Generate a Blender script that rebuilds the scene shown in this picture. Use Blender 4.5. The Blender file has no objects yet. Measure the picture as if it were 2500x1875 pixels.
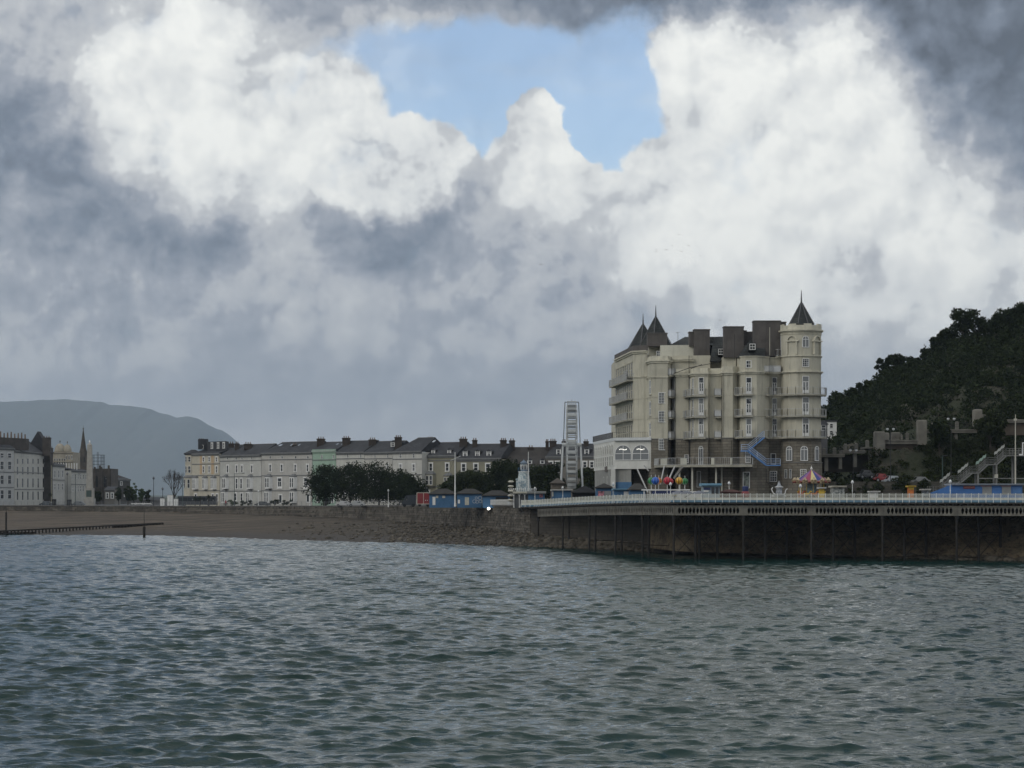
import bpy, bmesh, math, random
import numpy as np
from mathutils import Vector, Matrix
random.seed(7); rng = np.random.default_rng(11)
scene = bpy.context.scene
C = scene.collection
R = math.radians

# ---------------------------------------------------------------- camera
F = 5000.0; CX = 1250.0; HY = 1207.0; EYE = 9.6      # focal length, centre column and horizon row, eye height
cam_d = bpy.data.cameras.new('camera'); cam = bpy.data.objects.new('camera', cam_d); C.objects.link(cam)
cam.location = (0, 0, EYE); cam.rotation_euler = (R(90), 0, 0)
cam_d.sensor_width = 36; cam_d.lens = 36*F/2500; cam_d.shift_y = (HY-937.5)/2500
cam_d.clip_start = 0.5; cam_d.clip_end = 30000
scene.camera = cam
def PX(px, d): return (px-CX)*d/F                     # metres across at distance d
def PZ(py, d): return EYE-(py-HY)*d/F                 # metres up at distance d

# ---------------------------------------------------------------- render
scene.render.engine = 'CYCLES'
scene.view_settings.view_transform = 'Standard'; scene.view_settings.look = 'None'
scene.view_settings.gamma = 1; scene.view_settings.use_curve_mapping = False
scene.view_settings.exposure = 0.30
cy = scene.cycles
cy.use_denoising = True; cy.max_bounces = 6; cy.diffuse_bounces = 3; cy.glossy_bounces = 3
cy.transmission_bounces = 4; cy.transparent_max_bounces = 8; cy.volume_bounces = 0
cy.sample_clamp_indirect = 4; cy.caustics_reflective = False; cy.caustics_refractive = False

# ---------------------------------------------------------------- node helper
class V_:
    def __init__(s, nt, sock): s.nt = nt; s.s = sock
    def _m(s, op, *a, clamp=False):
        n = s.nt.nodes.new('ShaderNodeMath'); n.operation = op; n.use_clamp = clamp
        for i, v in enumerate((s,)+a):
            if isinstance(v, V_): s.nt.links.new(v.s, n.inputs[i])
            else: n.inputs[i].default_value = v
        return V_(s.nt, n.outputs[0])
    def __add__(s, o): return s._m('ADD', o)
    __radd__ = __add__
    def __sub__(s, o): return s._m('SUBTRACT', o)
    def __rsub__(s, o): return s._m('MULTIPLY', -1.0)._m('ADD', o)
    def __mul__(s, o): return s._m('MULTIPLY', o)
    __rmul__ = __mul__
    def __truediv__(s, o): return s._m('DIVIDE', o)
    def max(s, o): return s._m('MAXIMUM', o)
    def min(s, o): return s._m('MINIMUM', o)
    def abs(s): return s._m('ABSOLUTE')
    def clamp(s): return s._m('ADD', 0.0, clamp=True)
    def smooth(s, a, b, c=0.0, d=1.0):
        n = s.nt.nodes.new('ShaderNodeMapRange'); n.interpolation_type = 'SMOOTHSTEP'
        s.nt.links.new(s.s, n.inputs[0])
        for i, v in enumerate((a, b, c, d)): n.inputs[i+1].default_value = v
        return V_(s.nt, n.outputs[0])
def node(nt, t, ins=None, **kw):
    n = nt.nodes.new(t)
    for k, v in kw.items(): setattr(n, k, v)
    for k, v in (ins or {}).items():
        i = n.inputs[k]
        if isinstance(v, V_): nt.links.new(v.s, i)
        elif isinstance(v, bpy.types.NodeSocket): nt.links.new(v, i)
        else: i.default_value = v
    return n
def noise(nt, vec, scale, detail=3, rough=0.55, dist=0.0):
    return node(nt, 'ShaderNodeTexNoise', {'Vector': vec, 'Scale': scale, 'Detail': detail, 'Roughness': rough, 'Distortion': dist})
def mixc(nt, f, a, b, mode='MIX'):
    n = nt.nodes.new('ShaderNodeMix'); n.data_type = 'RGBA'; n.blend_type = mode
    for i, v in ((0, f), (6, a), (7, b)):
        if isinstance(v, V_): nt.links.new(v.s, n.inputs[i])
        elif isinstance(v, bpy.types.NodeSocket): nt.links.new(v, n.inputs[i])
        elif i == 0: n.inputs[i].default_value = v
        else: n.inputs[i].default_value = tuple(v)+(1,) if len(v) == 3 else v
    return n.outputs[2]
def ramp(nt, f, stops, interp='LINEAR'):
    n = nt.nodes.new('ShaderNodeValToRGB'); nt.links.new(f.s if isinstance(f, V_) else f, n.inputs[0])
    e = n.color_ramp.elements; n.color_ramp.interpolation = interp
    while len(e) < len(stops): e.new(0.5)
    for i, (p, c) in enumerate(stops): e[i].position = p; e[i].color = tuple(c)+(1,)
    return n.outputs[0]

# ---------------------------------------------------------------- world: broken evening clouds over a blue sky
SUN_EL, SUN_AZ = 32.0, -128.0                      # degrees up, degrees clockwise from +Y: behind cloud, over the viewer's left shoulder
def build_world():
    w = bpy.data.worlds.new('World'); scene.world = w; w.use_nodes = True
    nt = w.node_tree; nt.nodes.clear(); L = nt.links
    tc = nt.nodes.new('ShaderNodeTexCoord')
    sky = node(nt, 'ShaderNodeTexSky', sky_type='NISHITA', sun_disc=False, sun_elevation=R(SUN_EL), sun_rotation=R(SUN_AZ), altitude=0, air_density=1.0, dust_density=0.6, ozone_density=1.4)
    sep = nt.nodes.new('ShaderNodeSeparateXYZ'); L.new(tc.outputs['Generated'], sep.inputs[0])
    x, y, z = (V_(nt, sep.outputs[i]) for i in range(3))
    sc = node(nt, 'ShaderNodeVectorMath', {0: tc.outputs['Generated'], 3: 5.0}, operation='SCALE').outputs[0]
    U0 = x._m('ARCTAN2', y)*5.0
    V0 = z._m('ARCSINE')*5.0
    def warp(scale, detail, amp):
        n = noise(nt, sc, scale, detail, 0.6)
        s = nt.nodes.new('ShaderNodeSeparateColor'); L.new(n.outputs['Color'], s.inputs[0])
        return (V_(nt, s.outputs[0])-0.5)*amp, (V_(nt, s.outputs[1])-0.5)*amp
    a1, b1 = warp(2.6, 2, 0.26); a2, b2 = warp(8.5, 6, 0.17)
    U, V = U0+a1+a2, V0+b1+b2
    Uh, Vh = U0+a1*0.35+a2*0.6, V0+b1*0.35+b2*0.6
    def blob(px, py, rx, ry, amp, rot=0, uv=None, hard=-0.12):
        u, v = uv or (U, V)
        cu = math.atan((px-CX)/F)*5; cv = math.atan((HY-py)/F)*5
        du = u-cu; dv = v-cv
        if rot:
            c, s = math.cos(R(rot)), math.sin(R(rot))
            du, dv = du*c+dv*s, dv*c-du*s
        du = du*(1000/rx); dv = dv*(1000/ry)
        return (du*du+dv*dv).smooth(1.0, hard, 0, amp)
    # --- brightness of the cloud: name the masses one by one
    big = V_(nt, noise(nt, sc, 0.55, 3, 0.5).outputs[0])
    Lm = (big-0.5)*0.36+0.575+V0.smooth(1.1, 2.2, 0, .30)
    for b in [
        (560, 230, 450, 340, .23, 0, None, .15), (760, 250, 350, 260, .18, 0, None, .25), (620, 430, 260, 180, .14, 0, None, .4), (960, 370, 230, 150, .24, 0, None, .5), (1040, 400, 160, 120, .10),
        (400, 60, 300, 150, .16), (280, 330, 260, 200, .10), (330, 200, 220, 220, .08), (700, 560, 130, 130, .20), (500, 300, 120, 240, .10),
        (1330, 330, 170, 220, .22, 0, None, .4), (1800, 330, 540, 460, .27, 0, None, .25), (2080, 500, 470, 400, .20, 0, None, .2), (1700, 520, 500, 300, .10),
        (2230, 560, 300, 260, .14), (2350, 760, 360, 260, .16), (1900, 130, 360, 180, .24), (2440, 640, 240, 260, .10), (1700, 100, 250, 120, .12),
        (1650, 700, 700, 220, .08), (600, 700, 400, 120, .05), (1250, 470, 300, 160, .06),
        (2560, 110, 500, 450, -.44), (2250, -40, 760, 260, -.40), (1750, -50, 560, 150, -.30), (1250, -40, 640, 120, -.22), (2520, 380, 260, 260, -.12),
        (680, 40, 260, 130, -.26), (790, 130, 160, 100, -.16), (60, 90, 200, 120, -.06),
        (-20, 440, 420, 230, -.24), (330, 540, 360, 120, -.15, -18), (60, 280, 130, 200, -.12), (100, 720, 500, 200, -.08), (560, 590, 150, 80, -.10),
        (940, 590, 290, 130, -.15, -15), (980, 510, 170, 90, -.09), (1200, 660, 560, 160, -.03), (540, 390, 110, 80, -.16), (590, 235, 80, 50, -.12),
        (2130, 650, 210, 90, -.24, -15), (1500, 740, 300, 100, -.04), (300, 900, 760, 120, .0), (900, 950, 900, 120, -.07), (2200, 900, 500, 150, -.04),
        (1250, 980, 900, 120, -.04), (100, 1000, 400, 80, .0), (1500, 1060, 600, 120, .03)]:
        Lm = Lm + blob(*b)
    # relief: the same billows sampled a step towards the light
    wv = noise(nt, sc, 4.0, 4, 0.6).outputs['Color']
    wsub = node(nt, 'ShaderNodeVectorMath', {0: wv, 1: (0.5, 0.5, 0.5)}, operation='SUBTRACT').outputs[0]
    def puffs(vec):
        v = node(nt, 'ShaderNodeVectorMath', {0: wsub, 1: (0.22, 0.22, 0.22), 2: vec}, operation='MULTIPLY_ADD').outputs[0]
        vo = node(nt, 'ShaderNodeTexVoronoi', {'Vector': v, 'Scale': 5.0, 'Detail': 3.0, 'Roughness': 0.50, 'Lacunarity': 2.1}, feature='F1', normalize=True)
        return (1.0-V_(nt, vo.outputs['Distance']))*0.85+V_(nt, noise(nt, vec, 9.0, 7, 0.58, 0.15).outputs[0])*0.45-0.5
    n1 = puffs(sc)
    off = node(nt, 'ShaderNodeVectorMath', {0: sc, 1: (-0.030, 0.0, 0.030)}, operation='ADD').outputs[0]
    n2 = puffs(off)
    mid = V_(nt, noise(nt, sc, 3.2, 6, 0.55).outputs[0])
    fine = (n1-0.38)*0.34+(n1-n2)*0.75+(mid-0.5)*0.26
    Lc = (Lm.smooth(-0.10, 1.18, 0.12, 0.90)+fine*V0.smooth(0.0, 0.6, 0.35, 1.0)).clamp()
    Lc = (Lc+Lc.smooth(.48, .54, -.03, .03)+Lc.smooth(.68, .74, -.045, .045)).clamp()      # crisp rims where lit heads stand before shaded cloud
    col = ramp(nt, Lc, [(0.0, (.085, .10, .125)), (0.2, (.17, .20, .25)), (0.42, (.33, .353, .395)), (0.62, (.485, .50, .515)), (0.82, (.665, .68, .675)), (1.0, (.84, .845, .81))])
    # low, distant cloud is a smoother blue grey
    veil = V0.smooth(0.50, 0.0, 0, 0.6)
    col = mixc(nt, veil, col, (.49, .505, .525))
    # --- clear openings
    uvh = (Uh, Vh)
    H = blob(1240, 190, 520, 160, 1.0, 0, uvh).max(blob(960, 180, 330, 130, .55, 0, uvh)).max(blob(1520, 220, 240, 230, 1.0, 0, uvh)).max(blob(1150, 270, 290, 150, 1.0, 0, uvh)).max(blob(1500, 370, 160, 170, .9, 0, uvh)).max(blob(1180, 350, 140, 130, .8, 0, uvh))
    H = H-blob(1318, 300, 85, 110, 1.3, 0, uvh, .3)-blob(1325, 420, 150, 120, 1.3, 0, uvh, .3)-blob(1000, 400, 170, 130, 1.1, 0, uvh, .3)-blob(1110, 470, 200, 110, 1.0, 0, uvh, .3)-blob(1700, 190, 110, 260, .8, 0, uvh, .2)-blob(1410, 470, 130, 120, 1.2, 0, uvh, .3)-blob(830, 260, 120, 150, .5, 0, uvh, .2)-blob(1640, 440, 150, 130, 1.0, 0, uvh, .3)
    H = H.max(blob(-300, -700, 1300, 620, .9))
    far = V_(nt, noise(nt, sc, 0.42, 3, 0.5).outputs[0]).smooth(0.50, 0.66, 0, .9)*V0.smooth(2.0, 3.0, 0, 1)   # more openings overhead and behind
    H = H.max(far)-(n1-0.38)*0.75+(mid-0.5)*0.35
    Hm = H.smooth(0.10, 0.56, 0, .93)
    wisps = V_(nt, noise(nt, node(nt, 'ShaderNodeMapping', {'Vector': sc, 'Scale': (1, 1, 3.2)}).outputs[0], 2.2, 5, 0.6).outputs[0]).smooth(0.42, 0.75, 1.0, 0.72)
    Hm = Hm*wisps
    blue = node(nt, 'ShaderNodeVectorMath', {0: mixc(nt, .14, mixc(nt, 1.0, sky.outputs[0], (0.92, 1.0, 1.10), 'MULTIPLY'), (6.0, 6.2, 6.4)), 3: SKY_GAIN}, operation='SCALE').outputs[0]
    c10 = node(nt, 'ShaderNodeVectorMath', {0: col, 3: 10.0*CLOUD_GAIN}, operation='SCALE').outputs[0]
    out = mixc(nt, Hm, c10, blue)
    bg = node(nt, 'ShaderNodeBackground', {'Color': out, 'Strength': 0.10})
    wo = nt.nodes.new('ShaderNodeOutputWorld'); L.new(bg.outputs[0], wo.inputs[0])
    w.cycles.sampling_method = 'MANUAL'; w.cycles.sample_map_resolution = 256
SKY_GAIN, CLOUD_GAIN = 1.15, 1.0
build_world()
sun_d = bpy.data.lights.new('sun', 'SUN'); sun_d.energy = 0.6; sun_d.angle = R(35); sun_d.color = (1, .93, .80)
sun = bpy.data.objects.new('sun', sun_d); C.objects.link(sun)
dv = Vector((math.sin(R(SUN_AZ))*math.cos(R(SUN_EL)), math.cos(R(SUN_AZ))*math.cos(R(SUN_EL)), math.sin(R(SUN_EL))))
sun.rotation_euler = dv.to_track_quat('Z', 'Y').to_euler()
# ---------------------------------------------------------------- materials
MATS = {}
def mat(name, col, rough=0.8, var=0.12, scale=0.6, bump=0.0, bscale=None, metal=0.0, spec=0.5, streak=0.0, col2=None, stretch=None):
    """plain procedural paint, stone or timber: base colour with mottling, rain streaks and fine relief"""
    if name in MATS: return MATS[name]
    m = bpy.data.materials.new(name); m.use_nodes = True; nt = m.node_tree; b = nt.nodes['Principled BSDF']
    tc = nt.nodes.new('ShaderNodeTexCoord')
    geo = nt.nodes.new('ShaderNodeNewGeometry'); P = geo.outputs['Position']
    if stretch: P = node(nt, 'ShaderNodeMapping', {'Vector': P, 'Scale': stretch}).outputs[0]
    n = V_(nt, noise(nt, P, scale, 5, 0.6).outputs[0])
    dark = tuple(c*(1-var*2) for c in col) if col2 is None else col2
    c = mixc(nt, n.smooth(0.30, 0.72, 0, 1), dark, tuple(min(1, x*(1+var*0.5)) for x in col))
    if streak:
        s = node(nt, 'ShaderNodeMapping', {'Vector': geo.outputs['Position'], 'Scale': (1.6, 1.6, 0.16)}).outputs[0]
        k = V_(nt, noise(nt, s, 1.0, 5, 0.65).outputs[0]).smooth(0.50, 0.78, 0, streak)
        c = mixc(nt, k, c, tuple(x*0.42 for x in col))
    nt.links.new(c, b.inputs['Base Color'])
    b.inputs['Roughness'].default_value = rough; b.inputs['Metallic'].default_value = metal
    b.inputs['Specular IOR Level'].default_value = spec
    if bump:
        h = noise(nt, P, bscale or scale*6, 4, 0.6).outputs[0]
        bp = node(nt, 'ShaderNodeBump', {'Height': h, 'Strength': 1.0, 'Distance': bump})
        nt.links.new(bp.outputs[0], b.inputs['Normal'])
    MATS[name] = m; return m
def masonry(name, c1, c2, mortar, bw=0.8, bh=0.38, depth=0.03):
    if name in MATS: return MATS[name]
    m = bpy.data.materials.new(name); m.use_nodes = True; nt = m.node_tree; b = nt.nodes['Principled BSDF']
    geo = nt.nodes.new('ShaderNodeNewGeometry')
    s = nt.nodes.new('ShaderNodeSeparateXYZ'); nt.links.new(geo.outputs['Position'], s.inputs[0])
    X, Y, Z = (V_(nt, s.outputs[i]) for i in range(3))
    cmb = nt.nodes.new('ShaderNodeCombineXYZ'); nt.links.new((X+Y*0.73).s, cmb.inputs[0]); nt.links.new(Z.s, cmb.inputs[1])
    wv = noise(nt, geo.outputs['Position'], 1.3, 2, .5).outputs['Color']
    vec = node(nt, 'ShaderNodeMix', {0: 0.06, 4: cmb.outputs[0], 5: wv}, data_type='VECTOR').outputs[1]
    br = node(nt, 'ShaderNodeTexBrick', {'Vector': vec, 'Color1': c1+(1,), 'Color2': c2+(1,), 'Mortar': mortar+(1,), 'Scale': 1.0, 'Mortar Size': 0.03, 'Mortar Smooth': 0.2, 'Bias': 0.0, 'Brick Width': bw, 'Row Height': bh})
    n = V_(nt, noise(nt, geo.outputs['Position'], 0.35, 5, 0.65).outputs[0])
    c = mixc(nt, n.smooth(0.3, 0.75, 0.0, 0.75), br.outputs[0], tuple(x*0.40 for x in c1))
    nt.links.new(c, b.inputs['Base Color']); b.inputs['Roughness'].default_value = 0.92
    hgt = V_(nt, br.outputs['Fac'])*(-0.8)+V_(nt, noise(nt, geo.outputs['Position'], 3.5, 4, .6).outputs[0])
    bp = node(nt, 'ShaderNodeBump', {'Height': hgt, 'Strength': 1.0, 'Distance': depth})
    nt.links.new(bp.outputs[0], b.inputs['Normal'])
    MATS[name] = m; return m
def glass(name, col=(.02, .025, .03), rough=0.08, curtain=0.5):
    """a window pane seen from far off: dark glossy glass, in places a pale blind or curtain behind it"""
    if name in MATS: return MATS[name]
    m = bpy.data.materials.new(name); m.use_nodes = True; nt = m.node_tree; b = nt.nodes['Principled BSDF']
    geo = nt.nodes.new('ShaderNodeNewGeometry')
    oi = nt.nodes.new('ShaderNodeObjectInfo')
    wn = V_(nt, noise(nt, geo.outputs['Position'], 0.9, 1, .5).outputs[0])
    k = (V_(nt, oi.outputs['Random'])*0.5+wn*0.7).smooth(1.02-curtain, 1.08-curtain, 0, 0.85)
    c = mixc(nt, k, col, (.19, .20, .20))
    nt.links.new(c, b.inputs['Base Color']); b.inputs['Roughness'].default_value = rough
    bp = node(nt, 'ShaderNodeBump', {'Height': wn, 'Strength': 0.4, 'Distance': 0.05}); nt.links.new(bp.outputs[0], b.inputs['Normal'])
    MATS[name] = m; return m
def emit(name, col, strength):
    m = bpy.data.materials.new(name); m.use_nodes = True; nt = m.node_tree; b = nt.nodes['Principled BSDF']
    b.inputs['Base Color'].default_value = col+(1,); b.inputs['Emission Color'].default_value = col+(1,); b.inputs['Emission Strength'].default_value = strength
    MATS[name] = m; return m
def water_mat():
    m = bpy.data.materials.new('sea water'); m.use_nodes = True; nt = m.node_tree; b = nt.nodes['Principled BSDF']
    geo = nt.nodes.new('ShaderNodeNewGeometry'); P = geo.outputs['Position']
    n = V_(nt, noise(nt, P, 0.02, 3, .5).outputs[0])
    c = mixc(nt, n.smooth(.35, .65, 0, 1), (.004, .022, .019), (.007, .030, .027))
    nt.links.new(c, b.inputs['Base Color']); b.inputs['Roughness'].default_value = 0.06; b.inputs['IOR'].default_value = 1.333
    s1 = node(nt, 'ShaderNodeMapping', {'Vector': P, 'Scale': (0.42, 1.35, 1), 'Rotation': (0, 0, R(7))}).outputs[0]
    gust = V_(nt, noise(nt, P, 0.03, 3, .5).outputs[0]).smooth(0.35, 0.65, 0.55, 1.1)
    h = (V_(nt, noise(nt, s1, 1.9, 4, 0.55, 0.4).outputs[0]) + V_(nt, noise(nt, s1, 0.8, 3, .5, .3).outputs[0])*1.6)*gust
    bp = node(nt, 'ShaderNodeBump', {'Height': h, 'Strength': 1.0, 'Distance': 0.09}); nt.links.new(bp.outputs[0], b.inputs['Normal'])
    MATS['water'] = m; return m
# ---------------------------------------------------------------- object helpers
def tag(o, label=None, cat=None, group=None, kind=None):
    if label: o['label'] = label
    if cat: o['category'] = cat
    if group: o['group'] = group
    if kind: o['kind'] = kind
    return o
def mesh_obj(name, me, m=None, parent=None, loc=None, rz=0):
    if m is not None and len(me.materials) == 0:
        for k in (m if isinstance(m, (list, tuple)) else [m]): me.materials.append(k)
    o = bpy.data.objects.new(name, me); C.objects.link(o)
    if parent is not None:
        o.parent = parent
    if loc is not None: o.location = loc
    if rz: o.rotation_euler = (0, 0, rz)
    return o
def thing(name, label, cat, loc=(0, 0, 0), rz=0, group=None):
    o = bpy.data.objects.new(name, None); C.objects.link(o); o.location = loc; o.rotation_euler = (0, 0, rz)
    o.empty_display_size = 0.5
    return tag(o, label, cat, group)
class MB:
    """collects shapes, then links them as ONE mesh object"""
    def __init__(s): s.v = []; s.f = []; s.mi = []; s.m = 0
    def add(s, vs, fs):
        n = len(s.v); s.v += [tuple(v) for v in vs]; s.f += [tuple(i+n for i in f) for f in fs]; s.mi += [s.m]*len(fs)
    def box(s, x0, x1, y0, y1, z0, z1):
        s.add([(x0,y0,z0),(x1,y0,z0),(x1,y1,z0),(x0,y1,z0),(x0,y0,z1),(x1,y0,z1),(x1,y1,z1),(x0,y1,z1)],
              [(0,3,2,1),(4,5,6,7),(0,1,5,4),(1,2,6,5),(2,3,7,6),(3,0,4,7)])
        return s
    def obox(s, p0, p1, t, z0, z1, back=None):
        """upright slab along the ground line p0-p1, thickness t to its left side (back) """
        dx, dy = p1[0]-p0[0], p1[1]-p0[1]; l = math.hypot(dx, dy) or 1; nx, ny = -dy/l*t, dx/l*t
        s.prism([p0, p1, (p1[0]+nx, p1[1]+ny), (p0[0]+nx, p0[1]+ny)], z0, z1); return s
    def prism(s, pts, z0, z1, top=None, cap=True):
        n = len(pts); t = top or pts
        vs = [(p[0], p[1], z0) for p in pts]+[(p[0], p[1], z1) for p in t]
        fs = [(i, (i+1) % n, n+(i+1) % n, n+i) for i in range(n)]
        if cap: fs += [tuple(range(n-1, -1, -1)), tuple(range(n, 2*n))]
        s.add(vs, fs); return s
    def bar(s, a, b, r=0.05, n=4, r2=None):
        a = Vector(a); b = Vector(b); d = (b-a)
        if d.length < 1e-6: return s
        d.normalize(); u = d.cross(Vector((0, 0, 1)) if abs(d.z) < 0.9 else Vector((1, 0, 0))).normalized(); w = d.cross(u)
        r2 = r if r2 is None else r2; vs = []
        for c, rr in ((a, r), (b, r2)):
            for i in range(n):
                t = 2*math.pi*(i+.5)/n; vs.append(c+u*math.cos(t)*rr+w*math.sin(t)*rr)
        s.add(vs, [(i, (i+1) % n, n+(i+1) % n, n+i) for i in range(n)]+[tuple(range(n-1, -1, -1)), tuple(range(n, 2*n))]); return s
    def lathe(s, cx, cy, prof, n=12, ph=0.0):
        vs = []; k = len(prof)
        for r, z in prof:
            for i in range(n):
                t = 2*math.pi*i/n+ph; vs.append((cx+r*math.cos(t), cy+r*math.sin(t), z))
        fs = [(j*n+i, j*n+(i+1) % n, (j+1)*n+(i+1) % n, (j+1)*n+i) for j in range(k-1) for i in range(n)]
        fs += [tuple(range(n-1, -1, -1)), tuple(range((k-1)*n, k*n))]
        s.add(vs, fs); return s
    def mesh(s, name='mesh', m=None, smooth=False):
        me = bpy.data.meshes.new(name); me.from_pydata(s.v, [], s.f)
        if isinstance(m, (list, tuple)):
            for k in m: me.materials.append(k)
            me.polygons.foreach_set('material_index', s.mi)
        elif m is not None: me.materials.append(m)
        if smooth: me.polygons.foreach_set('use_smooth', [True]*len(me.polygons))
        me.update(); return me
    def build(s, name, m, parent=None, loc=None, rz=0, smooth=False):
        return mesh_obj(name, s.mesh(name, m, smooth), None, parent, loc, rz)
def np_mesh(name, verts, faces, m, smooth=False):
    """fast mesh from numpy: verts (n,3), faces (k,3 or 4)"""
    me = bpy.data.meshes.new(name); k = faces.shape[1]
    me.vertices.add(len(verts)); me.vertices.foreach_set('co', verts.astype(np.float32).ravel())
    me.loops.add(faces.size); me.loops.foreach_set('vertex_index', faces.astype(np.int32).ravel())
    me.polygons.add(len(faces)); me.polygons.foreach_set('loop_start', np.arange(0, faces.size, k, dtype=np.int32))
    if smooth: me.polygons.foreach_set('use_smooth', np.ones(len(faces), dtype=bool))
    me.update(calc_edges=True); me.validate()
    if m is not None: me.materials.append(m)
    return me
def grid_faces(r, c):
    i = np.arange(r-1)[:, None]*c+np.arange(c-1)[None, :]
    return np.stack([i, i+1, i+1+c, i+c], -1).reshape(-1, 4)
def copy_tree(o, parent=None):
    c = o.copy(); C.objects.link(c)
    if parent is not None: c.parent = parent
    for ch in KIDS.get(o.name, []): copy_tree(ch, c)
    return c
KIDS = {}
def snap(root):
    """remember the children of a finished thing so that it can be copied quickly"""
    for o in [root]+list(root.children_recursive): KIDS[o.name] = list(o.children)
    return root
# cheap value noise for terrain
def vnoise(x, y, seed=0):
    xi = np.floor(x).astype(int); yi = np.floor(y).astype(int); xf = x-xi; yf = y-yi
    def h(a, b):
        n = (a*374761393+b*668265263+seed*982451653) & 0x7fffffff
        n = ((n ^ (n >> 13))*1274126177) & 0x7fffffff
        return ((n ^ (n >> 16)) & 0xffff)/65535.0
    u = xf*xf*(3-2*xf); v = yf*yf*(3-2*yf)
    return (h(xi, yi)*(1-u)+h(xi+1, yi)*u)*(1-v)+(h(xi, yi+1)*(1-u)+h(xi+1, yi+1)*u)*v
def fbm(x, y, oct=5, seed=0):
    s = 0; a = .5
    for k in range(oct): s = s+a*vnoise(x*2**k, y*2**k, seed+k); a *= .5
    return s
# ---------------------------------------------------------------- sea: real waves near, coarser further off
def build_sea():
    ds = [58.0]
    while ds[-1] < 560: ds.append(ds[-1]+max(0.12, ds[-1]*0.00135))
    d = np.array(ds); nc = 600
    t = np.linspace(-0.315, 0.315, nc)
    X = (d[:, None]*.315+15)*(t[None, :]/.315); Y = np.repeat(d[:, None], nc, 1)
    Z = np.zeros_like(X); DX = np.zeros_like(X); DY = np.zeros_like(X)
    r2 = np.random.default_rng(5)
    main = R(-82)
    N = 84
    for i in range(N):
        lam = 0.45*(4.0/0.45)**((i+r2.random())/N)
        k = 2*np.pi/lam
        th = main+r2.normal(0, 0.50 if lam < 2.0 else 0.30)
        slope = 0.047*(1.0 if lam < 2.4 else 0.66)*(1.0 if lam < 3.6 else 0.8)
        amp = slope/k
        kx, ky = k*math.cos(th), k*math.sin(th)
        ph = kx*X+ky*Y+r2.random()*2*np.pi
        c = np.cos(ph); s = np.sin(ph)
        fade = np.clip((lam/(0.00135*Y*1.9+0.05)-1.0), 0, 1)      # waves too short for the mesh are left to the bump
        Z += amp*fade*c; DX -= amp*fade*s*math.cos(th)*0.9; DY -= amp*fade*s*math.sin(th)*0.9
    g = 0.75+0.5*fbm(X*0.03+50, Y*0.03, 3, 3)
    calm = np.clip((np.interp(X[0]*0+t, [-.315, 0, .1, .315], [.0, .0, 1, 1]))[None, :]*np.clip((Y-270)/40, 0, 1), 0, 1)*0.6
    g = g*(1-calm)
    Vv = np.stack([X+DX*g, Y+DY*g, Z*g], -1).reshape(-1, 3)
    Fq = grid_faces(len(d), nc)
    o = np.array([[-3000, -600, -.32], [3000, -600, -.32], [3000, 3000, -.32], [-3000, 3000, -.32]], dtype=float)
    n = len(Vv)
    Vv = np.vstack([Vv, o]); Fq = np.vstack([Fq, [[n, n+1, n+2, n+3]]])
    me = np_mesh('sea', Vv, Fq, water_mat(), True)
    tag(mesh_obj('sea', me), 'choppy dark green and grey sea', kind='structure')
build_sea()
# ---------------------------------------------------------------- ground, beach, cliff, mountain, air
SHORE = ([-500, 0, 400, 700, 1000, 1275, 1640, 2080, 2500, 3200], [515, 490, 475, 432, 400, 375, 336, 312, 293, 280])
WALL_X = [-500, 0, 400, 800, 1000, 1200, 1280, 1450, 1650, 2080, 2500, 3200]
WALL_D = [700, 630, 600, 530, 480, 420, 394, 358, 332, 320, 306, 292]
WALL_T = [5.9, 6.0, 6.0, 6.4, 6.8, 7.15, 7.3, 7.7, 8.3, 8.35, 8.35, 8.35]
WALL_B = [4.9, 4.5, 4.4, 3.7, 3.1, 2.6, 2.2, 1.6, 1.2, 0.9, 0.6, 0.4]
def wall_d(px): return float(np.interp(px, WALL_X, WALL_D))
def wall_t(px): return float(np.interp(px, WALL_X, WALL_T))
def beach_mat():
    m = bpy.data.materials.new('beach'); m.use_nodes = True; nt = m.node_tree; b = nt.nodes['Principled BSDF']
    geo = nt.nodes.new('ShaderNodeNewGeometry'); P = geo.outputs['Position']
    s = nt.nodes.new('ShaderNodeSeparateXYZ'); nt.links.new(P, s.inputs[0]); X, Y, Z = (V_(nt, s.outputs[i]) for i in range(3))
    st = node(nt, 'ShaderNodeMapping', {'Vector': P, 'Scale': (0.05, 0.35, 1)}).outputs[0]
    n1 = V_(nt, noise(nt, st, 1.0, 6, 0.65).outputs[0]); n2 = V_(nt, noise(nt, P, 0.9, 5, 0.7).outputs[0])
    sand = mixc(nt, n1.smooth(.38, .62, 0, 1), (.046, .036, .026), (.112, .088, .064))
    pebble = mixc(nt, n2.smooth(.42, .6, 0, 1), (.022, .018, .013), (.085, .070, .050))
    stony = (X+n1*60.0-n2*12).smooth(-52, 8, 0, 1)
    c = mixc(nt, stony, sand, pebble)
    wet = (Z+n1*1.0).smooth(1.9, 1.0, 0, 1)
    c = mixc(nt, wet, c, (.042, .033, .024))
    nt.links.new(c, b.inputs['Base Color']); r = wet.smooth(0, 1, .95, .75); nt.links.new(r.s, b.inputs['Roughness']); b.inputs['Specular IOR Level'].default_value = 0.3
    bp = node(nt, 'ShaderNodeBump', {'Height': n2, 'Distance': 0.35, 'Strength': 1.0}); nt.links.new(bp.outputs[0], b.inputs['Normal'])
    return m
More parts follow.
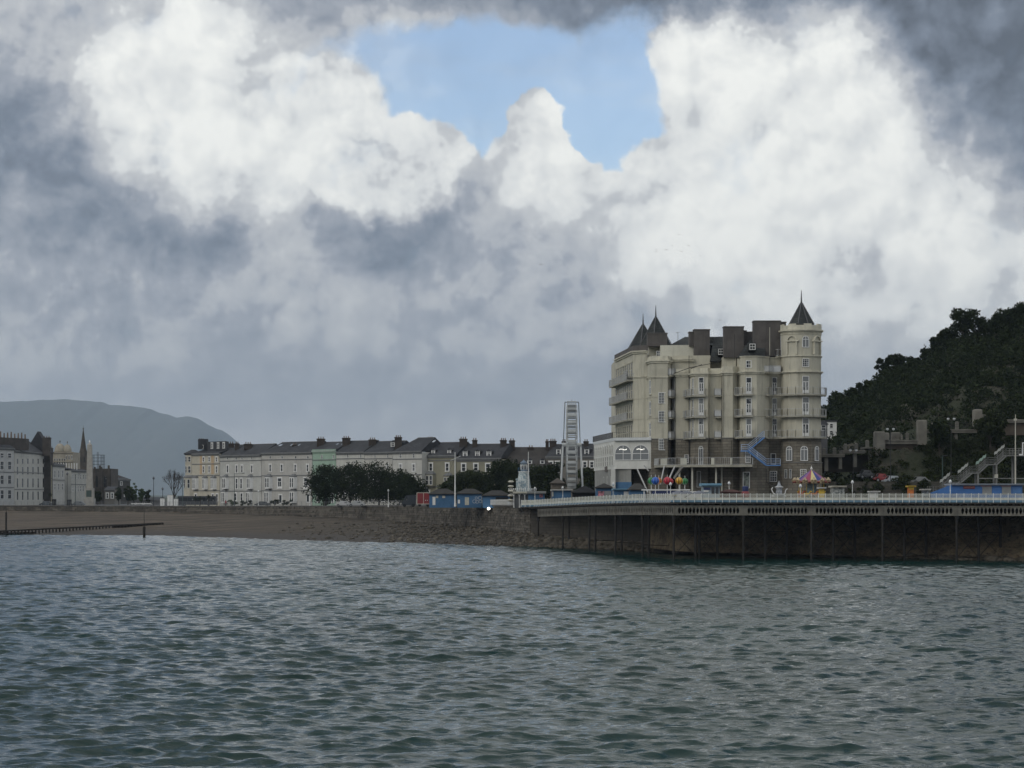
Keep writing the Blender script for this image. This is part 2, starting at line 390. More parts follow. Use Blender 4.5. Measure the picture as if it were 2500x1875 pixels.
def build_beach():
    px = np.linspace(-480, 3100, 520); k = np.linspace(-0.35, 1.03, 90)
    sd = np.interp(px, *SHORE); wd = np.interp(px, WALL_X, WALL_D); wb = np.interp(px, WALL_X, WALL_B)
    D = sd[None, :]+(wd-sd)[None, :]*k[:, None]; X = (px-CX)[None, :]*D/F
    kk = np.clip(k, 0, 1)[:, None]
    Z = wb[None, :]*kk**0.85+np.minimum(k, 0)[:, None]*6
    Z = Z+(fbm(X*.10, D*.28, 5, 2)-.48)*0.55*np.clip(k[:, None]*6+.35, 0, 1)+(fbm(X*.5, D*.7, 4, 9)-.48)*0.35*np.clip((X+40)/40, 0.1, 1)
    me = np_mesh('beach', np.stack([X, D, Z], -1).reshape(-1, 3), grid_faces(90, 520), beach_mat(), True)
    tag(mesh_obj('beach', me), 'brown sand and shingle beach', kind='structure')
build_beach()
def rock_mat(name, c1, c2, dark=(.012, .010, .009), green=0.0):
    m = bpy.data.materials.new(name); m.use_nodes = True; nt = m.node_tree; b = nt.nodes['Principled BSDF']
    geo = nt.nodes.new('ShaderNodeNewGeometry'); P = geo.outputs['Position']
    n = V_(nt, noise(nt, P, 0.35, 7, 0.7).outputs[0]); n2 = V_(nt, noise(nt, P, 1.8, 5, 0.65, .6).outputs[0])
    c = mixc(nt, n.smooth(.35, .65, 0, 1), c1, c2); c = mixc(nt, n2.smooth(.50, .30, 0, .9), c, dark)
    if green: c = mixc(nt, V_(nt, noise(nt, P, .12, 5, .6).outputs[0]).smooth(.42, .56, 0, green), c, (.022, .030, .010))
    nt.links.new(c, b.inputs['Base Color']); b.inputs['Roughness'].default_value = .95
    bp = node(nt, 'ShaderNodeBump', {'Height': n2+n, 'Distance': 0.45}); nt.links.new(bp.outputs[0], b.inputs['Normal'])
    return m
def build_cliff():
    px = np.linspace(1286, 3100, 620); k = np.linspace(0, 1, 46)
    wd = np.interp(px, WALL_X, WALL_D); wb = np.interp(px, WALL_X, WALL_B)-.6; wt = np.interp(px, WALL_X, WALL_T)
    x = (px-CX)*wd/F
    h = k[:, None]; Z = wb[None, :]+(wt-wb)[None, :]*h
    rock = np.clip((px-1560)/120, 0.05, 1)[None, :]
    lean = (1-h)**1.2*9.0*rock*np.clip((px-1280)/300, .2, 1)[None, :]
    rel = (fbm(x[None, :]*.22, Z*.40, 5, 21)-.45)*4.2*rock*(1-h*.75)+(fbm(x[None, :]*1.1, Z*1.5, 4, 25)-.45)*1.1*rock*(1-h*.6)
    D = wd[None, :]-lean-rel*np.minimum(1, (1-h)*8)
    X = (px-CX)[None, :]*D/F
    cut = int(np.searchsorted(px, 1585)); P3 = np.stack([X, D, Z], -1)
    wm_ = masonry('retaining stone', (.075, .064, .050), (.05, .043, .034), (.028, .024, .020), 1.3, .55, .10)
    wme = np_mesh('retaining_wall', P3[:, :cut+1].reshape(-1, 3), grid_faces(46, cut+1), wm_)
    tag(mesh_obj('retaining_wall', wme), 'dark stained stone retaining wall under the shore end of the pier', kind='structure')
    me = np_mesh('cliff', P3[:, cut:].reshape(-1, 3), grid_faces(46, 620-cut), rock_mat('cliff rock', (.10, .078, .050), (.25, .195, .125)), False)
    tag(mesh_obj('cliff', me), 'dark brown rock face under the pier', kind='structure')
build_cliff()
def build_ground():
    px = np.concatenate([np.linspace(-500, 3200, 160)]); k = np.array([0, .5, 4, 20, 60, 120, 400])
    wd = np.interp(px, WALL_X, WALL_D); wt = np.interp(px, WALL_X, WALL_T)
    D = wd[None, :]+k[:, None]; X = (px-CX)[None, :]*(wd[None, :]+k[:, None])/F; Z = np.repeat(wt[None, :], len(k), 0)
    me = np_mesh('promenade', np.stack([X, D, Z], -1).reshape(-1, 3), grid_faces(len(k), len(px)), mat('asphalt', (.07, .07, .072), .9, .1, .3), True)
    tag(mesh_obj('promenade', me), 'grey promenade and road along the seafront', kind='structure')
    g = MB(); g.add([(-9000, 640, 5.2), (9000, 640, 5.2), (9000, 19000, 5.2), (-9000, 19000, 5.2)], [(0, 1, 2, 3)])
    tag(g.build('ground', mat('grass ground', (.05, .06, .03), .95, .2, .02)), 'low ground behind the town', kind='structure')
build_ground()
def build_mountain():
    D0 = 15000.0
    rx = [-900, -500, 0, 160, 250, 268, 300, 340, 368, 378, 410, 432, 455, 482, 505, 525, 550, 590, 640, 760, 900]
    ry = [1010, 992, 981, 975, 981, 988, 989, 995, 999, 1006, 1012, 1019, 1015, 1021, 1036, 1052, 1078, 1112, 1150, 1195, 1210]
    px = np.linspace(-900, 900, 500); ridge = np.interp(px, rx, ry)+(fbm(px*.03, px*0, 4, 3)-.48)*5
    k = np.linspace(-1, 1, 120)
    top = EYE-(ridge-HY)*D0/F
    X = (px-CX)*D0/F
    K = k[:, None]; Y = D0+K*2700
    prof = np.where(K < 0, (1-np.abs(K)**1.25), (1-K**2))
    gul = (fbm(X[None, :]*.0021+K*1.5, K*3+X[None, :]*.00056, 6, 8)-.48)*420*(1-np.abs(K))*np.minimum(1, np.abs(K)*1.6)
    Z = 5+(top-5)[None, :]*prof+gul
    me = np_mesh('mountain', np.stack([np.repeat(X[None, :], 120, 0), np.repeat(Y, 500, 1), Z], -1).reshape(-1, 3), grid_faces(120, 500), rock_mat('mountain slope', (.025, .04, .03), (.20, .20, .18), (.02, .03, .025)), True)
    tag(mesh_obj('mountain', me), 'flat topped mountain fading into blue haze', kind='structure')
build_mountain()
def build_haze():
    m = bpy.data.materials.new('air'); m.use_nodes = True; nt = m.node_tree; nt.nodes.clear()
    v = node(nt, 'ShaderNodeVolumePrincipled', {'Color': (.66, .82, 1.0, 1), 'Density': 0.00006, 'Anisotropy': 0.3})
    o = nt.nodes.new('ShaderNodeOutputMaterial'); nt.links.new(v.outputs[0], o.inputs['Volume'])
    b = MB().box(-8000, 8000, -700, 18000, -4, 880)
    ob = b.build('haze', m); tag(ob, 'thin blue evening haze over the bay', kind='stuff')
HAZE = True
if HAZE: build_haze()

# ---------------------------------------------------------------- sea wall of rough stone with railings on top
def build_sea_wall():
    root = thing('sea_wall', 'long rough stone sea wall between the beach and the promenade', 'sea wall', (PX(600, 570), 570, 5.0))
    L0 = Vector(root.location)
    mw = masonry('sea wall stone', (.10, .09, .075), (.20, .18, .15), (.045, .04, .035), 1.1, .5, .06)
    base = MB(); st = MB()
    pxs = list(range(-300, 1297, 12))
    pts = [Vector((PX(p, wall_d(p)), wall_d(p), 0)) for p in pxs]
    r = random.Random(3)
    for i in range(len(pxs)-1):
        a, b = pts[i], pts[i+1]; zt = wall_t(pxs[i]); zb = float(np.interp(pxs[i], WALL_X, WALL_B))-.8
        u = (b-a); l = u.length; u.normalize(); n = Vector((u.y, -u.x, 0))
        A, B = a+n*.0, b+n*.0; A2, B2 = a-n*1.2, b-n*1.2
        base.prism([(p.x-L0.x, p.y-L0.y) for p in (A, B, B2, A2)], zb-L0.z, zt-L0.z)
        z = zb
        while z < zt-.25:
            h = r.uniform(.28, .5); t = 0
            while t < l-.1:
                w = r.uniform(.5, 1.3); e = min(l, t+w)-.04; q = r.uniform(.03, .22)
                if r.random() < .93:
                    p0 = a+u*t; p1 = a+u*e
                    st.prism([((p0+n*q).x-L0.x, (p0+n*q).y-L0.y), ((p1+n*q*.9).x-L0.x, (p1+n*q*.9).y-L0.y), ((p1-n*.1).x-L0.x, (p1-n*.1).y-L0.y), ((p0-n*.1).x-L0.x, (p0-n*.1).y-L0.y)], z-L0.z, z+h-.05-L0.z)
                t += w
            z += h
    base.build('wall', mw, root)
    tag(st.build('stonework', mw, root), kind='stuff')
    cop = MB()
    for i in range(len(pxs)-1):
        a, b = pts[i], pts[i+1]; u = (b-a).normalized(); n = Vector((u.y, -u.x, 0)); zt = wall_t(pxs[i])-L0.z
        cop.prism([((a+n*.3).x-L0.x, (a+n*.3).y-L0.y), ((b+n*.3).x-L0.x, (b+n*.3).y-L0.y), ((b-n*.6).x-L0.x, (b-n*.6).y-L0.y), ((a-n*.6).x-L0.x, (a-n*.6).y-L0.y)], zt+.01, zt+.27)
    cop.build('coping', mat('coping stone', (.14, .135, .125), .9, .2, .8), root)
    # promenade railing
    rr = thing('promenade_railing', 'thin metal railing along the top of the sea wall', 'railing', (PX(300, wall_d(300)), wall_d(300), 6.2)); L1 = Vector(rr.location)
    mr = mat('railing paint', (.16, .17, .18), .6, .1, 1)
    rails = MB(); posts = []
    for i in range(len(pxs)-1):
        if pxs[i] > 1236: break
        a, b = pts[i], pts[i+1]; za = wall_t(pxs[i])+.27; zb = wall_t(pxs[i+1])+.27
        for h in (.45, .8, 1.12):
            rails.bar(Vector((a.x, a.y, za+h))-L1, Vector((b.x, b.y, zb+h))-L1, .03)
    rails.build('rail', mr, rr)
    pm = MB().bar((0, 0, 0), (0, 0, 1.15), .05).mesh('post', mr)
    acc = 0
    for i in range(len(pxs)-1):
        if pxs[i] > 1236: break
        a, b = pts[i], pts[i+1]; l = (b-a).length; t = (2.4-acc) % 2.4
        while t < l:
            p = a.lerp(b, t/l); mesh_obj('post', pm, None, rr, (p.x-L1.x, p.y-L1.y, wall_t(pxs[i])+.27-L1.z)); t += 2.4
        acc = (acc+l) % 2.4
build_sea_wall()
# rubble and boulders at the foot of wall and cliff
def build_rubble():
    r = np.random.default_rng(8); vs = []; fs = []; n = 0
    ico = bmesh.new(); bmesh.ops.create_icosphere(ico, subdivisions=1, radius=1); bv = np.array([v.co[:] for v in ico.verts]); bf = np.array([[v.index for v in f.verts] for f in ico.faces]); ico.free()
    for i in range(7500):
        px = r.uniform(650, 3000); px = px if r.random() < .75 else r.uniform(950, 1700)
        if px < 1050 and r.random() > (px-640)/410: continue
        sd = np.interp(px, *SHORE); wd = np.interp(px, WALL_X, WALL_D); wb = np.interp(px, WALL_X, WALL_B)
        k = r.beta(1.1, 1.3); 
        if px < 900 and k > .75: continue
        d = sd+(wd-sd)*k*.98; z = wb*k**.85; s = r.gamma(2.0, .08)+.05; s = min(s, .9)*(1.7 if px > 1300 else 1)
        q = bv*(1+r.normal(0, .16, bv.shape))*[s*1.3, s, s*.62]; a = r.random()*6.28; c_, s_ = math.cos(a), math.sin(a)
        q = np.stack([q[:, 0]*c_-q[:, 1]*s_, q[:, 0]*s_+q[:, 1]*c_, q[:, 2]], 1)+[(px-CX)*d/F, d, z+.05]
        vs.append(q); fs.append(bf+n); n += len(bv)
    me = np_mesh('rocks', np.vstack(vs), np.vstack(fs), rock_mat('boulder', (.05, .042, .03), (.15, .13, .10)))
    tag(mesh_obj('beach_rocks', me), 'scattered dark rocks and shingle at the foot of the wall and under the pier', kind='stuff')
build_rubble()
# ---------------------------------------------------------------- pier
PJ = [(1275, 387, 7.25), (1314, 381, 7.38), (1374, 363, 7.7), (1439, 345, 8.0), (1503, 328, 8.22), (1569, 313, 8.38), (1645, 300, 8.46), (1815, 299, 8.46), (1981, 298, 8.46), (2155, 296, 8.46), (2336, 293, 8.46), (2516, 290, 8.46), (2700, 287, 8.46), (2890, 284, 8.46)]
PP = [Vector((PX(a, d), d, z)) for a, d, z in PJ]
def pier_pt(px):
    for (a, d, z), (b, e, y) in zip(PJ, PJ[1:]):
        if a <= px <= b:
            t = (px-a)/(b-a); p = Vector((PX(a, d), d, z)).lerp(Vector((PX(b, e), e, y)), t); return p
def girder_panel(L, H, n, slot):
    """cast iron girder web with a row of pointed openings; x 0..L, z -H..0, front at y 0"""
    m = MB(); t = .10
    m.box(0, L, -.06, t+.06, -.14, 0); m.box(0, L, -.06, t+.06, -H, -H+.14)
    e = .55 if not slot else .25
    m.box(0, e, -.02, t, -H+.14, -.14); m.box(L-e, L, -.02, t, -H+.14, -.14); m.box(-.09, .09, -.1, t, -H, 0)
    w = (L-2*e)/n; zc = -H/2; hz = H/2-.14; hh = hz*.93; hw = w*(.37 if not slot else .28)
    for i in range(n):
        x0 = e+i*w; xc = x0+w/2
        hole = [(xc, zc-hh), (xc+hw, zc-hh*.30), (xc+hw, zc+hh*.30), (xc, zc+hh), (xc-hw, zc+hh*.30), (xc-hw, zc-hh*.30)]
        out = [(xc, zc-hz), (x0+w, zc-hz), (x0+w, zc+hz), (xc, zc+hz), (x0, zc+hz), (x0, zc-hz)]
        vs = [(p[0], 0, p[1]) for p in out]+[(p[0], 0, p[1]) for p in hole]+[(p[0], t, p[1]) for p in hole]
        fs = [(k, (k+1) % 6, 6+(k+1) % 6, 6+k) for k in range(6)]+[(6+k, 6+(k+1) % 6, 12+(k+1) % 6, 12+k) for k in range(6)]
        m.add(vs, fs)
        if not slot: m.add([(x0, t, zc-hz), (x0, t, zc+hz), (xc-hw, t, zc+hh*.3), (xc-hw, t, zc-hh*.3)], [(0, 1, 2, 3)])
    return m
def rail_panel(s):
    m = MB(); m.m = 0
    m.box(0, s, -.03, .03, 1.14, 1.22); m.box(0, s, -.02, .02, .62, .68); m.box(0, s, -.012, .012, .32, .62); m.box(0, s, -.02, .02, .90, .94)
    n = 4; w = s/n
    for i in range(n):
        for z0, z1 in ((.68, .90), (.94, 1.14)):
            m.bar((i*w, 0, z0), ((i+1)*w, 0, z1), .018); m.bar(((i+1)*w, 0, z0), (i*w, 0, z1), .018)
    m.m = 1; m.box(0, s, -.05, .02, 0, .30)
    return m
def build_pier():
    root = thing('pier', 'long iron seaside pier with white lattice railing on tall dark columns', 'pier', (PX(1645, 300), 300, 0)); L0 = Vector(root.location)
    iron = mat('girder paint', (.155, .145, .12), .7, .22, .7, streak=.8)
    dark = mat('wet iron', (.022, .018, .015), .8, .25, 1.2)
    cream = mat('railing cream', (.62, .62, .55), .6, .10, 1.0, streak=.5); blue = mat('fascia blue', (.13, .24, .33), .6, .15, .9, streak=.5)
    white = mat('post white', (.74, .75, .73), .5, .1, 1)
    # deck
    dk = MB(); under = MB()
    for a, b, (pa, _, _), (pb, _, _) in zip(PP, PP[1:], PJ, PJ[1:]):
        A = a-L0; B = b-L0; da = max(a.y+13, wall_d(pa)+.8); db = max(b.y+13, wall_d(pb)+.8)
        A2 = Vector((PX(pa, da), da, a.z))-L0; B2 = Vector((PX(pb, db), db, b.z))-L0
        vs = [A, B, B2, A2]; lo = [Vector((v.x, v.y, v.z-.22)) for v in vs]
        dk.add(vs+lo, [(0, 1, 2, 3), (7, 6, 5, 4), (0, 4, 5, 1), (1, 5, 6, 2), (2, 6, 7, 3), (3, 7, 4, 0)])
        l = (B-A).length; u = (B-A)/l; nn = int(l/1.05)
        for i in range(nn):                                     # joist ends showing under the edge
            p = A+u*(i+.5)*1.05; q = Vector((u.y, -u.x, 0))
            under.prism([tuple((p+q*.35-u*.08)[:2]), tuple((p+q*.35+u*.08)[:2]), tuple((p-q*1.2+u*.08)[:2]), tuple((p-q*1.2-u*.08)[:2])], p.z-.46, p.z-.225)
    dk.build('deck', mat('deck timber', (.09, .08, .07), .85, .2, .5), root)
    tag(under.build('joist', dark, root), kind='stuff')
    # girders
    gm = {}
    for k, (a, b) in enumerate(zip(PP, PP[1:])):
        if k == 0: continue
        slot = k < 6; l = (b-a).length; key = (round(l, 2), slot)
        me = girder_panel(l, 1.42, 17 if not slot else 16, slot).mesh('girder', iron)
        o = mesh_obj('girder', me, None, root, (a.x-L0.x, a.y-L0.y, a.z-.50), math.atan2(b.y-a.y, b.x-a.x)); o.rotation_euler.y = -math.atan2(b.z-a.z, math.hypot(b.x-a.x, b.y-a.y))
        for j in (1, 2):                                        # inner girders in the dark below the deck
            u = (b-a).normalized(); q = Vector((u.y, -u.x, 0))*(-3.4*j)
            if slot: continue
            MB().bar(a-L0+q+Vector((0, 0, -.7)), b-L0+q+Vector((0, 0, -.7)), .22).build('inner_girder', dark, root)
    # railing
    pm = MB(); pm.box(-.045, .045, -.06, .06, 0, 1.30); pm.bar((0, -.05, .0), (0, -.28, -.05), .03); pm.bar((0, -.28, -.05), (0, -.05, .75), .025); pm = pm.mesh('rail_post', white)
    pan = rail_panel(.985).mesh('railing_panel', [cream, blue])
    for k, (a, b) in enumerate(zip(PP, PP[1:])):
        l = (b-a).length; n = max(1, round(l/1.0)); rz = math.atan2(b.y-a.y, b.x-a.x); ry = -math.atan2(b.z-a.z, math.hypot(b.x-a.x, b.y-a.y))
        if k > 11: break
        for i in range(n):
            p = a.lerp(b, i/n)-L0; q = Vector((math.sin(rz), -math.cos(rz), 0))*.12
            o = mesh_obj('railing_panel', pan, None, root, p+q+Vector((0, 0, .0))); o.rotation_euler = (0, ry, rz); o.scale = (l/n/1.0, 1, 1)
            if k >= 5 or i % 2 == 0: o = mesh_obj('rail_post', pm, None, root, p+q*1.6); o.rotation_euler = (0, 0, rz)
    # columns: each bent runs back from a girder joint
    def column(p, top, r=.17):
        m = MB(); m.lathe(0, 0, [(r*1.5, -3.4), (r*1.5, -.2), (r, 0), (r, top-1.0), (r*1.7, top-.6), (r*1.7, top-.55), (r*1.2, top-.5), (r*2.2, top-.02)], 8)
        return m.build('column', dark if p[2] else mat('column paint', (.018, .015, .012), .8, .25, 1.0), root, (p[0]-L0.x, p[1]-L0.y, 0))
    for k, (px, d, z) in enumerate(PJ[1:]):
        top = z-1.92; x0 = PX(px, d)
        column((x0, d+.15, 0), top)
        if k < 5:
            column((PX(px, d)+1.2, d+4.5, 1), z-.25)
            MB().bar((x0-L0.x, d+.1-L0.y, 1.9), (x0+4.2-L0.x, d+3-L0.y, 1.7), .07).build('brace', dark, root)
            continue
        rows = [(x0, d+.15)]
        for j in (1, 2):
            xx = PX(px+53*j, d+4.0*j); yy = d+4.0*j; rows.append((xx, yy)); column((xx, yy, 1), z-.25, .21)
            if j == 1 and k == 5: column((xx+.6, yy+.4, 1), z-.25, .21)
        for (xa, ya), (xb, yb) in zip(rows, rows[1:]):
            for z0, z1 in ((4.1, 7.0), (.5, 4.0)):
                MB().bar((xa-L0.x, ya-L0.y, z0), (xb-L0.x, yb-L0.y, z1), .045).build('brace', dark, root)
                MB().bar((xa-L0.x, ya-L0.y, z1), (xb-L0.x, yb-L0.y, z0), .045).build('brace', dark, root)
            for zz in (.5, 4.05): MB().bar((xa-L0.x, ya-L0.y, zz), (xb-L0.x, yb-L0.y, zz), .075).build('beam', dark, root)
    # white block where the railing begins at the shore end
    m = MB(); m.obox((0, 0), (3.2, -6.0), .25, .25, 1.25); m.build('end_parapet', cream, root, (PP[0].x-L0.x, PP[0].y-L0.y+.2, PP[0].z))
build_pier()
# lamp standards with round globes
def globe_lamp(px, d, z, h, label, group='white globe lamps along the pier', double=False):
    t = thing('globe_lamp', label, 'street lamp', (PX(px, d), d, z), group=group)
    w = MATS['post white'] if not double else mat('lamp black', (.02, .022, .025), .6, .1, 1)
    m = MB(); m.lathe(0, 0, [(.13, 0), (.13, .5), (.07, .6), (.055, h*.55), (.09, h*.56), (.05, h*.6), (.04, h-.25), (.09, h-.2)], 8)
    if double: m.bar((-.55, 0, h-.25), (.55, 0, h-.25), .04)
    m.build('pole', w, t)
    for s in ((-.5, .5) if double else (0,)):
        g = MB(); g.lathe(s, 0, [(.05, h-.22), (.18, h-.12), (.24, h+.02), (.18, h+.17), (.04, h+.24)], 10); g.build('globe', mat('opal globe', (.55, .57, .58), .3, .05, 1), t, smooth=True)
        c = MB(); c.lathe(s, 0, [(.20, h+.16), (.10, h+.30), (.02, h+.36)], 8); c.build('cap', w, t)
for px, h, lb in [(1306, 3.3, 'white globe lamp nearest the shore end of the pier'), (1374, 3.0, 'white globe lamp in front of the blue booth below the big wheel'), (1497, 3.0, 'white globe lamp by the pink poster kiosk'),
                  (1637, 2.6, 'white globe lamp on the pier below the red striped ball'), (1954, 2.3, 'white globe lamp on the pier in front of the carousel'), (2320, 2.9, 'white globe lamp on the pier at the end of the long blue kiosk')]:
    p = pier_pt(px); globe_lamp(px, p.y+.6, p.z, h, lb)
# ---------------------------------------------------------------- windows, doors, balconies shared by every building
WINC = {}
def win_meshes(w, h, kind, fm, gm):
    key = (round(w, 2), round(h, 2), kind, fm.name, gm.name)
    if key in WINC: return WINC[key]
    f = MB(); t = min(.10, w*.11); y0, y1 = -.09, .0
    def fr(x0, x1, z0, z1, y=y0): f.box(x0, x1, y, y1, z0, z1)
    if kind == 'arch':
        r = w/2; zs = h-r; fr(-r, -r+t, 0, zs); fr(r-t, r, 0, zs); fr(-r+t, r-t, 0, t); fr(-t*.4, t*.4, t, h-t*.6, -.07); fr(-r+t, r-t, zs-.04, zs+.05, -.08)
        for i in range(8):
            a, b = math.pi*i/8, math.pi*(i+1)/8; P = lambda q, rr: (rr*math.cos(q), zs+rr*math.sin(q))
            q = [P(a, r), P(b, r), P(b, r-t), P(a, r-t)]
            f.add([(x, y0, z) for x, z in q]+[(x, y1, z) for x, z in q], [(3, 2, 1, 0), (4, 5, 6, 7), (0, 1, 5, 4), (2, 3, 7, 6)])
        g = MB(); pts = [(-r+.02, .02), (r-.02, .02)]+[((r-.02)*math.cos(math.pi*i/10), zs+(r-.02)*math.sin(math.pi*i/10)) for i in range(11)]
        g.add([(x, -.03, z) for x, z in pts], [tuple(range(len(pts)))])
    else:
        x = w/2; fr(-x, -x+t, 0, h); fr(x-t, x, 0, h); fr(-x+t, x-t, h-t, h); fr(-x+t, x-t, 0, t)
        if kind == 'sash': fr(-x+t, x-t, h*.5-.04, h*.5+.04, -.075)
        if kind == 'sash4': fr(-x+t, x-t, h*.5-.04, h*.5+.04, -.075); fr(-.025, .025, t, h-t, -.06)
        if kind == 'french': fr(-x+t, x-t, h*.66-.05, h*.66+.05, -.075); fr(-.06, .06, t, h*.66-.05, -.07); fr(-x+t, x-t, t, t+h*.14, -.06); fr(-x+t, -x+t*1.6, t, h*.66, -.07); fr(x-t*1.6, x-t, t, h*.66, -.07)
        if kind == 'multi':
            for i in (1, 2): fr(-x+2*x*i/3-.02, -x+2*x*i/3+.02, t, h-t, -.06)
            for i in (1, 2, 3): fr(-x+t, x-t, h*i/4-.02, h*i/4+.02, -.065)
        g = MB(); g.add([(-x+.01, -.03, .01), (x-.01, -.03, .01), (x-.01, -.03, h-.01), (-x+.01, -.03, h-.01)], [(0, 1, 2, 3)])
    WINC[key] = (f.mesh('window', fm), g.mesh('pane', gm)); return WINC[key]
def window(parent, x, y, z, w, h, kind='sash', rz=0, fm=None, gm=None, name='window', surround=None, sill=True):
    """x,y,z = middle of the sill on the wall face, relative to the parent; the wall faces -Y before rz"""
    fm = fm or mat('window white', (.74, .74, .72), .5, .05, 1); gm = gm or glass('window glass')
    a, b = win_meshes(w, h, kind, fm, gm)
    o = mesh_obj(name, a, None, parent, (x, y, z), rz); mesh_obj('pane', b, None, o)
    if surround:
        key = ('sur', round(w, 2), round(h, 2), surround.name)
        if key not in WINC:
            s = MB(); t = .2; s.box(-w/2-t, -w/2-.005, -.05, .02, -.05, h+.02); s.box(w/2+.005, w/2+t, -.05, .02, -.05, h+.02); s.box(-w/2-t-.05, w/2+t+.05, -.10, .02, h+.021, h+.26); s.box(-w/2-t-.05, w/2+t+.05, -.14, .02, -.19, -.051)
            WINC[key] = s.mesh('surround', surround)
        mesh_obj('surround', WINC[key], None, o)
    return o
def balcony(parent, pts, z, h=1.1, proj=1.0, slab=.22, mt=None, rm=None, name='balcony', panel=False, back=None):
    """pts: wall line, camera-left to camera-right, relative to the parent; the slab stands out by proj"""
    mt = mt or MATS['balcony slab']; rm = rm or MATS['balcony rail']
    P = [Vector((p[0], p[1], 0)) for p in pts]; out = []
    for i, p in enumerate(P):
        a = P[max(0, i-1)]; b = P[min(len(P)-1, i+1)]; u = (b-a).normalized(); out.append(p+Vector((u.y, -u.x, 0))*proj)
    poly = [tuple(p[:2]) for p in out]+[tuple(p[:2]) for p in reversed(P)]
    m = MB(); m.prism(poly, z-slab, z)
    o = m.build(name, mt, parent)
    ring = [P[0]]+out+[P[-1]]; r = MB()
    for a, b in zip(ring, ring[1:]):
        A = Vector((a.x, a.y, z)); B = Vector((b.x, b.y, z)); l = (B-A).length; n = max(1, int(l/.30))
        for hh in (.1, h): r.bar(A+Vector((0, 0, hh)), B+Vector((0, 0, hh)), .035)
        for i in range(n+1):
            p = A.lerp(B, i/n); r.bar(p, p+Vector((0, 0, h)), .05 if i in (0, n) else .024)
        if panel:
            u = (B-A).normalized(); q = Vector((u.y, -u.x, 0))*.02
            r.prism([tuple((A+q)[:2]), tuple((B+q)[:2]), tuple((B-q)[:2]), tuple((A-q)[:2])], z+.14, z+h-.12)
    r.build('railing', rm, o); return o

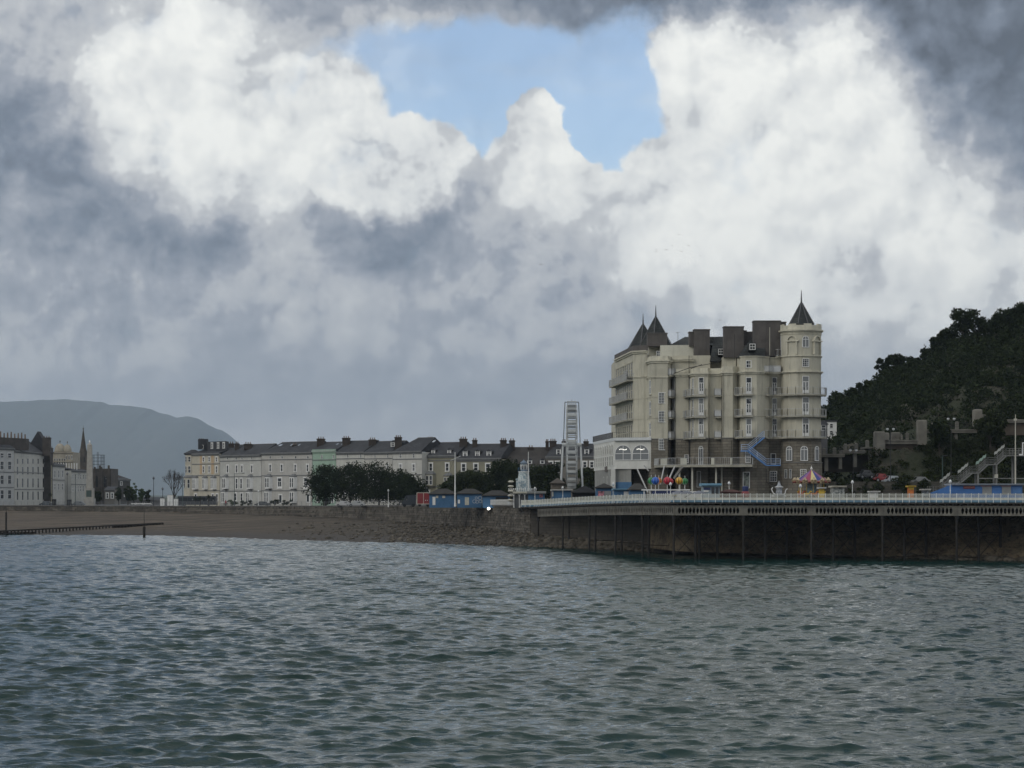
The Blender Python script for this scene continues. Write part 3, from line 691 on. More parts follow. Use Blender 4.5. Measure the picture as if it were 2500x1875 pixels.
# ---------------------------------------------------------------- the big hotel
def build_hotel():
    HD = 15
    root = thing('hotel', 'huge cream clifftop hotel with stone base, balconies and dark pointed turrets', 'hotel', (PX(1760, 340), 340, 8.4)); L0 = Vector(root.location)
    cream = mat('hotel cream', (.51, .485, .392), .85, .09, .25, streak=.75, bump=.01, bscale=2)
    cream2 = mat('hotel trim', (.60, .57, .46), .8, .12, .6, streak=.85)
    pale = mat('hotel pale render', (.55, .54, .46), .85, .08, .4, streak=.5)
    stone = masonry('hotel stone', (.25, .225, .18), (.17, .155, .125), (.10, .09, .075), 1.05, .42, .05)
    slate = masonry('roof slate', (.032, .036, .036), (.060, .066, .060), (.015, .016, .016), .45, .30, .03)
    slab = mat('chimney render', (.105, .095, .088), .9, .14, .5, streak=.5)
    mat('balcony slab', (.38, .365, .30), .85, .15, .8, streak=.7); mat('balcony rail', (.50, .51, .51), .5, .08, 1)
    gr = mat('stone grey', (.22, .215, .20), .9, .15, .6, streak=.5)
    pipe = mat('iron pipe', (.03, .028, .026), .7, .1, 1)
    def P(px, d): d = d+HD; return (PX(px, d)-L0.x, d-L0.y)
    def Z(py, d=322): return PZ(py, d+HD)-L0.z
    def poly(pts): return [P(a, d) for a, d in pts]
    zb, z1, zs, z3, z4, z5, z6 = 0.0, Z(1136), Z(1070), Z(1017), Z(965), Z(909), Z(872)
    def block(front, z0, zt, m, back=16, name='wall'):
        f = poly(front); b = [(f[-1][0], f[-1][1]+back), (f[0][0], f[0][1]+back)]
        return MB().prism(f+b, z0, zt).build(name, m, root)
    def cornice(front, z, h=.35, out=.35, m=None, name='cornice'):
        f = [Vector((*p, 0)) for p in poly(front)]; o = []
        for i, p in enumerate(f):
            a = f[max(0, i-1)]; b = f[min(len(f)-1, i+1)]; u = (b-a).normalized(); o.append(p+Vector((u.y, -u.x, 0))*out)
        mb = MB(); q = [tuple(v[:2]) for v in o]; w = [tuple((v-(ov-v)*.5)[:2]) for v, ov in zip(f, o)][::-1]
        mb.prism(q+w, z-h*.45, z); q2 = [tuple(((ov+v)/2)[:2]) for v, ov in zip(f, o)]; mb.prism(q2+w, z-h, z-h*.45-.002)
        return mb.build(name, m or cream2, root)
    # footprints, camera-left to camera-right: (photo column, distance)
    S0 = [(1503, 356), (1546, 334)]; S1 = [(1546, 334), (1580, 332)]
    S2 = [(1580, 332), (1584, 329), (1592, 327), (1630, 326.5), (1637, 328.5), (1641, 331)]
    S3 = [(1641, 331), (1650, 327.5), (1683, 327)]
    S4 = [(1683, 328), (1688, 325), (1697, 323), (1728, 322.6), (1733, 323.6), (1762, 323.2)]
    S5 = [(1762, 322.5), (1766, 321), (1789, 320.6), (1804, 321.6)]
    S6 = [(1804, 321.6), (1808, 320), (1819, 318.8), (1848, 318.6), (1860, 319.4), (1878, 321)]
    S7 = [(1878, 322.5), (1908, 322.5)]
    ztop0 = Z(857, 334)
    for s, zt in ((S0, ztop0), (S1, ztop0), (S2, Z(880, 328)), (S3, Z(908, 327)), (S4, z5), (S5, z5), (S6, z6), (S7, z6)):
        block(s, zs, zt, cream)
    allp = S0+S1[1:]+S2[1:]+S3[1:]+S4[1:]+S5[1:]+S6[1:]+S7[1:]
    for s in (S0, S1, S2, S3, S4, S5, S6, S7):
        block([(a, d-.12) for a, d in s], zb, zs, stone, name='stone_base')
    # string courses and cornices
    for s, zz in ((S0, ztop0), (S1, ztop0), (S2, Z(880, 328)), (S3, Z(912, 327)), (S4, z5), (S5, z5)): cornice(s, zz, .5, .4)
    for s, zz in ((S0, Z(882, 334)), (S6, z6), (S7, z6)): cornice(s, zz, .22, .15)
    cornice(S6, z5, .45, .38); 
    for s in (S1, S2, S3, S4, S5, S6): 
        for zz in (z3, z4): cornice(s, zz, .12, .07, cream, 'string_course')
        cornice(s, zs+.1, .3, .22, gr, 'string_course')
    cornice(S1, z5, .3, .2); cornice(S2, Z(920, 328), .3, .2)
    # parapets
    for s, zz, h in ((S2, Z(880, 328), .7), (S4, z5, .75), (S5, z5, .9), (S3, Z(908, 327), .5)):
        f = [(a, d+.05) for a, d in s]; pp = poly(f); bb = [(x, y+.3) for x, y in pp][::-1]
        MB().prism(pp+bb, zz, zz+h).build('parapet', cream2, root)
    f = poly([(1500, 357.5), (1546, 333.7), (1582, 331.8)]); MB().prism(f+[(f[2][0], f[2][1]+.5), (f[1][0]+.3, f[1][1]+.6), (f[0][0]+.5, f[0][1]+.2)], ztop0, ztop0+.9).build('parapet', slab, root)
    # set-back upper walls
    block([(1612, 333), (1694, 332)], Z(905), Z(843, 333), pale, 8)
    block([(1640, 329.5), (1734, 328.5)], Z(905), Z(868, 329), cream, 6); cornice([(1640, 329.5), (1694, 328.5)], Z(875, 329), .5, .35)
    block([(1694, 331), (1770, 330)], Z(905), Z(869, 331), cream, 6)
    block([(1765, 325), (1797, 324.6)], Z(905), Z(872, 325), cream, 4)
    block([(1584, 336), (1640, 336)], Z(905), Z(846, 336), pale, 8); block([(1690, 336), (1842, 334)], Z(905), Z(823, 336), slate, 7, 'roof')
    # roofs
    def hip(px0, px1, d0, d1, y0, y1, in0, in1, name='roof', m=slate):
        a, b = P(px0, d0), P(px1, d0); c, e = P(px1, d1), P(px0, d1); za, zt = Z(y0, d0), Z(y1, d0); dm = (d0+d1)/2
        g0 = P(px0+in0, dm); g1 = P(px1-in1, dm)
        mb = MB(); mb.add([(a[0], a[1], za), (b[0], b[1], za), (c[0], c[1], za), (e[0], e[1], za), (g0[0], g0[1], zt), (g1[0], g1[1], zt)], [(0, 1, 5, 4), (2, 3, 4, 5), (1, 2, 5), (3, 0, 4), (3, 2, 1, 0)])
        return mb.build(name, m, root)
    hip(1634, 1790, 334, 344, 843, 817, 38, 4); hip(1733, 1775, 327, 338, 882, 818, 10, 4); hip(1800, 1868, 320.2, 334, 872, 806, 42, 2)
    hip(1880, 1912, 323, 334, 868, 850, 4, 4)
    # spires
    def spire(px, d, pyb, pyt, pyf, r, n=8, ph=math.pi/8):
        x, y = P(px, d); za, zt, zf = Z(pyb, d), Z(pyt, d), Z(pyf, d)
        mb = MB(); mb.lathe(x, y, [(r, za), (r*.93, za+.25), (.17, zt-.5), (.09, zt+.2)], n, ph); sp = mb.build('spire', slate, root)
        fb = MB(); fb.lathe(x, y, [(.16, zt-.25), (.13, zt), (.05, zf-.3), (.015, zf)], 6); fb.build('finial', mat('lead', (.09, .09, .095), .5, .1, 1), sp)
        for i in range(n):                        # leaded hips
            t = 2*math.pi*i/n+ph; hb = MB(); hb.bar((x+r*math.cos(t), y+r*math.sin(t), za+.1), (x+.16*math.cos(t), y+.16*math.sin(t), zt-.4), .09, 4)
            if math.sin(t) < .6: hb.build('hip_roll', MATS['lead'], sp)
        return sp
    spire(1601, 338, 848, 769, 745, 2.95, 4, math.pi/4+.55); spire(1570, 353, 859, 787, 764, 3.05, 4, math.pi/4+.55)
    spire(1956.5, 321.6, 794, 734, 707, 2.15, 8)
    # turret drum on the left corner behind the spire, slabs of chimneys
    def chim(px0, px1, y0, y1, d, th=2.2, name='chimney'):
        a, b = P(px0, d), P(px1, d); mb = MB(); mb.prism([a, b, (b[0], b[1]+th), (a[0], a[1]+th)], Z(y1, d), Z(y0, d)); mb.prism([(a[0]-.08, a[1]-.08), (b[0]+.08, b[1]-.08), (b[0]+.08, b[1]+th+.08), (a[0]-.08, a[1]+th+.08)], Z(y0, d), Z(y0, d)+.18)
        return mb.build(name, slab, root)
    chim(1581, 1629, 815, 845, 333.5, 2.5); chim(1695, 1733, 806, 868, 330.4, 2.4); chim(1683, 1698, 812, 845, 331.4, 2); chim(1768, 1816, 799, 873, 324.2, 2.2)
    chim(1816, 1822, 809, 840, 327, 2); chim(1822, 1846, 812, 845, 328, 2); chim(1841, 1906, 785, 870, 322.8, 2.6); chim(1860, 1880, 870, 875, 322.2, 1.0); chim(1900, 1919, 788, 800, 325.5, 2)
    # dormers
    for px, py, d, w, h in ((1760, 866, 326.6, .9, 1.0), (1837, 854, 320.0, 1.0, 1.0)):
        x, y = P(px, d); dm = MB().box(-w/2-.1, w/2+.1, 0, 2.2, -.1, h+.15).build('dormer', slate, root, (x, y, Z(py, d)))
        a, b = win_meshes(w, h, 'sash4', mat('window white', (.74, .74, .72), .5, .05, 1), glass('window glass')); o = mesh_obj('window', a, None, dm, (0, 0, 0))
    # windows ----------------------------------------------------------
    def win(px, d, y0, y1, wpx, kind, rz=0, **k):
        x, y = P(px, d); w = wpx*(d+HD)/F; za, zb_ = Z(y1, d), Z(y0, d)
        return window(root, x, y, za, w, zb_-za, kind, rz, name='door' if kind == 'french' else 'window', **k)
    floors = ((921, 962), (972, 1014), (1022, 1066))
    def rz_of(p, q): a = P(*p); b = P(*q); return math.atan2(b[1]-a[1], b[0]-a[0])
    for y0, y1 in floors:                       # bay doors
        win(1712, 322.75, y0, y1, 13, 'french', rz_of((1697, 323), (1728, 322.6)))
        win(1828, 318.75, y0, y1, 14, 'french', rz_of((1819, 318.8), (1848, 318.6)))
        win(1891, 322.5, y0, y1, 12, 'french')
        for px, p, q in ((1685.4, S4[0], S4[1]), (1692.4, S4[1], S4[2])): 
            a, b = P(*p), P(*q); window(root, (a[0]+b[0])/2, (a[1]+b[1])/2, Z(y1), .8, Z(y0)-Z(y1), 'sash', rz_of(p, q))
        a, b = P(*S3[0]), P(*S3[1])
        for t in (.3, .72): window(root, a[0]+(b[0]-a[0])*t, a[1]+(b[1]-a[1])*t, Z(y1, 328), .55, Z(y0)-Z(y1), 'sash', rz_of(S3[0], S3[1]))
        a, b = P(*S2[1]), P(*S2[2]); window(root, (a[0]+b[0])/2, (a[1]+b[1])/2, Z(y1, 328), .9, 2.3, 'sash', rz_of(S2[1], S2[2]), surround=cream2)
    win(1828, 318.75, 880, 898, 14, 'sash4')
    win(1607, 333-.0, 857, 871, 9, 'sash4')
    for y0, y1 in ((958, 985), (1003, 1031)): win(1618, 326.65, y0, y1, 21, 'multi')
    win(1617, 326.55, 1071, 1099, 18, 'multi')
    # seafront face, seen almost edge on
    a, b = Vector((*P(*S0[0]), 0)), Vector((*P(*S0[1]), 0)); rz0 = math.atan2(b.y-a.y, b.x-a.x)
    for k, (z0, hh) in enumerate(((zs+.15, 2.6), (z3+.1, 2.6), (z4+.1, 2.7), (z5+.1, 2.4))):
        for i in range(9):
            p = a.lerp(b, (i+.6)/9.2); window(root, p.x, p.y, z0, 1.5, hh, 'sash', rz0, fm=cream2, gm=glass('dark glass', (.015, .018, .02), .1, .0))
    for zz in (z3, z4, Z(937, 350)-.2): balcony(root, [tuple(a.lerp(b, t)[:2]) for t in (-.03, .25, .62, 1.0)], zz, 1.15, 1.1)
    balcony(root, [tuple(a.lerp(b, t)[:2]) for t in (.75, .98)], z5, 1.1, .9)
    # balconies
    for zz in (z3, z4, zs+.1):
        balcony(root, poly([(1668, 327), (1683, 327.5), (1688, 325), (1697, 323), (1724, 322.7)]), zz, 1.1, .9)
        balcony(root, poly([(1745, 323.4), (1762, 323.2)]), zz, 1.15, .9, panel=True)
        balcony(root, poly([(1804, 321.4), (1808, 320), (1819, 318.8), (1838, 318.7)]), zz, 1.1, .85)
        balcony(root, poly([(1627, 327), (1637, 328.5), (1645, 328.7)]), zz, 1.15, .9, panel=True)
    balcony(root, poly([(1627, 327), (1637, 328.5), (1645, 328.7)]), Z(917, 328), 1.15, .9, panel=True)
    balcony(root, poly([(1866, 319.9), (1880, 321.2), (1905, 321.2)]), z5-.1, 1.1, .9, panel=True)
    # corner tower
    tx, ty = P(1955.5, 321.6); r = 49*(337)/F
    N = 16; ph = math.pi/16-math.pi/2+math.pi/16
    MB().lathe(tx, ty, [(r, zs), (r, Z(806))], N, ph).build('tower', cream, root)
    MB().lathe(tx, ty, [(r+.22, 0), (r+.16, Z(1130)), (r+.06, Z(1130)+.01), (r+.05, zs)], N, ph).build('tower_base', stone, root)
    for zz, h, o in ((Z(871), .3, .22), (Z(909), .4, .38), (Z(808), .55, .38), (Z(817), .25, .12), (Z(1129), .25, .3)):
        MB().lathe(tx, ty, [(r+.02, zz-h), (r+o*.6, zz-h*.45), (r+o, zz-h*.4), (r+o, zz), (r-.2, zz+.05)], N, ph).build('tower_cornice', cream2 if zz > zs else gr, root)
    pr = MB()                                    # crenellated parapet
    for i in range(N):
        t0, t1 = 2*math.pi*i/N+ph, 2*math.pi*(i+1)/N+ph; hh = Z(794 if i % 2 else 797.5)
        q = [(tx+rr*math.cos(t), ty+rr*math.sin(t)) for rr, t in ((r+.1, t0), (r+.1, t1), (r-.2, t1), (r-.2, t0))]; pr.prism(q, Z(808)+.04, hh)
    pr.build('tower_parapet', cream2, root)
    def tw(px, y0, y1, wpx, kind, stoneb=False, **k):
        s = (px-1955.5)/49.0; ang = math.asin(max(-.97, min(.97, s))); rr = r*math.cos(math.pi/N)+(.17 if stoneb else 0.02)
        x, y = tx+math.sin(ang)*rr, ty-math.cos(ang)*rr; w = wpx*337/F/max(.35, math.cos(ang))
        return window(root, x, y, Z(y1), w, Z(y0)-Z(y1), kind, ang, name='door' if kind == 'french' else 'window', **k)
    tw(1960, 824, 852, 17, 'arch', surround=None); tw(1960, 879, 899, 17, 'multi')
    for y0, y1 in floors: tw(1960, y0, y1, 17, 'french')
    for px, w in ((1923, 13), (1956, 18), (1987, 11)): tw(px, 1090, 1126, w, 'arch', True)
    tw(1916.5, 1146, 1168, 4.5, 'plain', True); tw(1925.5, 1146, 1168, 4.5, 'plain', True); tw(1954, 1146, 1168, 15, 'multi', True)
    for px in (1928, 1990):                      # blind arches in relief
        s = (px-1955.5)/49.0; ang = math.asin(s); rr = r*math.cos(math.pi/N)+.16; w = .80; h0, h1 = Z(868), Z(824); mb = MB()
        mb.box(-w-.12, -w+.05, -.06, .3, 0, h1-h0-w); mb.box(w-.05, w+.12, -.06, .3, 0, h1-h0-w); mb.box(-w-.4, w+.4, -.09, .3, h1-h0-w-.1, h1-h0-w+.1)
        for i in range(8):
            a, b = math.pi*i/8, math.pi*(i+1)/8; zc = h1-h0-w; q = [((w+.12)*math.cos(a), zc+(w+.12)*math.sin(a)), ((w+.12)*math.cos(b), zc+(w+.12)*math.sin(b)), ((w-.05)*math.cos(b), zc+(w-.05)*math.sin(b)), ((w-.05)*math.cos(a), zc+(w-.05)*math.sin(a))]
            mb.add([(x, -.07, z) for x, z in q]+[(x, .3, z) for x, z in q], [(3, 2, 1, 0), (0, 1, 5, 4), (2, 3, 7, 6)])
        mb.build('blind_arch', cream2, root, (tx+math.sin(ang)*rr, ty-math.cos(ang)*rr, h0), ang)
    for zz in (z3, z4, zs+.1):                   # long balconies wrapping the tower
        arc = [(tx+(r+.0)*math.sin(t), ty-(r+.0)*math.cos(t)) for t in [R(q) for q in (-58, -40, -20, 0, 20, 40, 60, 80, 98)]]
        balcony(root, poly([(1867, 320.2), (1884, 321.6)])+[P(1903, 320.8)]+arc, zz, 1.15, .85)
    arc = [(tx+r*math.sin(R(t)), ty-r*math.cos(R(t))) for t in (-70, -60)]
    x, y = P(1904, 321.5); balcony(root, [P(1900, 321.9), P(1907, 321.4)], Z(870), 1.1, .6)
    # first floor terrace in front of the stone base
    terr = [(1612, 328), (1625, 322), (1662, 319.5), (1700, 318.6), (1790, 316.9), (1838, 316.2)]
    balcony(root, poly(terr), z1, 1.15, 1.2, .35)
    fl = poly(terr); MB().prism(fl+[(fl[-1][0], fl[-1][1]+5), (fl[0][0], fl[0][1]+5)], z1-.35, z1-.02).build('terrace_floor', gr, root)
    solid = MB()
    for a, b in (((1613, 325.5), (1627, 321)), ((1661, 318.6), (1676, 318)), ((1736, 316.6), (1744, 316.5)), ((1783, 315.8), (1788, 315.7))):
        solid.obox(P(*a), P(*b), .15, z1+.02, z1+1.1)
    solid.build('terrace_panel', pale, root)
    for px, d in ((1659, 319.5), (1690, 318.6), (1748, 318), (1762, 320.5)):
        x, y = P(px, d); MB().box(-.13, .13, -.13, .13, 0, z1-.35).build('terrace_column', pale, root, (x, y, 0))
    st = mat('strut metal', (.42, .42, .41), .6, .1, 1)
    for (pa, ya, da), (pb, yb, db) in (((1622, 1138, 320.5), (1612, 1183, 318)), ((1648, 1138, 319), (1633, 1170, 317)), ((1556, 1146, 327), (1582, 1203, 320)), ((1572, 1136, 327.2), (1584, 1150, 327))):
        a = P(pa, da); b = P(pb, db); MB().bar((a[0], a[1], Z(ya, da)), (b[0], b[1], Z(yb, db)), .13).build('strut', st, root)
    a, b = P(1666, 316.5), P(1646, 317.5); MB().bar((a[0], a[1], Z(1140, 317)), (b[0], b[1], Z(1168, 317)), .25).build('strut', gr, root)
    # openings in the stone base
    win(1711, 322.6, 1089, 1136, 11, 'arch'); win(1676, 326.8, 1110, 1130, 11, 'multi'); win(1826, 318.5, 1100, 1130, 13, 'multi'); win(1888, 322.3, 1150, 1176, 18, 'multi', gm=glass('window glass')); win(1888, 322.3, 1107, 1134, 13, 'plain', gm=mat('door dark', (.02, .02, .022), .6, .1, 1))
    win(1822, 318.55, 1152, 1192, 17, 'plain', gm=mat('poster door', (.26, .29, .26), .6, .5, 1.2)); win(1706, 322.7, 1150, 1190, 10, 'plain', gm=mat('door grey', (.16, .16, .15), .6, .2, 1))
    # rainwater pipes
    for px, d, y0, y1 in ((1765, 320.9, 905, 1065), (1712+50, 322.4, 918, 1070), (1879, 321.6, 915, 1065), (1786, 320.3, 1075, 1118), (1800, 320.9, 918, 1112), (1682, 326.6, 868, 1120), (1634, 327, 1075, 1125), (1871, 320, 1145, 1178), (1879, 322.2, 799, 868), (1793, 320.7, 816, 880), (1570, 332.2, 870, 1070)):
        x, y = P(px, d); MB().bar((x, y-.1, Z(y1, d)), (x, y-.1, Z(y0, d)), .055).build('drainpipe', pipe if px not in (1879, 1570) else pale, root)
    for (pa, ya, da), (pb, yb, db) in (((1645, 912, 326.8), (1686, 897, 326.4)), ((1686, 897, 326.4), (1755, 884, 326)), ((1686, 900, 326.4), (1714, 890, 326)), ((1871, 1178, 319.8), (1900, 1188, 319))):
        a, b = P(pa, da), P(pb, db); MB().bar((a[0], a[1], Z(ya, da)), (b[0], b[1], Z(yb, db)), .07).build('drainpipe', pipe, root)
    # aerials
    x, y = P(1655, 334); MB().bar((x, y, Z(845, 334)), (x, y, Z(811, 334)), .04).bar((x-.4, y, Z(812, 334)), (x+.3, y, Z(811, 334)), .03).build('aerial', pipe, root)
    # blue fire stair
    bl = mat('stair blue', (.10, .24, .52), .6, .12, 1); wh = mat('stair rail', (.50, .60, .75), .6, .1, 1)
    S = [(1866, 1058+10, 317.8), (1826, 1101, 317.6), (1810, 1101, 317.6), (1826, 1101, 316.4), (1871, 1136, 316.6), (1905, 1136, 316.9)]
    def V3(t): x, y = P(t[0], t[2]); return Vector((x, y, Z(t[1], t[2])))
    fs_ = MB(); hr = MB()
    for i, j in ((0, 1), (2, 3), (3, 4), (4, 5)):
        a, b = V3(S[i]), V3(S[j]); fs_.bar(a, b, .13)
        back = Vector((0, 1.1, 0)); fs_.bar(a+back, b+back, .10)
        n = max(2, int((b-a).length/.3))
        for k in range(n): p = a.lerp(b, k/n); fs_.add([p, p+Vector((.3, 0, 0)), p+Vector((.3, 1.1, 0)), p+Vector((0, 1.1, 0))], [(0, 1, 2, 3)])
        up = Vector((0, 0, 1.05)); 
        for q in (0, 1):
            for hh in (.35, .7, 1.05): (hr if q == 0 else fs_).bar(a+back*q+Vector((0, 0, hh)), b+back*q+Vector((0, 0, hh)), .035)
        m_ = max(1, int((b-a).length/1.6))
        for k in range(m_+1): p = a.lerp(b, k/m_); hr.bar(p, p+up, .04)
    o = fs_.build('fire_stair', bl, root); hr.build('handrail', wh, o)
    # glazed wing on the left
    W = [(1450, 358), (1500, 330), (1592, 327.5)]
    W = [(a, d) for a, d in W]; wt_, wm, wl = Z(1076, 330), Z(1145, 330), 0
    pl = mat('wing white', (.62, .62, .58), .8, .06, .4, streak=.3); gy = mat('wing grey', (.27, .27, .25), .85, .1, .4, streak=.5)
    f = poly(W); MB().prism(f+[(f[2][0], f[2][1]+9), (f[0][0]+4, f[0][1]+6)], wm, wt_).build('glazed_wing', pl, root)
    f2 = poly([(1452, 357), (1500, 330.6), (1541, 329)]); MB().prism(f2+[(f2[2][0], f2[2][1]+9), (f2[0][0]+4, f2[0][1]+6)], 0, wm-.002).build('wing_base', gy, root)
    f3 = poly([(1449, 358), (1500, 329.5), (1590, 327)]); MB().prism(f3+[(f3[2][0], f3[2][1]+9), (f3[0][0]+4, f3[0][1]+7)], wt_, wt_+.5).build('wing_fascia', mat('fascia pale', (.58, .60, .60), .7, .05, 1), root)
    f4 = poly([(1500, 330.2), (1542, 328.7)]); MB().prism(f4+[(f4[1][0], f4[1][1]+1), (f4[0][0], f4[0][1]+1)], .0, Z(1177, 330)).build('blue_dado', mat('kiosk blue', (.05, .14, .27), .7, .12, .8, streak=.3), root)
    x, y = P(1497, 329.8); MB().box(-.35, .35, -.35, .35, 0, wm+.0).build('corner_column', pl, root, (x, y, 0))
    a, b = Vector((*P(*W[1]), 0)), Vector((*P(*W[2]), 0)); rz = math.atan2(b.y-a.y, b.x-a.x)
    lamp = emit('wing lamp', (1.0, .97, .88), 2.2)
    for t, in ((.235,), (.70,)):
        p = a.lerp(b, t); o = window(root, p.x, p.y-.03, Z(1124, 330), 3.0, Z(1087, 330)-Z(1125, 330), 'arch', rz, gm=glass('wing glass', (.17, .18, .185), .12, .2))
        for s in (): q = p+(b-a).normalized()*s; window(root, q.x, q.y-.02, Z(1125, 330), .9, 1.6, 'plain', rz, fm=pl, gm=glass('wing glass', (.10, .11, .115), .12, .2))
        lm = MB()
        for i in range(7): lm.lathe(-.6+i*.2, -.12, [(.01, 1.76+.07*math.sin(i*1.1)), (.05, 1.83+.07*math.sin(i*1.1)), (.01, 1.90+.07*math.sin(i*1.1))], 6)
        lm.build('lamp_cluster', lamp, o)
    a, b = Vector((*P(*W[0]), 0)), Vector((*P(*W[1]), 0)); rz = math.atan2(b.y-a.y, b.x-a.x); l = (b-a).length
    for i in range(9):
        p = a.lerp(b, (i+.6)/9.4)
        window(root, p.x, p.y, Z(1108, 330), 1.3, Z(1083, 330)-Z(1108, 330), 'arch', rz, fm=pl, gm=glass('dark glass', (.015, .018, .02), .1, .0))
        window(root, p.x, p.y, Z(1137, 330), 1.5, Z(1112, 330)-Z(1137, 330), 'sash', rz, fm=pl, gm=glass('wing glass'))
    for i in range(5):
        p = a.lerp(b, (i+.7)/5.6); window(root, p.x+.12, p.y+.2, Z(1190, 330), 1.6, 1.9, 'sash', rz, fm=pl); window(root, p.x+.12, p.y+.2, Z(1165, 330), 1.3, 1.3, 'plain', rz, fm=gy)
    p = a.lerp(b, .62); MB().box(-1.6, 1.6, -.08, -.01, 0, 1.0).build('sign_board', mat('sign brown', (.12, .10, .085), .7, .2, 2), root, (p.x, p.y, Z(1152, 340)), rz)
    balcony(root, poly([(1449, 359), (1497, 333), (1590, 331)]), wt_+.5, 1.0, .1, .05, rm=mat('rail dark', (.08, .075, .07), .7, .1, 1), name='roof_terrace')
build_hotel()
# ---------------------------------------------------------------- seafront terraces
TD = ([300, 452, 640, 762, 960, 1031, 1115, 1215, 1330, 1460], [655, 640, 610, 596, 572, 565, 558, 552, 556, 548])
def td(px): return float(np.interp(px, *TD))
SLATE = masonry('town slate', (.040, .042, .048), (.055, .056, .062), (.022, .022, .025), .5, .35, .03)
BRICK = masonry('chimney brick', (.075, .055, .042), (.05, .038, .03), (.03, .028, .025), .5, .2, .02)
MATS['window glass'] = glass('town glass', (.018, .021, .024), .12, .22)
WHT = mat('window white', (.62, .62, .60)); GL = glass('window glass'); GREY = mat('trim grey', (.16, .165, .165), .8, .1, 1)
def chimney(parent, L0, px, y0, y1, wpx, d, pots=3, th=1.5, m=None):
    x = PX(px, d)-L0.x; w = wpx*d/F; z1 = PZ(y0, d)-L0.z; z0 = PZ(y1, d)-L0.z; y = d-L0.y; ph = .55
    c = MB(); c.box(x-w/2, x+w/2, y, y+th, z0-1.2, z1-ph); c.box(x-w/2-.12, x+w/2+.12, y-.12, y+th+.12, z1-ph-.35, z1-ph-.1)
    o = c.build('chimney', m or BRICK, parent)
    for i in range(pots):
        t = (i+.5)/pots-.5; pm = MB(); pm.lathe(x+t*w*.85, y+th*.5, [(.15, z1-ph), (.12, z1-.1), (.15, z1)], 6); pm.build('chimney_pot', mat('chimney pot', (.16, .11, .075), .9, .1, 1), o)
    return o
def house(name, label, cat, px0, px1, eave, ridge, col, wins=(), bays=(), strings=(), chims=(), dormers=(), base_y=1235, hip=(0, 0), depth=11.0, streak=.35, d_off=0.0, roofm=None, surround=WHT, parapet=0, gz=6.1, skylights=(), wkind='sash', wfm=None, fd=None, corn=GREY):
    d0, d1 = fd or (td(px0)+d_off, td(px1)+d_off); dm = (d0+d1)/2
    root = thing(name, label, cat, (PX((px0+px1)/2, dm), dm, gz)); L0 = Vector(root.location)
    A = Vector((PX(px0, d0), d0, 0))-L0; B = Vector((PX(px1, d1), d1, 0))-L0; A.z = B.z = 0; u = (B-A).normalized(); q = Vector((u.y, -u.x, 0)); rz = math.atan2(u.y, u.x)
    def at(px):
        s = (px-CX)/F; X0, X1 = PX(px0, d0), PX(px1, d1); t = (s*d0-X0)/((X1-X0)-s*(d1-d0))
        return A.lerp(B, t), d0+(d1-d0)*t
    ze = PZ(eave, dm)-gz; zr = PZ(ridge, dm+depth/2)-gz
    wm = mat('render '+name+str(px0), col, .85, .07, .4, streak=streak)
    A2, B2 = A-q*depth, B-q*depth
    MB().prism([tuple(v[:2]) for v in (A, B, B2, A2)], -.6, ze).build('wall', wm, root)
    def strip(z0, z1, out, m, nm, p=A, r=B):
        MB().prism([tuple(v[:2]) for v in (p+q*out, r+q*out, r-q*.05, p-q*.05)], z0, z1).build(nm, m, root)
    strip(ze-.1, ze+.32, .45, corn, 'cornice'); strip(ze-.45, ze-.11, .2, corn if corn is GREY else wm, 'frieze')
    if parapet: strip(ze+.321, ze+parapet, .1, wm, 'parapet')
    for y in strings: strip(PZ(y, dm)-gz-.1, PZ(y, dm)-gz+.14, .12, GREY, 'string_course')
    # roof
    R0 = A.lerp(A2, .5)+u*hip[0]; R1 = B.lerp(B2, .5)-u*hip[1]; zf = ze+.33; ov = .25
    f = [A+q*ov, B+q*ov, B2-q*ov, A2-q*ov]
    vs = [(v.x, v.y, zf) for v in f]+[(R0.x, R0.y, zr), (R1.x, R1.y, zr)]
    MB().add(vs, [(0, 1, 5, 4), (2, 3, 4, 5), (1, 2, 5), (3, 0, 4), (3, 2, 1, 0)]) if False else None
    rm = MB(); rm.add(vs, [(0, 1, 5, 4), (2, 3, 4, 5), (1, 2, 5), (3, 0, 4), (3, 2, 1, 0)]); roof = rm.build('roof', roofm or SLATE, root)
    rb = MB(); rb.bar(R0+Vector((0, 0, zr)), R1+Vector((0, 0, zr)), .12, 4); rb.build('ridge_tile', GREY, roof)
    def wz(y, d): return PZ(y, d)-gz
    for px, y0, y1, wp, kind, *sr in wins:
        p, d = at(px); window(root, p.x, p.y, wz(y1, d), wp*d/F, wz(y0, d)-wz(y1, d), kind, rz, surround=(surround if not sr else sr[0]), fm=wfm)
    for px, y0, y1, wp, n in bays:                      # square bays with their own lead roof
        p, d = at(px); w = wp*d/F; z0, z1 = wz(y1, d), wz(y0, d); pr = 1.0
        b = MB(); pts = [p-u*w/2, p-u*(w/2-.35)+q*pr, p+u*(w/2-.35)+q*pr, p+u*w/2]; b.prism([tuple(v[:2]) for v in pts], z0-.35, z1+.3); bo = b.build('bay', WHT if col[0] > .3 else wm, root)
        t = MB(); z = z1+.3; pp = [v+q*.12 for v in pts]; t.prism([tuple(v[:2]) for v in pp], z+.002, z+.2); cpt = [p-u*w*.22, p-u*w*.2+q*.2, p+u*w*.2+q*.2, p+u*w*.22]
        t.prism([tuple(v[:2]) for v in pp], z+.202, z+.95, [tuple(v[:2]) for v in cpt]); t.build('bay_roof', GREY, root)
        ww = (w-.9)/n-.22
        for i in range(n):
            c = p+q*pr+u*((i+.5)/n-.5)*(w-.8); window(root, c.x, c.y, z0, ww, z1-z0, wkind, rz, surround=None)
        a, bb = pts[0], pts[1]
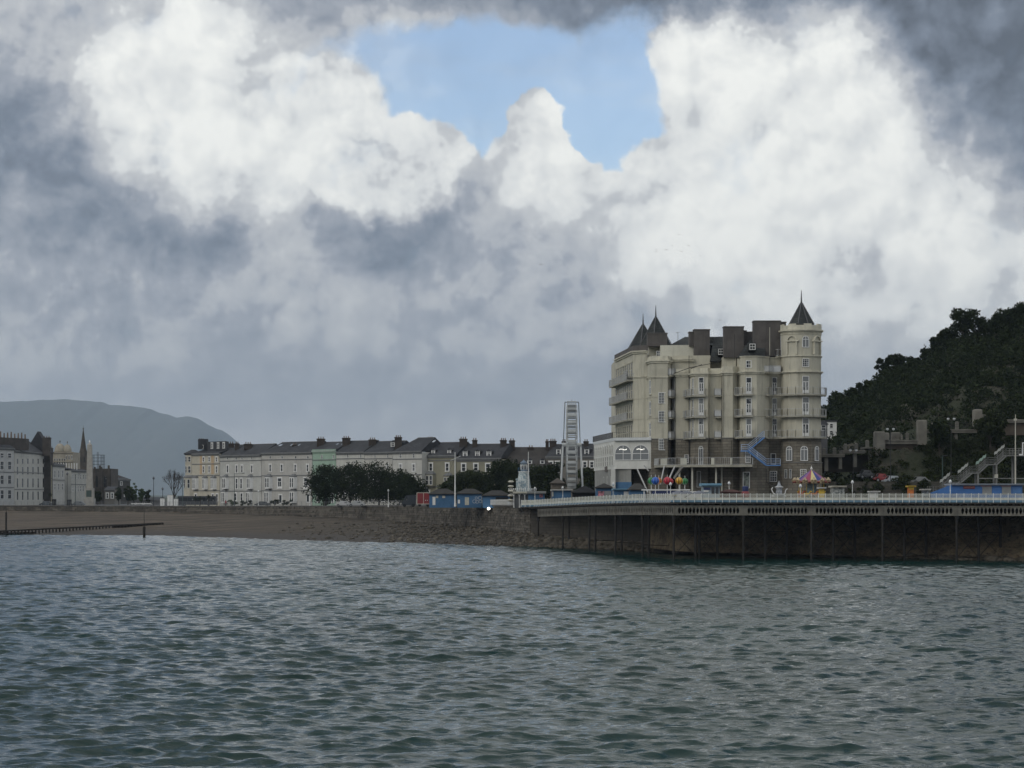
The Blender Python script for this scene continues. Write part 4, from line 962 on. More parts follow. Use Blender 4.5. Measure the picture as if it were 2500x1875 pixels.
    for px, y0, y1, wp in chims: chimney(root, L0, px, y0, y1, wp, at(px)[1]+depth*.42, pots=max(2, int(wp/5)))
    for px, y0, y1, wp, kind in dormers:
        p, d = at(px); w = wp*d/F; h = wz(y0, d)-wz(y1, d); c = p-q*.7
        dm_ = MB(); dm_.box(-w/2-.22, w/2+.22, .0, 3.2, -.2, h+.15); dm_.add([(-w/2-.3, -.1, h+.15), (w/2+.3, -.1, h+.15), (0, -.1, h+.75), (-w/2-.3, 3.4, h+.15), (w/2+.3, 3.4, h+.15), (0, 3.4, h+.75)], [(0, 1, 2), (3, 5, 4), (0, 2, 5, 3), (1, 4, 5, 2)])
        o = dm_.build('dormer', SLATE, root, (c.x, c.y, wz(y1, d)), rz); a_, b_ = win_meshes(w, h, kind, WHT, GL); wo = mesh_obj('window', a_, None, o, (0, -.02, 0)); 
        fr = MB(); fr.box(-w/2-.2, -w/2, -.06, -.001, -.1, h+.1); fr.box(w/2, w/2+.2, -.06, -.001, -.1, h+.1); fr.box(-w/2-.2, w/2+.2, -.07, -.001, h+.1, h+.3); fr.build('dormer_frame', WHT, o)
        pn = MB(); pn.add([(-w/2, -.05, 0), (w/2, -.05, 0), (w/2, -.05, h), (-w/2, -.05, h)], [(0, 1, 2, 3)]); pn.build('pane', GL, o)
    for px, y, wp in skylights:
        p, d = at(px); dd = d+depth*.3; c = p-q*depth*.3; w = wp*d/F
        k = (zr-zf)/(depth/2+ov); z = zf+(depth*.3+ov)*k+.06
        MB().add([(0, 0, 0)], []) if False else None
        s = MB(); s.add([(-w/2, 0, 0), (w/2, 0, 0), (w/2, .9, .9*k), (-w/2, .9, .9*k)], [(0, 1, 2, 3)]); s.build('skylight', mat('skylight', (.30, .33, .36), .15, .05, 1), root, (c.x, c.y, z), rz)
    return root, at, q, L0, rz
CREAMC, PEACH = (.48, .45, .37), (.45, .32, .20)
# corner house with a rounded end
r, at, q, L0, rz = house('corner_hotel', 'cream and peach corner building at the left end of the terrace with a dark mansard', 'building', 468, 536, 1109, 1095, (.48, .45, .37),
    wins=[(s, 1116, 1127, 6, 'sash') for s in (497, 511, 529)]+[(s, 1138, 1154, 6, 'sash') for s in (497, 511, 529)]+[(s, 1206, 1222, 8, 'sash') for s in (478, 520, 530)],
    bays=[(479, 1170, 1192, 20, 3), (503, 1170, 1192, 16, 2), (524, 1170, 1192, 18, 3)], strings=[1161, 1198, 1133])
for k, (pa, pb) in enumerate(((488, 494), (516, 522))):
    a, _ = at(pa); b, _ = at(pb); MB().prism([(a.x+q.x*.04, a.y+q.y*.04), (b.x+q.x*.04, b.y+q.y*.04), (b.x, b.y), (a.x, a.y)], PZ(1158, 635)-6.1, PZ(1112, 635)-6.1).build('peach_panel', mat('peach', (.48, .35, .22), .85, .08, .5), r)
c = at(469)[0]; rr = 2.5; cx, cyy = c.x, c.y+2.4
MB().lathe(cx, cyy, [(rr+.5, -.5), (rr+.5, PZ(1166, 640)-6.1)], 14).lathe(cx, cyy, [(rr, PZ(1166, 640)-6.1), (rr, PZ(1109, 640)-6.1)], 14).build('round_corner', mat('render corner', CREAMC, .85, .07, .4, streak=.4), r)
MB().lathe(cx, cyy, [(rr+.1, PZ(1111, 640)-6.1), (rr+.5, PZ(1109, 640)-6.1), (rr+.5, PZ(1107, 640)-6.1), (.6, PZ(1098, 640)-6.1)], 14).build('corner_roof', SLATE, r)
MB().lathe(cx, cyy, [(rr+.45, PZ(1168, 640)-6.1), (rr+.75, PZ(1166, 640)-6.1), (rr+.1, PZ(1160, 640)-6.1)], 14).build('bay_roof', GREY, r)
for ang in (-55, -20, 15):
    for y0, y1, ro, hh in ((1115, 1128, rr, 1), (1138, 1155, rr, 1), (1170, 1192, rr+.5, 1)):
        t = R(ang); window(r, cx+math.sin(t)*(ro-.02), cyy-math.cos(t)*(ro-.02), PZ(y1, 640)-6.1, .95, PZ(y0, 640)-PZ(y1, 640), 'sash', t)
a, b = at(502)[0], at(548)[0]
bx = MB(); bx.prism([(a.x, a.y+3.2), (b.x, b.y+3.2), (b.x, b.y+9), (a.x, a.y+9)], PZ(1108, 640)-6.1, PZ(1080, 643)-6.1); bx.build('mansard', SLATE, r)
for px in (514, 529, 543):
    p = at(px)[0]; window(r, p.x, p.y+3.15, PZ(1096, 643)-6.1, .75, 1.55, 'sash', rz, surround=WHT)
p = at(491)[0]; MB().box(-1.4, 1.4, 0, 2.6, 0, PZ(1073, 643)-PZ(1098, 643)).build('roof_turret', SLATE, r, (p.x, p.y+3, PZ(1098, 643)-6.1))
window(r, p.x, p.y+2.97, PZ(1096, 643)-6.1, 1.2, 1.1, 'plain', rz); chimney(r, L0, 491, 1070, 1078, 14, 645, 3)
chimney(r, L0, 562, 1078, 1100, 18, 641, 3)

house('terraced_house', 'pale grey terraced house beside the cream corner building with dark outlined edges', 'house', 537, 638, 1113, 1085, (.46, .46, .43),
    wins=[(s, 1115.5, 1122, 5, 'plain', None) for s in (556, 577, 591, 615)]+[(s, 1136, 1154, 7, 'sash') for s in (556, 578, 591, 615)]+[(s, 1168, 1193, 8, 'sash') for s in (578, 589)]+[(s, 1204, 1222, 9, 'sash') for s in (575, 590)],
    bays=[(553, 1168, 1191, 20, 2), (613, 1168, 1191, 20, 2), (551, 1203, 1225, 20, 2), (611, 1203, 1225, 20, 2)], strings=[1125, 1164, 1199], chims=[(605, 1079, 1088, 19), (607, 1088, 1102, 11), (578, 1078, 1096, 10)], hip=(2, 0))
house('terraced_house', 'light grey terraced house left of the green one with a line of skylights', 'house', 639, 762, 1107, 1079, (.44, .43, .40),
    wins=[(s, 1113, 1120, 5.5, 'plain', None) for s in (660, 689, 722, 752)]+[(s, 1134, 1151, 7, 'sash') for s in (660, 688, 721, 751)]+[(683, 1167, 1192, 14, 'french'), (747, 1167, 1193, 14, 'french'), (685, 1208, 1228, 10, 'plain'), (752, 1206, 1226, 10, 'plain')],
    bays=[(658, 1167, 1190, 22, 2), (718, 1167, 1190, 22, 2), (656, 1202, 1225, 22, 2), (718, 1202, 1225, 22, 2)], strings=[1122, 1161, 1198], chims=[(719, 1081, 1097, 12)], hip=(3, 0), skylights=[(662, 1083, 10), (689, 1083, 5), (708, 1083, 5), (757, 1083, 5)])
house('terraced_house', 'mint green terraced house rising behind the left trees', 'house', 763, 820, 1102, 1079, (.30, .42, .33),
    wins=[(s, 1111, 1120, 6, 'sash4', None) for s in (786, 815)]+[(s, 1135, 1145, 6, 'sash4', None) for s in (785, 814)]+[(777, 1205, 1226, 8, 'sash'), (812, 1205, 1226, 8, 'sash')], strings=[1123, 1160], chims=[(783, 1066, 1097, 19)], parapet=.6, skylights=[(800, 1083, 6), (813, 1083, 6)], bays=[(795, 1165, 1190, 20, 2)], corn=mat('mint trim', (.36, .44, .38), .8, .08, 1))
house('terraced_house', 'white terraced house next to the mint green one with a chimney at its left side', 'house', 821, 889, 1106, 1076, (.50, .50, .46),
    wins=[(s, 1108.5, 1118, 6, 'sash4', None) for s in (849, 881)]+[(s, 1133, 1145, 7, 'sash4') for s in (848, 880)]+[(s, 1165, 1190, 9, 'sash') for s in (848, 880)]+[(840, 1205, 1225, 9, 'sash'), (870, 1205, 1225, 9, 'sash')], strings=[1120, 1160], chims=[(845, 1064, 1097, 19)], skylights=[(883, 1081, 6)])
house('terraced_house', 'white terraced house in the middle of the row with a white box dormer', 'house', 890, 958, 1106, 1077, (.49, .48, .44),
    wins=[(s, 1108.5, 1118, 6, 'sash4', None) for s in (916, 947)]+[(s, 1133, 1145, 7, 'sash4') for s in (915, 946)]+[(s, 1165, 1190, 9, 'sash') for s in (915, 946)]+[(905, 1205, 1225, 9, 'sash'), (935, 1205, 1225, 9, 'sash')], strings=[1120, 1160], chims=[(909, 1068, 1095, 18)], dormers=[(955, 1081, 1090, 12, 'sash4')])
house('terraced_house', 'taller white end house with a hipped roof and hooded windows beside the olive house', 'house', 959, 1030, 1104, 1069, (.49, .485, .45),
    wins=[(s, 1108, 1118, 7, 'sash4', None) for s in (978, 1010)]+[(s, 1133, 1150, 8, 'sash4') for s in (978, 1010)]+[(s, 1165, 1190, 10, 'sash') for s in (978, 1010)], strings=[1121, 1159], chims=[(972, 1062, 1090, 17)], hip=(4.5, 0), d_off=-3, skylights=[(1037, 1076, 8)])
house('terraced_house', 'olive grey house with two arched dormers behind the white flagpole', 'house', 1031, 1114, 1114, 1080, (.235, .225, .165),
    wins=[(s, 1131, 1150, 10, 'sash') for s in (1052, 1092)]+[(1045, 1197, 1215, 10, 'sash')], bays=[(1053, 1161, 1184, 30, 2), (1096, 1165, 1184, 26, 2)], strings=[1124, 1188], chims=[(1050, 1066, 1100, 15), (1131, 1066, 1090, 19)], dormers=[(1054, 1100, 1112, 8, 'arch'), (1093, 1100, 1112, 8, 'arch')])
house('terraced_house', 'olive grey house with three arched dormers above the dark trees', 'house', 1115, 1224, 1121, 1084, (.235, .225, .165),
    wins=[(s, 1132, 1150, 11, 'sash') for s in (1132, 1162, 1191)], strings=[1126], chims=[(1159, 1069, 1084, 12), (1229, 1069, 1112, 16)], dormers=[(1133, 1103, 1116, 9, 'arch'), (1163, 1103, 1116, 9, 'arch'), (1191, 1103, 1116, 9, 'arch')])
house('stone_building', 'dark brown roofed building behind the pier tower with two small white windows', 'building', 1225, 1356, 1140, 1092, (.11, .10, .085),
    wins=[], chims=[(1250, 1070, 1100, 14), (1296, 1087, 1093, 14)], dormers=[(1294, 1125, 1132, 9, 'plain'), (1325, 1125, 1132, 8, 'plain')], roofm=masonry('brown slate', (.050, .043, .038), (.065, .055, .047), (.02, .02, .02), .5, .35, .03), depth=15)
house('stone_building', 'grey stone house behind the big wheel with white framed dormers', 'building', 1333, 1470, 1116, 1084, (.155, .145, .125),
    wins=[(s, 1127, 1142, 10, 'sash') for s in (1345, 1361, 1428, 1445)]+[(s, 1155, 1170, 10, 'sash') for s in (1345, 1361, 1428, 1445)], chims=[(1336, 1072, 1092, 8), (1350, 1071, 1096, 17), (1377, 1072, 1090, 10), (1431, 1072, 1088, 12)], dormers=[(1361, 1098, 1110, 9, 'sash'), (1430, 1098, 1110, 9, 'sash')])

# ---------------------------------------------------------------- far left seafront, seen at a slant
def lhouse(name, label, px0, d0, px1, d1, e0, ridge, col, n, rows, **k):
    """facade that recedes; windows spaced evenly"""
    W = []
    for y0, y1, kind in rows:
        for i in range(n):
            W.append((px0+(px1-px0)*(i+.6)/(n+.2), y0, y1, (17 if abs(px1-px0) > 80 and d1-d0 > 20 else 9), kind, None))
    return house(name, label, 'building', px0, px1, e0, ridge, col, wins=W, fd=(d0, d1), base_y=1238, depth=12, **k)
r, at, q, L0, rz = lhouse('seafront_house', 'white seafront building at the left edge below a crowded row of chimneys', -80, 640, 34, 668, 1094, 1062, (.44, .45, .45), 6, [(1106, 1118, 'sash'), (1126, 1146, 'sash'), (1160, 1182, 'sash'), (1196, 1218, 'sash')], strings=[1152, 1190], chims=[])
ch = MB(); a = at(-60)[0]; b = at(55)[0]
MB().prism([(a.x, a.y+5), (b.x, b.y+5), (b.x, b.y+9), (a.x, a.y+9)], PZ(1095, 655)-6.1, PZ(1066, 655)-6.1).build('party_wall', mat('soot brick', (.065, .056, .05), .9, .2, .6), r)
for i in range(13):
    p = a.lerp(b, (i+.5)/13); MB().lathe(p.x, p.y+6, [(.28, PZ(1067, 655)-6.1), (.2, PZ(1056, 655)-6.1+.25*(i % 3)), (.26, PZ(1055, 655)-6.1+.25*(i % 3))], 6).build('chimney_pot', mat('chimney pot', (.16, .11, .075)), r)
r, at, q, L0, rz = lhouse('seafront_house', 'blue white seafront building with a glass roofed attic left of the cream gable', 35, 669, 113, 716, 1105, 1074, (.47, .47, .44), 6, [(1120, 1132, 'sash'), (1140, 1158, 'sash'), (1168, 1190, 'sash'), (1200, 1220, 'sash')], strings=[1154, 1195], wfm=GL, skylights=[(80, 1095, 22), (95, 1098, 22)])
# dark gabled block behind
t = thing('gabled_block', 'dark steep gabled roof and chimney standing above the white seafront buildings', 'building', (PX(92, 712), 712, 6)); L1 = Vector(t.location)
dz = PZ(1105, 712)-6; mb = MB(); hw = 32*712/F; mb.add([(-hw, 0, dz), (hw, 0, dz), (0, 0, PZ(1053, 712)-6), (-hw, 5, dz), (hw, 5, dz), (0, 5, PZ(1053, 712)-6)], [(0, 1, 2), (3, 5, 4), (0, 2, 5, 3), (1, 4, 5, 2)]); mb.build('roof', SLATE, t)
MB().box(-hw+.3, hw-.3, .3, 4.7, 0, dz-.01).build('wall', mat('soot brick', (.045, .04, .037)), t)
chimney(t, L1, 113, 1064, 1105, 19, 708, 3, m=mat('soot brick', (.045, .04, .037)))
chimney(t, L1, 124, 1090, 1108, 7, 722, 2, m=mat('soot brick', (.045, .04, .037)))
lhouse('seafront_house', 'cream gable ended building below the dark chimney', 98, 712, 127, 714, 1132, 1118, (.38, .36, .27), 2, [(1143, 1162, 'sash'), (1176, 1190, 'sash'), (1205, 1218, 'sash')], strings=[1135, 1168])
lhouse('seafront_house', 'pale building with a curved attic window below the twin domes', 128, 716, 158, 730, 1136, 1128, (.44, .44, .42), 3, [(1148, 1166, 'sash'), (1180, 1196, 'sash')], strings=[1140, 1172])
lhouse('seafront_house', 'pale gallery building with a row of narrow attic windows beside the monument', 174, 735, 213, 758, 1150, 1140, (.44, .44, .41), 6, [(1158, 1170, 'sash'), (1186, 1200, 'sash')], strings=[1152, 1183])
t = thing('domed_theatre', 'stone theatre with two pale domes and a balustraded arched window', 'theatre', (PX(150, 745), 745, 6)); L1 = Vector(t.location); zz = lambda y: PZ(y, 745)-6
sc_ = mat('theatre stone', (.34, .31, .25), .85, .12, .5, streak=.4); hw = 22*745/F
MB().box(-hw, hw+1, 0, 12, 0, zz(1104)).build('wall', sc_, t)
for px, rr, yb, yt in ((142, 14*.149, 1104, 1082), (160, 11*.149, 1104, 1084)):
    x = PX(px, 745)-L1.x; prof = [(rr, zz(yb))]+[(rr*math.cos(i*math.pi/14), zz(yb)+(zz(yt)-zz(yb))*math.sin(i*math.pi/14)) for i in range(1, 7)]; dmo = MB().lathe(x, 3, prof, 14).build('dome', sc_, t, smooth=True)
    MB().lathe(x, 3, [(.12, zz(yt)-.2), (.1, zz(yt)+.5), (.28, zz(yt)+.7), (.04, zz(yt)+1.1)], 6).build('finial', mat('lead', (.09, .09, .095)), dmo)
mb = MB().box(-hw-.2, hw+1.2, -.3, 0, zz(1106), zz(1103)).box(-hw-.2, hw+1.2, -.3, 0, zz(1128), zz(1125)); mb.build('cornice', sc_, t)
for i in range(5): window(t, -2.4+i*.9, -.02, zz(1134), .5, 2.2, 'plain', 0)
for i in range(3): window(t, 1.8+i*1.0, -.02, zz(1122), .5, 1.6, 'arch', 0)
for i in range(8): MB().box(-.12, .12, -.25, -.01, 0, 2.6).build('pilaster', WHT, t, (2.0+i*.95-3, 0, zz(1148)))
# church with spire
t = thing('church', 'dark church with a tall thin stone spire behind the monument', 'church', (PX(201, 790), 790, 6)); zz = lambda y: PZ(y, 790)-6; st = mat('church stone', (.075, .065, .055), .9, .2, .6)
w = 11*790/F; MB().box(-w, w, 0, 2*w, 0, zz(1112)).build('tower', st, t); sp = MB().lathe(0, w, [(w*1.05, zz(1112)), (w*.62, zz(1092)), (.12, zz(1048))], 8, .4).build('spire', st, t); MB().lathe(0, w, [(.1, zz(1050)), (.3, zz(1046)), (.05, zz(1044)), (.04, zz(1038))], 6).build('finial', st, sp)
MB().box(-w-7, -w-.01, 1, 14, 0, zz(1122)).build('nave', st, t); MB().add([(0, 0, 0)], []); mb = MB(); mb.add([(-w-7, .8, zz(1122)), (-w-.02, .8, zz(1122)), (-w-7, 7, zz(1112)), (-w-.02, 7, zz(1112)), (-w-7, 14, zz(1122)), (-w-.02, 14, zz(1122))], [(0, 1, 3, 2), (2, 3, 5, 4), (0, 2, 4), (1, 5, 3)]); mb.build('nave_roof', SLATE, t)
for x in (-.8, .8): window(t, x, -.02, zz(1128), .6, 2.0, 'arch', 0, fm=st)
# monument
t = thing('war_memorial', 'tall pale granite obelisk on the promenade in front of the church spire', 'monument', (PX(219, 668), 668, 6)); zz = lambda y: PZ(y, 668)-6; gm_ = mat('granite', (.36, .345, .31), .8, .10, .8, streak=.3)
MB().box(-1.6, 1.6, -1.6, 1.6, 0, zz(1217)).box(-1.3, 1.3, -1.3, 1.3, zz(1217)+.01, zz(1192)).build('plinth', gm_, t)
MB().lathe(0, 0, [(1.15*1.2, zz(1192)+.01), (.78*1.2, zz(1086)), (.1, zz(1081))], 4, math.pi/4).build('obelisk', gm_, t); MB().lathe(0, 0, [(.16, zz(1083)), (.32, zz(1079)), (.05, zz(1074))], 6).build('finial', WHT, t)
MB().box(-.85, .85, -1.36, -1.31, zz(1213), zz(1197)).build('plaque', mat('bronze green', (.05, .08, .07), .5, .1, 2), t)
# scaffolded dark church / hall
t = thing('dark_hall', 'dark stone hall right of the obelisk with scaffolding on its roof', 'building', (PX(248, 770), 770, 6)); zz = lambda y: PZ(y, 770)-6; w = 23*770/F
MB().box(-w, w, 0, 14, 0, zz(1144)).build('wall', st, t)
for i, x in enumerate((-w+1, -w+3, 0, w-.8)): MB().box(-.35, .35, -.5, 0, 0, zz(1140)+(i % 2)*.6).build('buttress', st, t, (x, 0, 0))
for i, x in enumerate((-1.9, 1.4)): window(t, x, -.02, zz(1190), 1.2, 4.5, 'arch', 0, fm=st)
sf = thing('scaffolding', 'scaffold frame standing on the roof right of the obelisk', 'scaffolding', (PX(240, 772), 772, 6)); m_ = mat('scaffold pole', (.045, .05, .055), .6, .1, 1)
for x in (-2, -.4, 1.0, 1.9):
    for y in (0, 2): MB().bar((x, y, zz(1144)), (x, y, zz(1110)+(1 if x == -.4 else 0)), .10).build('pole', m_, sf)
for y in (1134, 1126, 1118, 1111): MB().box(-2.2, 2.1, -.05, 2.05, zz(y), zz(y)+.14).build('walkway', m_, sf)
house('dark_house', 'low dark house with dormers right of the scaffolding', 'house', 276, 318, 1172, 1160, (.06, .058, .055), wins=[(296, 1172+4, 1184, 7, 'sash'), (285, 1200, 1212, 6, 'sash'), (305, 1200, 1212, 6, 'sash')], fd=(790, 800), chims=[(290, 1161, 1172, 8)])
house('dark_house', 'small stone gatehouse below the dark hall', 'house', 255, 280, 1196, 1188, (.16, .15, .13), wins=[(262, 1204, 1216, 5, 'sash'), (274, 1204, 1216, 5, 'sash')], fd=(735, 735))
# far sheds between the bare tree and the low trees
house('far_shed', 'low far grey roofed pavilion left of the bare tree', 'building', 318, 392, 1222, 1214, (.18, .18, .18), wins=[(s, 1226, 1232, 6, 'plain', None) for s in (330, 350, 370)], fd=(700, 700))
# ---------------------------------------------------------------- trees and the hill
def leaf_mat(name, c1, c2):
    m = bpy.data.materials.new(name); m.use_nodes = True; nt = m.node_tree; b = nt.nodes['Principled BSDF']
    geo = nt.nodes.new('ShaderNodeNewGeometry')
    n = V_(nt, noise(nt, geo.outputs['Position'], .45, 4, .6).outputs[0])
    k = (n*0.8+V_(nt, geo.outputs['Random Per Island'])*.4).smooth(.35, .85, 0, 1)
    nt.links.new(mixc(nt, k, c1, c2), b.inputs['Base Color']); b.inputs['Roughness'].default_value = .75; b.inputs['Specular IOR Level'].default_value = .08
    return m
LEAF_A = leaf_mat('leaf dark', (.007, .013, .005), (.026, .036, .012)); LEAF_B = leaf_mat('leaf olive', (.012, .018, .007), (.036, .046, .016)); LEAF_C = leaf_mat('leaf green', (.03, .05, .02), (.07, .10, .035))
BARK = mat('bark', (.045, .036, .028), .95, .2, 2)
def leaves(r, centers, radii, n, size, flat=.8):
    """n leaf-sized triangles pairs scattered through clumps"""
    centers = np.asarray(centers, float); radii = np.asarray(radii, float)
    idx = r.choice(len(centers), n, p=radii**2/np.sum(radii**2))
    d = r.normal(size=(n, 3)); d /= np.linalg.norm(d, axis=1)[:, None]
    rad = radii[idx]*(r.random(n)**.45)
    p = centers[idx]+d*rad[:, None]*[1, 1, flat]
    a = r.normal(size=(n, 3)); a /= np.linalg.norm(a, axis=1)[:, None]; b = np.cross(a, r.normal(size=(n, 3))); b /= np.linalg.norm(b, axis=1)[:, None]
    s = size*(.6+.8*r.random(n))[:, None]
    V = np.stack([p-a*s, p+b*s*.55, p+a*s, p-b*s*.55], 1).reshape(-1, 3); Fq = np.arange(n*4).reshape(-1, 4)
    return V, Fq
def tree(name, label, px, d, zb, h, w, lm=LEAF_A, n=2600, size=.30, seed=0, trunk=.25, group=None, dense=1.0, loose=False):
    t = thing(name, label, 'tree', (PX(px, d), d, zb), group=group); r = np.random.default_rng(seed+100)
    k = int(12*dense)+5; cs = []; rs = []
    for i in range(k):
        a = r.random()*6.28; rr = w/2*(r.random()**.5)*.80; z = h*(trunk+(1-trunk)*(.15+.75*r.random())); sh = math.sin(min(1, max(0, (z/h-trunk)/(1-trunk)))*math.pi)**.5
        cs.append((math.cos(a)*rr*sh, math.sin(a)*rr*sh, z)); rs.append((.13 if loose else .19)*w*(.7+.6*r.random()))
    cs.append((0, 0, h*(trunk+1)/2)); rs.append(w*.2 if loose else w*.34)
    V, Fq = leaves(r, cs, rs, n, size)
    mesh_obj('crown', np_mesh('crown', V, Fq, lm), None, t)
    m = MB(); m.bar((0, 0, -.5), (0, 0, h*(trunk+.25)), max(.12, h*.028), 7, max(.06, h*.014))
    for c in cs[:9]: m.bar((0, 0, h*(trunk*.8+.1*r.random())), (c[0]*.9, c[1]*.9, c[2]), h*.010+.03, 5, .03)
    m.build('trunk', BARK, t); return t
RT = 'clipped dark trees in front of the terrace'
def gz(px): return wall_t(px)
for i, (px, y0, w, lb) in enumerate([(795, 1141, 74, 'rounded dark tree at the left end of the seafront trees'), (855, 1136, 78, 'dark tree in front of the white terraced house beside the green one'), (925, 1134, 84, 'tallest dark tree in the middle of the left tree group'), (975, 1151, 70, 'dark tree directly behind the white end house corner'), (1003, 1165, 56, 'lower dark tree just left of the red trailer')]):
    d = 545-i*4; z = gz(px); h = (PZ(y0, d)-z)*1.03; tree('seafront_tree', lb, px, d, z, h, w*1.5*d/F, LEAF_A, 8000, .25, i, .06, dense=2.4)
for i, (px, y0, w, lb) in enumerate([(1100, 1158, 50, 'dark green tree just left of the flagpole above the blue kiosk'), (1135, 1152, 62, 'dark green tree above the blue kiosk right of the flagpole'), (1180, 1146, 66, 'broad green tree below the three arched dormers'), (1226, 1120, 72, 'tall green tree left of the pier lighthouse tower'), (1262, 1130, 50, 'green tree right behind the pier lighthouse tower'), (1310, 1138, 60, 'green tree between the lighthouse tower and the big wheel'), (1350, 1130, 50, 'green tree left of the big wheel legs'), (1436, 1142, 46, 'green tree between the big wheel and the glazed wing')]):
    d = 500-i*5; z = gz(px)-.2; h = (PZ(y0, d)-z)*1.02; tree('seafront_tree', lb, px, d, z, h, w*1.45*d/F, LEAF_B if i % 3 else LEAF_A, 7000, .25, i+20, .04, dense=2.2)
for i, (px, y0, w, lb) in enumerate([(312, 1180, 26, 'small dark green tree left of the far low trees'), (327, 1176, 22, 'small bright green tree beside the dark low house'), (345, 1190, 20, 'small green tree in the middle of the far low trees'), (362, 1194, 16, 'rightmost small green tree by the far lamp post'), (290, 1188, 22, 'dark shrub like tree in front of the low dark house'), (238, 1196, 26, 'dark bushy tree at the foot of the dark hall')]):
    d = 690+i*3; h = PZ(y0, d)-6; tree('small_tree', lb, px, d, 6, h, w*d/F, LEAF_C if i in (1, 2) else LEAF_B, 1500, .26, i+40, .12)
# palms on the promenade
def palm(px, d, z, h, lb):
    t = thing('palm_tree', lb, 'palm tree', (PX(px, d), d, z), group='small palms in front of the corner building'); MB().bar((0, 0, -.2), (.1, 0, h), .16, 7, .11).build('trunk', BARK, t); r = random.Random(px); m = MB()
    for i in range(46):
        a = r.random()*6.28; e = r.uniform(-.5, 1.2); L = 1.1; p = Vector((.1, 0, h)); 
        for k in range(4):
            ee = e-k*.5; q = p+Vector((math.cos(a)*math.cos(ee), math.sin(a)*math.cos(ee), math.sin(ee)))*L/4; w_ = Vector((-math.sin(a), math.cos(a), 0))*.07*(1-k*.2)
            m.add([p-w_, p+w_, q+w_, q-w_], [(0, 1, 2, 3)]); p = q
    m.build('fronds', LEAF_A, t)
palm(476, 612, 6.1, 2.4, 'leftmost small palm in front of the corner building'); palm(488, 611, 6.1, 2.6, 'middle small palm in front of the corner building'); palm(508, 610, 6.1, 3.0, 'rightmost small palm with the tallest trunk by the corner building'); palm(122, 640, 6.1, 3.6, 'small palm in front of the cream gable at the far left')
# bare tree
def bare_tree(px, d, z, h, w):
    t = thing('bare_tree', 'leafless upright tree left of the corner building', 'tree', (PX(px, d), d, z)); r = random.Random(4); m = MB(); tw = MB()
    m.bar((0, 0, -.3), (0, 0, h*.3), .26, 7, .18)
    def br(p, a, e, L, rad, lv):
        q = p+Vector((math.cos(a)*math.cos(e), math.sin(a)*math.cos(e), math.sin(e)))*L; (m if lv < 2 else tw).bar(p, q, rad, 5 if lv < 2 else 3, rad*.6)
        if lv < 5:
            for _ in range(3 if lv < 4 else 2): br(q, a+r.uniform(-.9, .9), min(1.5, e+r.uniform(-.35, .35)), L*r.uniform(.62, .85), rad*.62, lv+1)
    for i in range(7): br(Vector((0, 0, h*.22+.1*i)), i*.9, 1.05+.05*i, h*.22, .13, 0)
    m.build('trunk', BARK, t); tw.build('twigs', BARK, t)
bare_tree(425, 650, 6, 11.0, 5)

# ---- hill
RX = [1960, 2010, 2048, 2081, 2112, 2130, 2154, 2191, 2227, 2262, 2283, 2309, 2328, 2356, 2403, 2440, 2473, 2500, 2600, 2800, 3200]
RY = [1085, 1040, 1003, 985, 968, 950, 915, 905, 905, 885, 862, 846, 830, 820, 812, 804, 796, 790, 772, 740, 700]
def ridge_d(px): return 470-(px-2000)*.10 if px < 2600 else 410
def hill_z(px, k):
    """px column, k 0 at the foot .. 1 at the ridge"""
    d0 = 350.0; d1 = np.interp(px, [1950, 2600, 3200], [475, 410, 400]); d = d0+(d1-d0)*k
    top = EYE-(np.interp(px, RX, RY)-HY)*d1/F
    x = (px-CX)*d/F
    z = 8.2+(top-8.2)*np.clip(k, 0, 1)**.78+(fbm(x*.08, d*.08, 5, 31)-.48)*7*np.clip(k*3, 0, 1)*np.clip((1.05-k)*4, 0, 1)+(fbm(x*.3, d*.3, 4, 37)-.48)*1.6*np.clip(k*6, .1, 1)
    return d, x, z
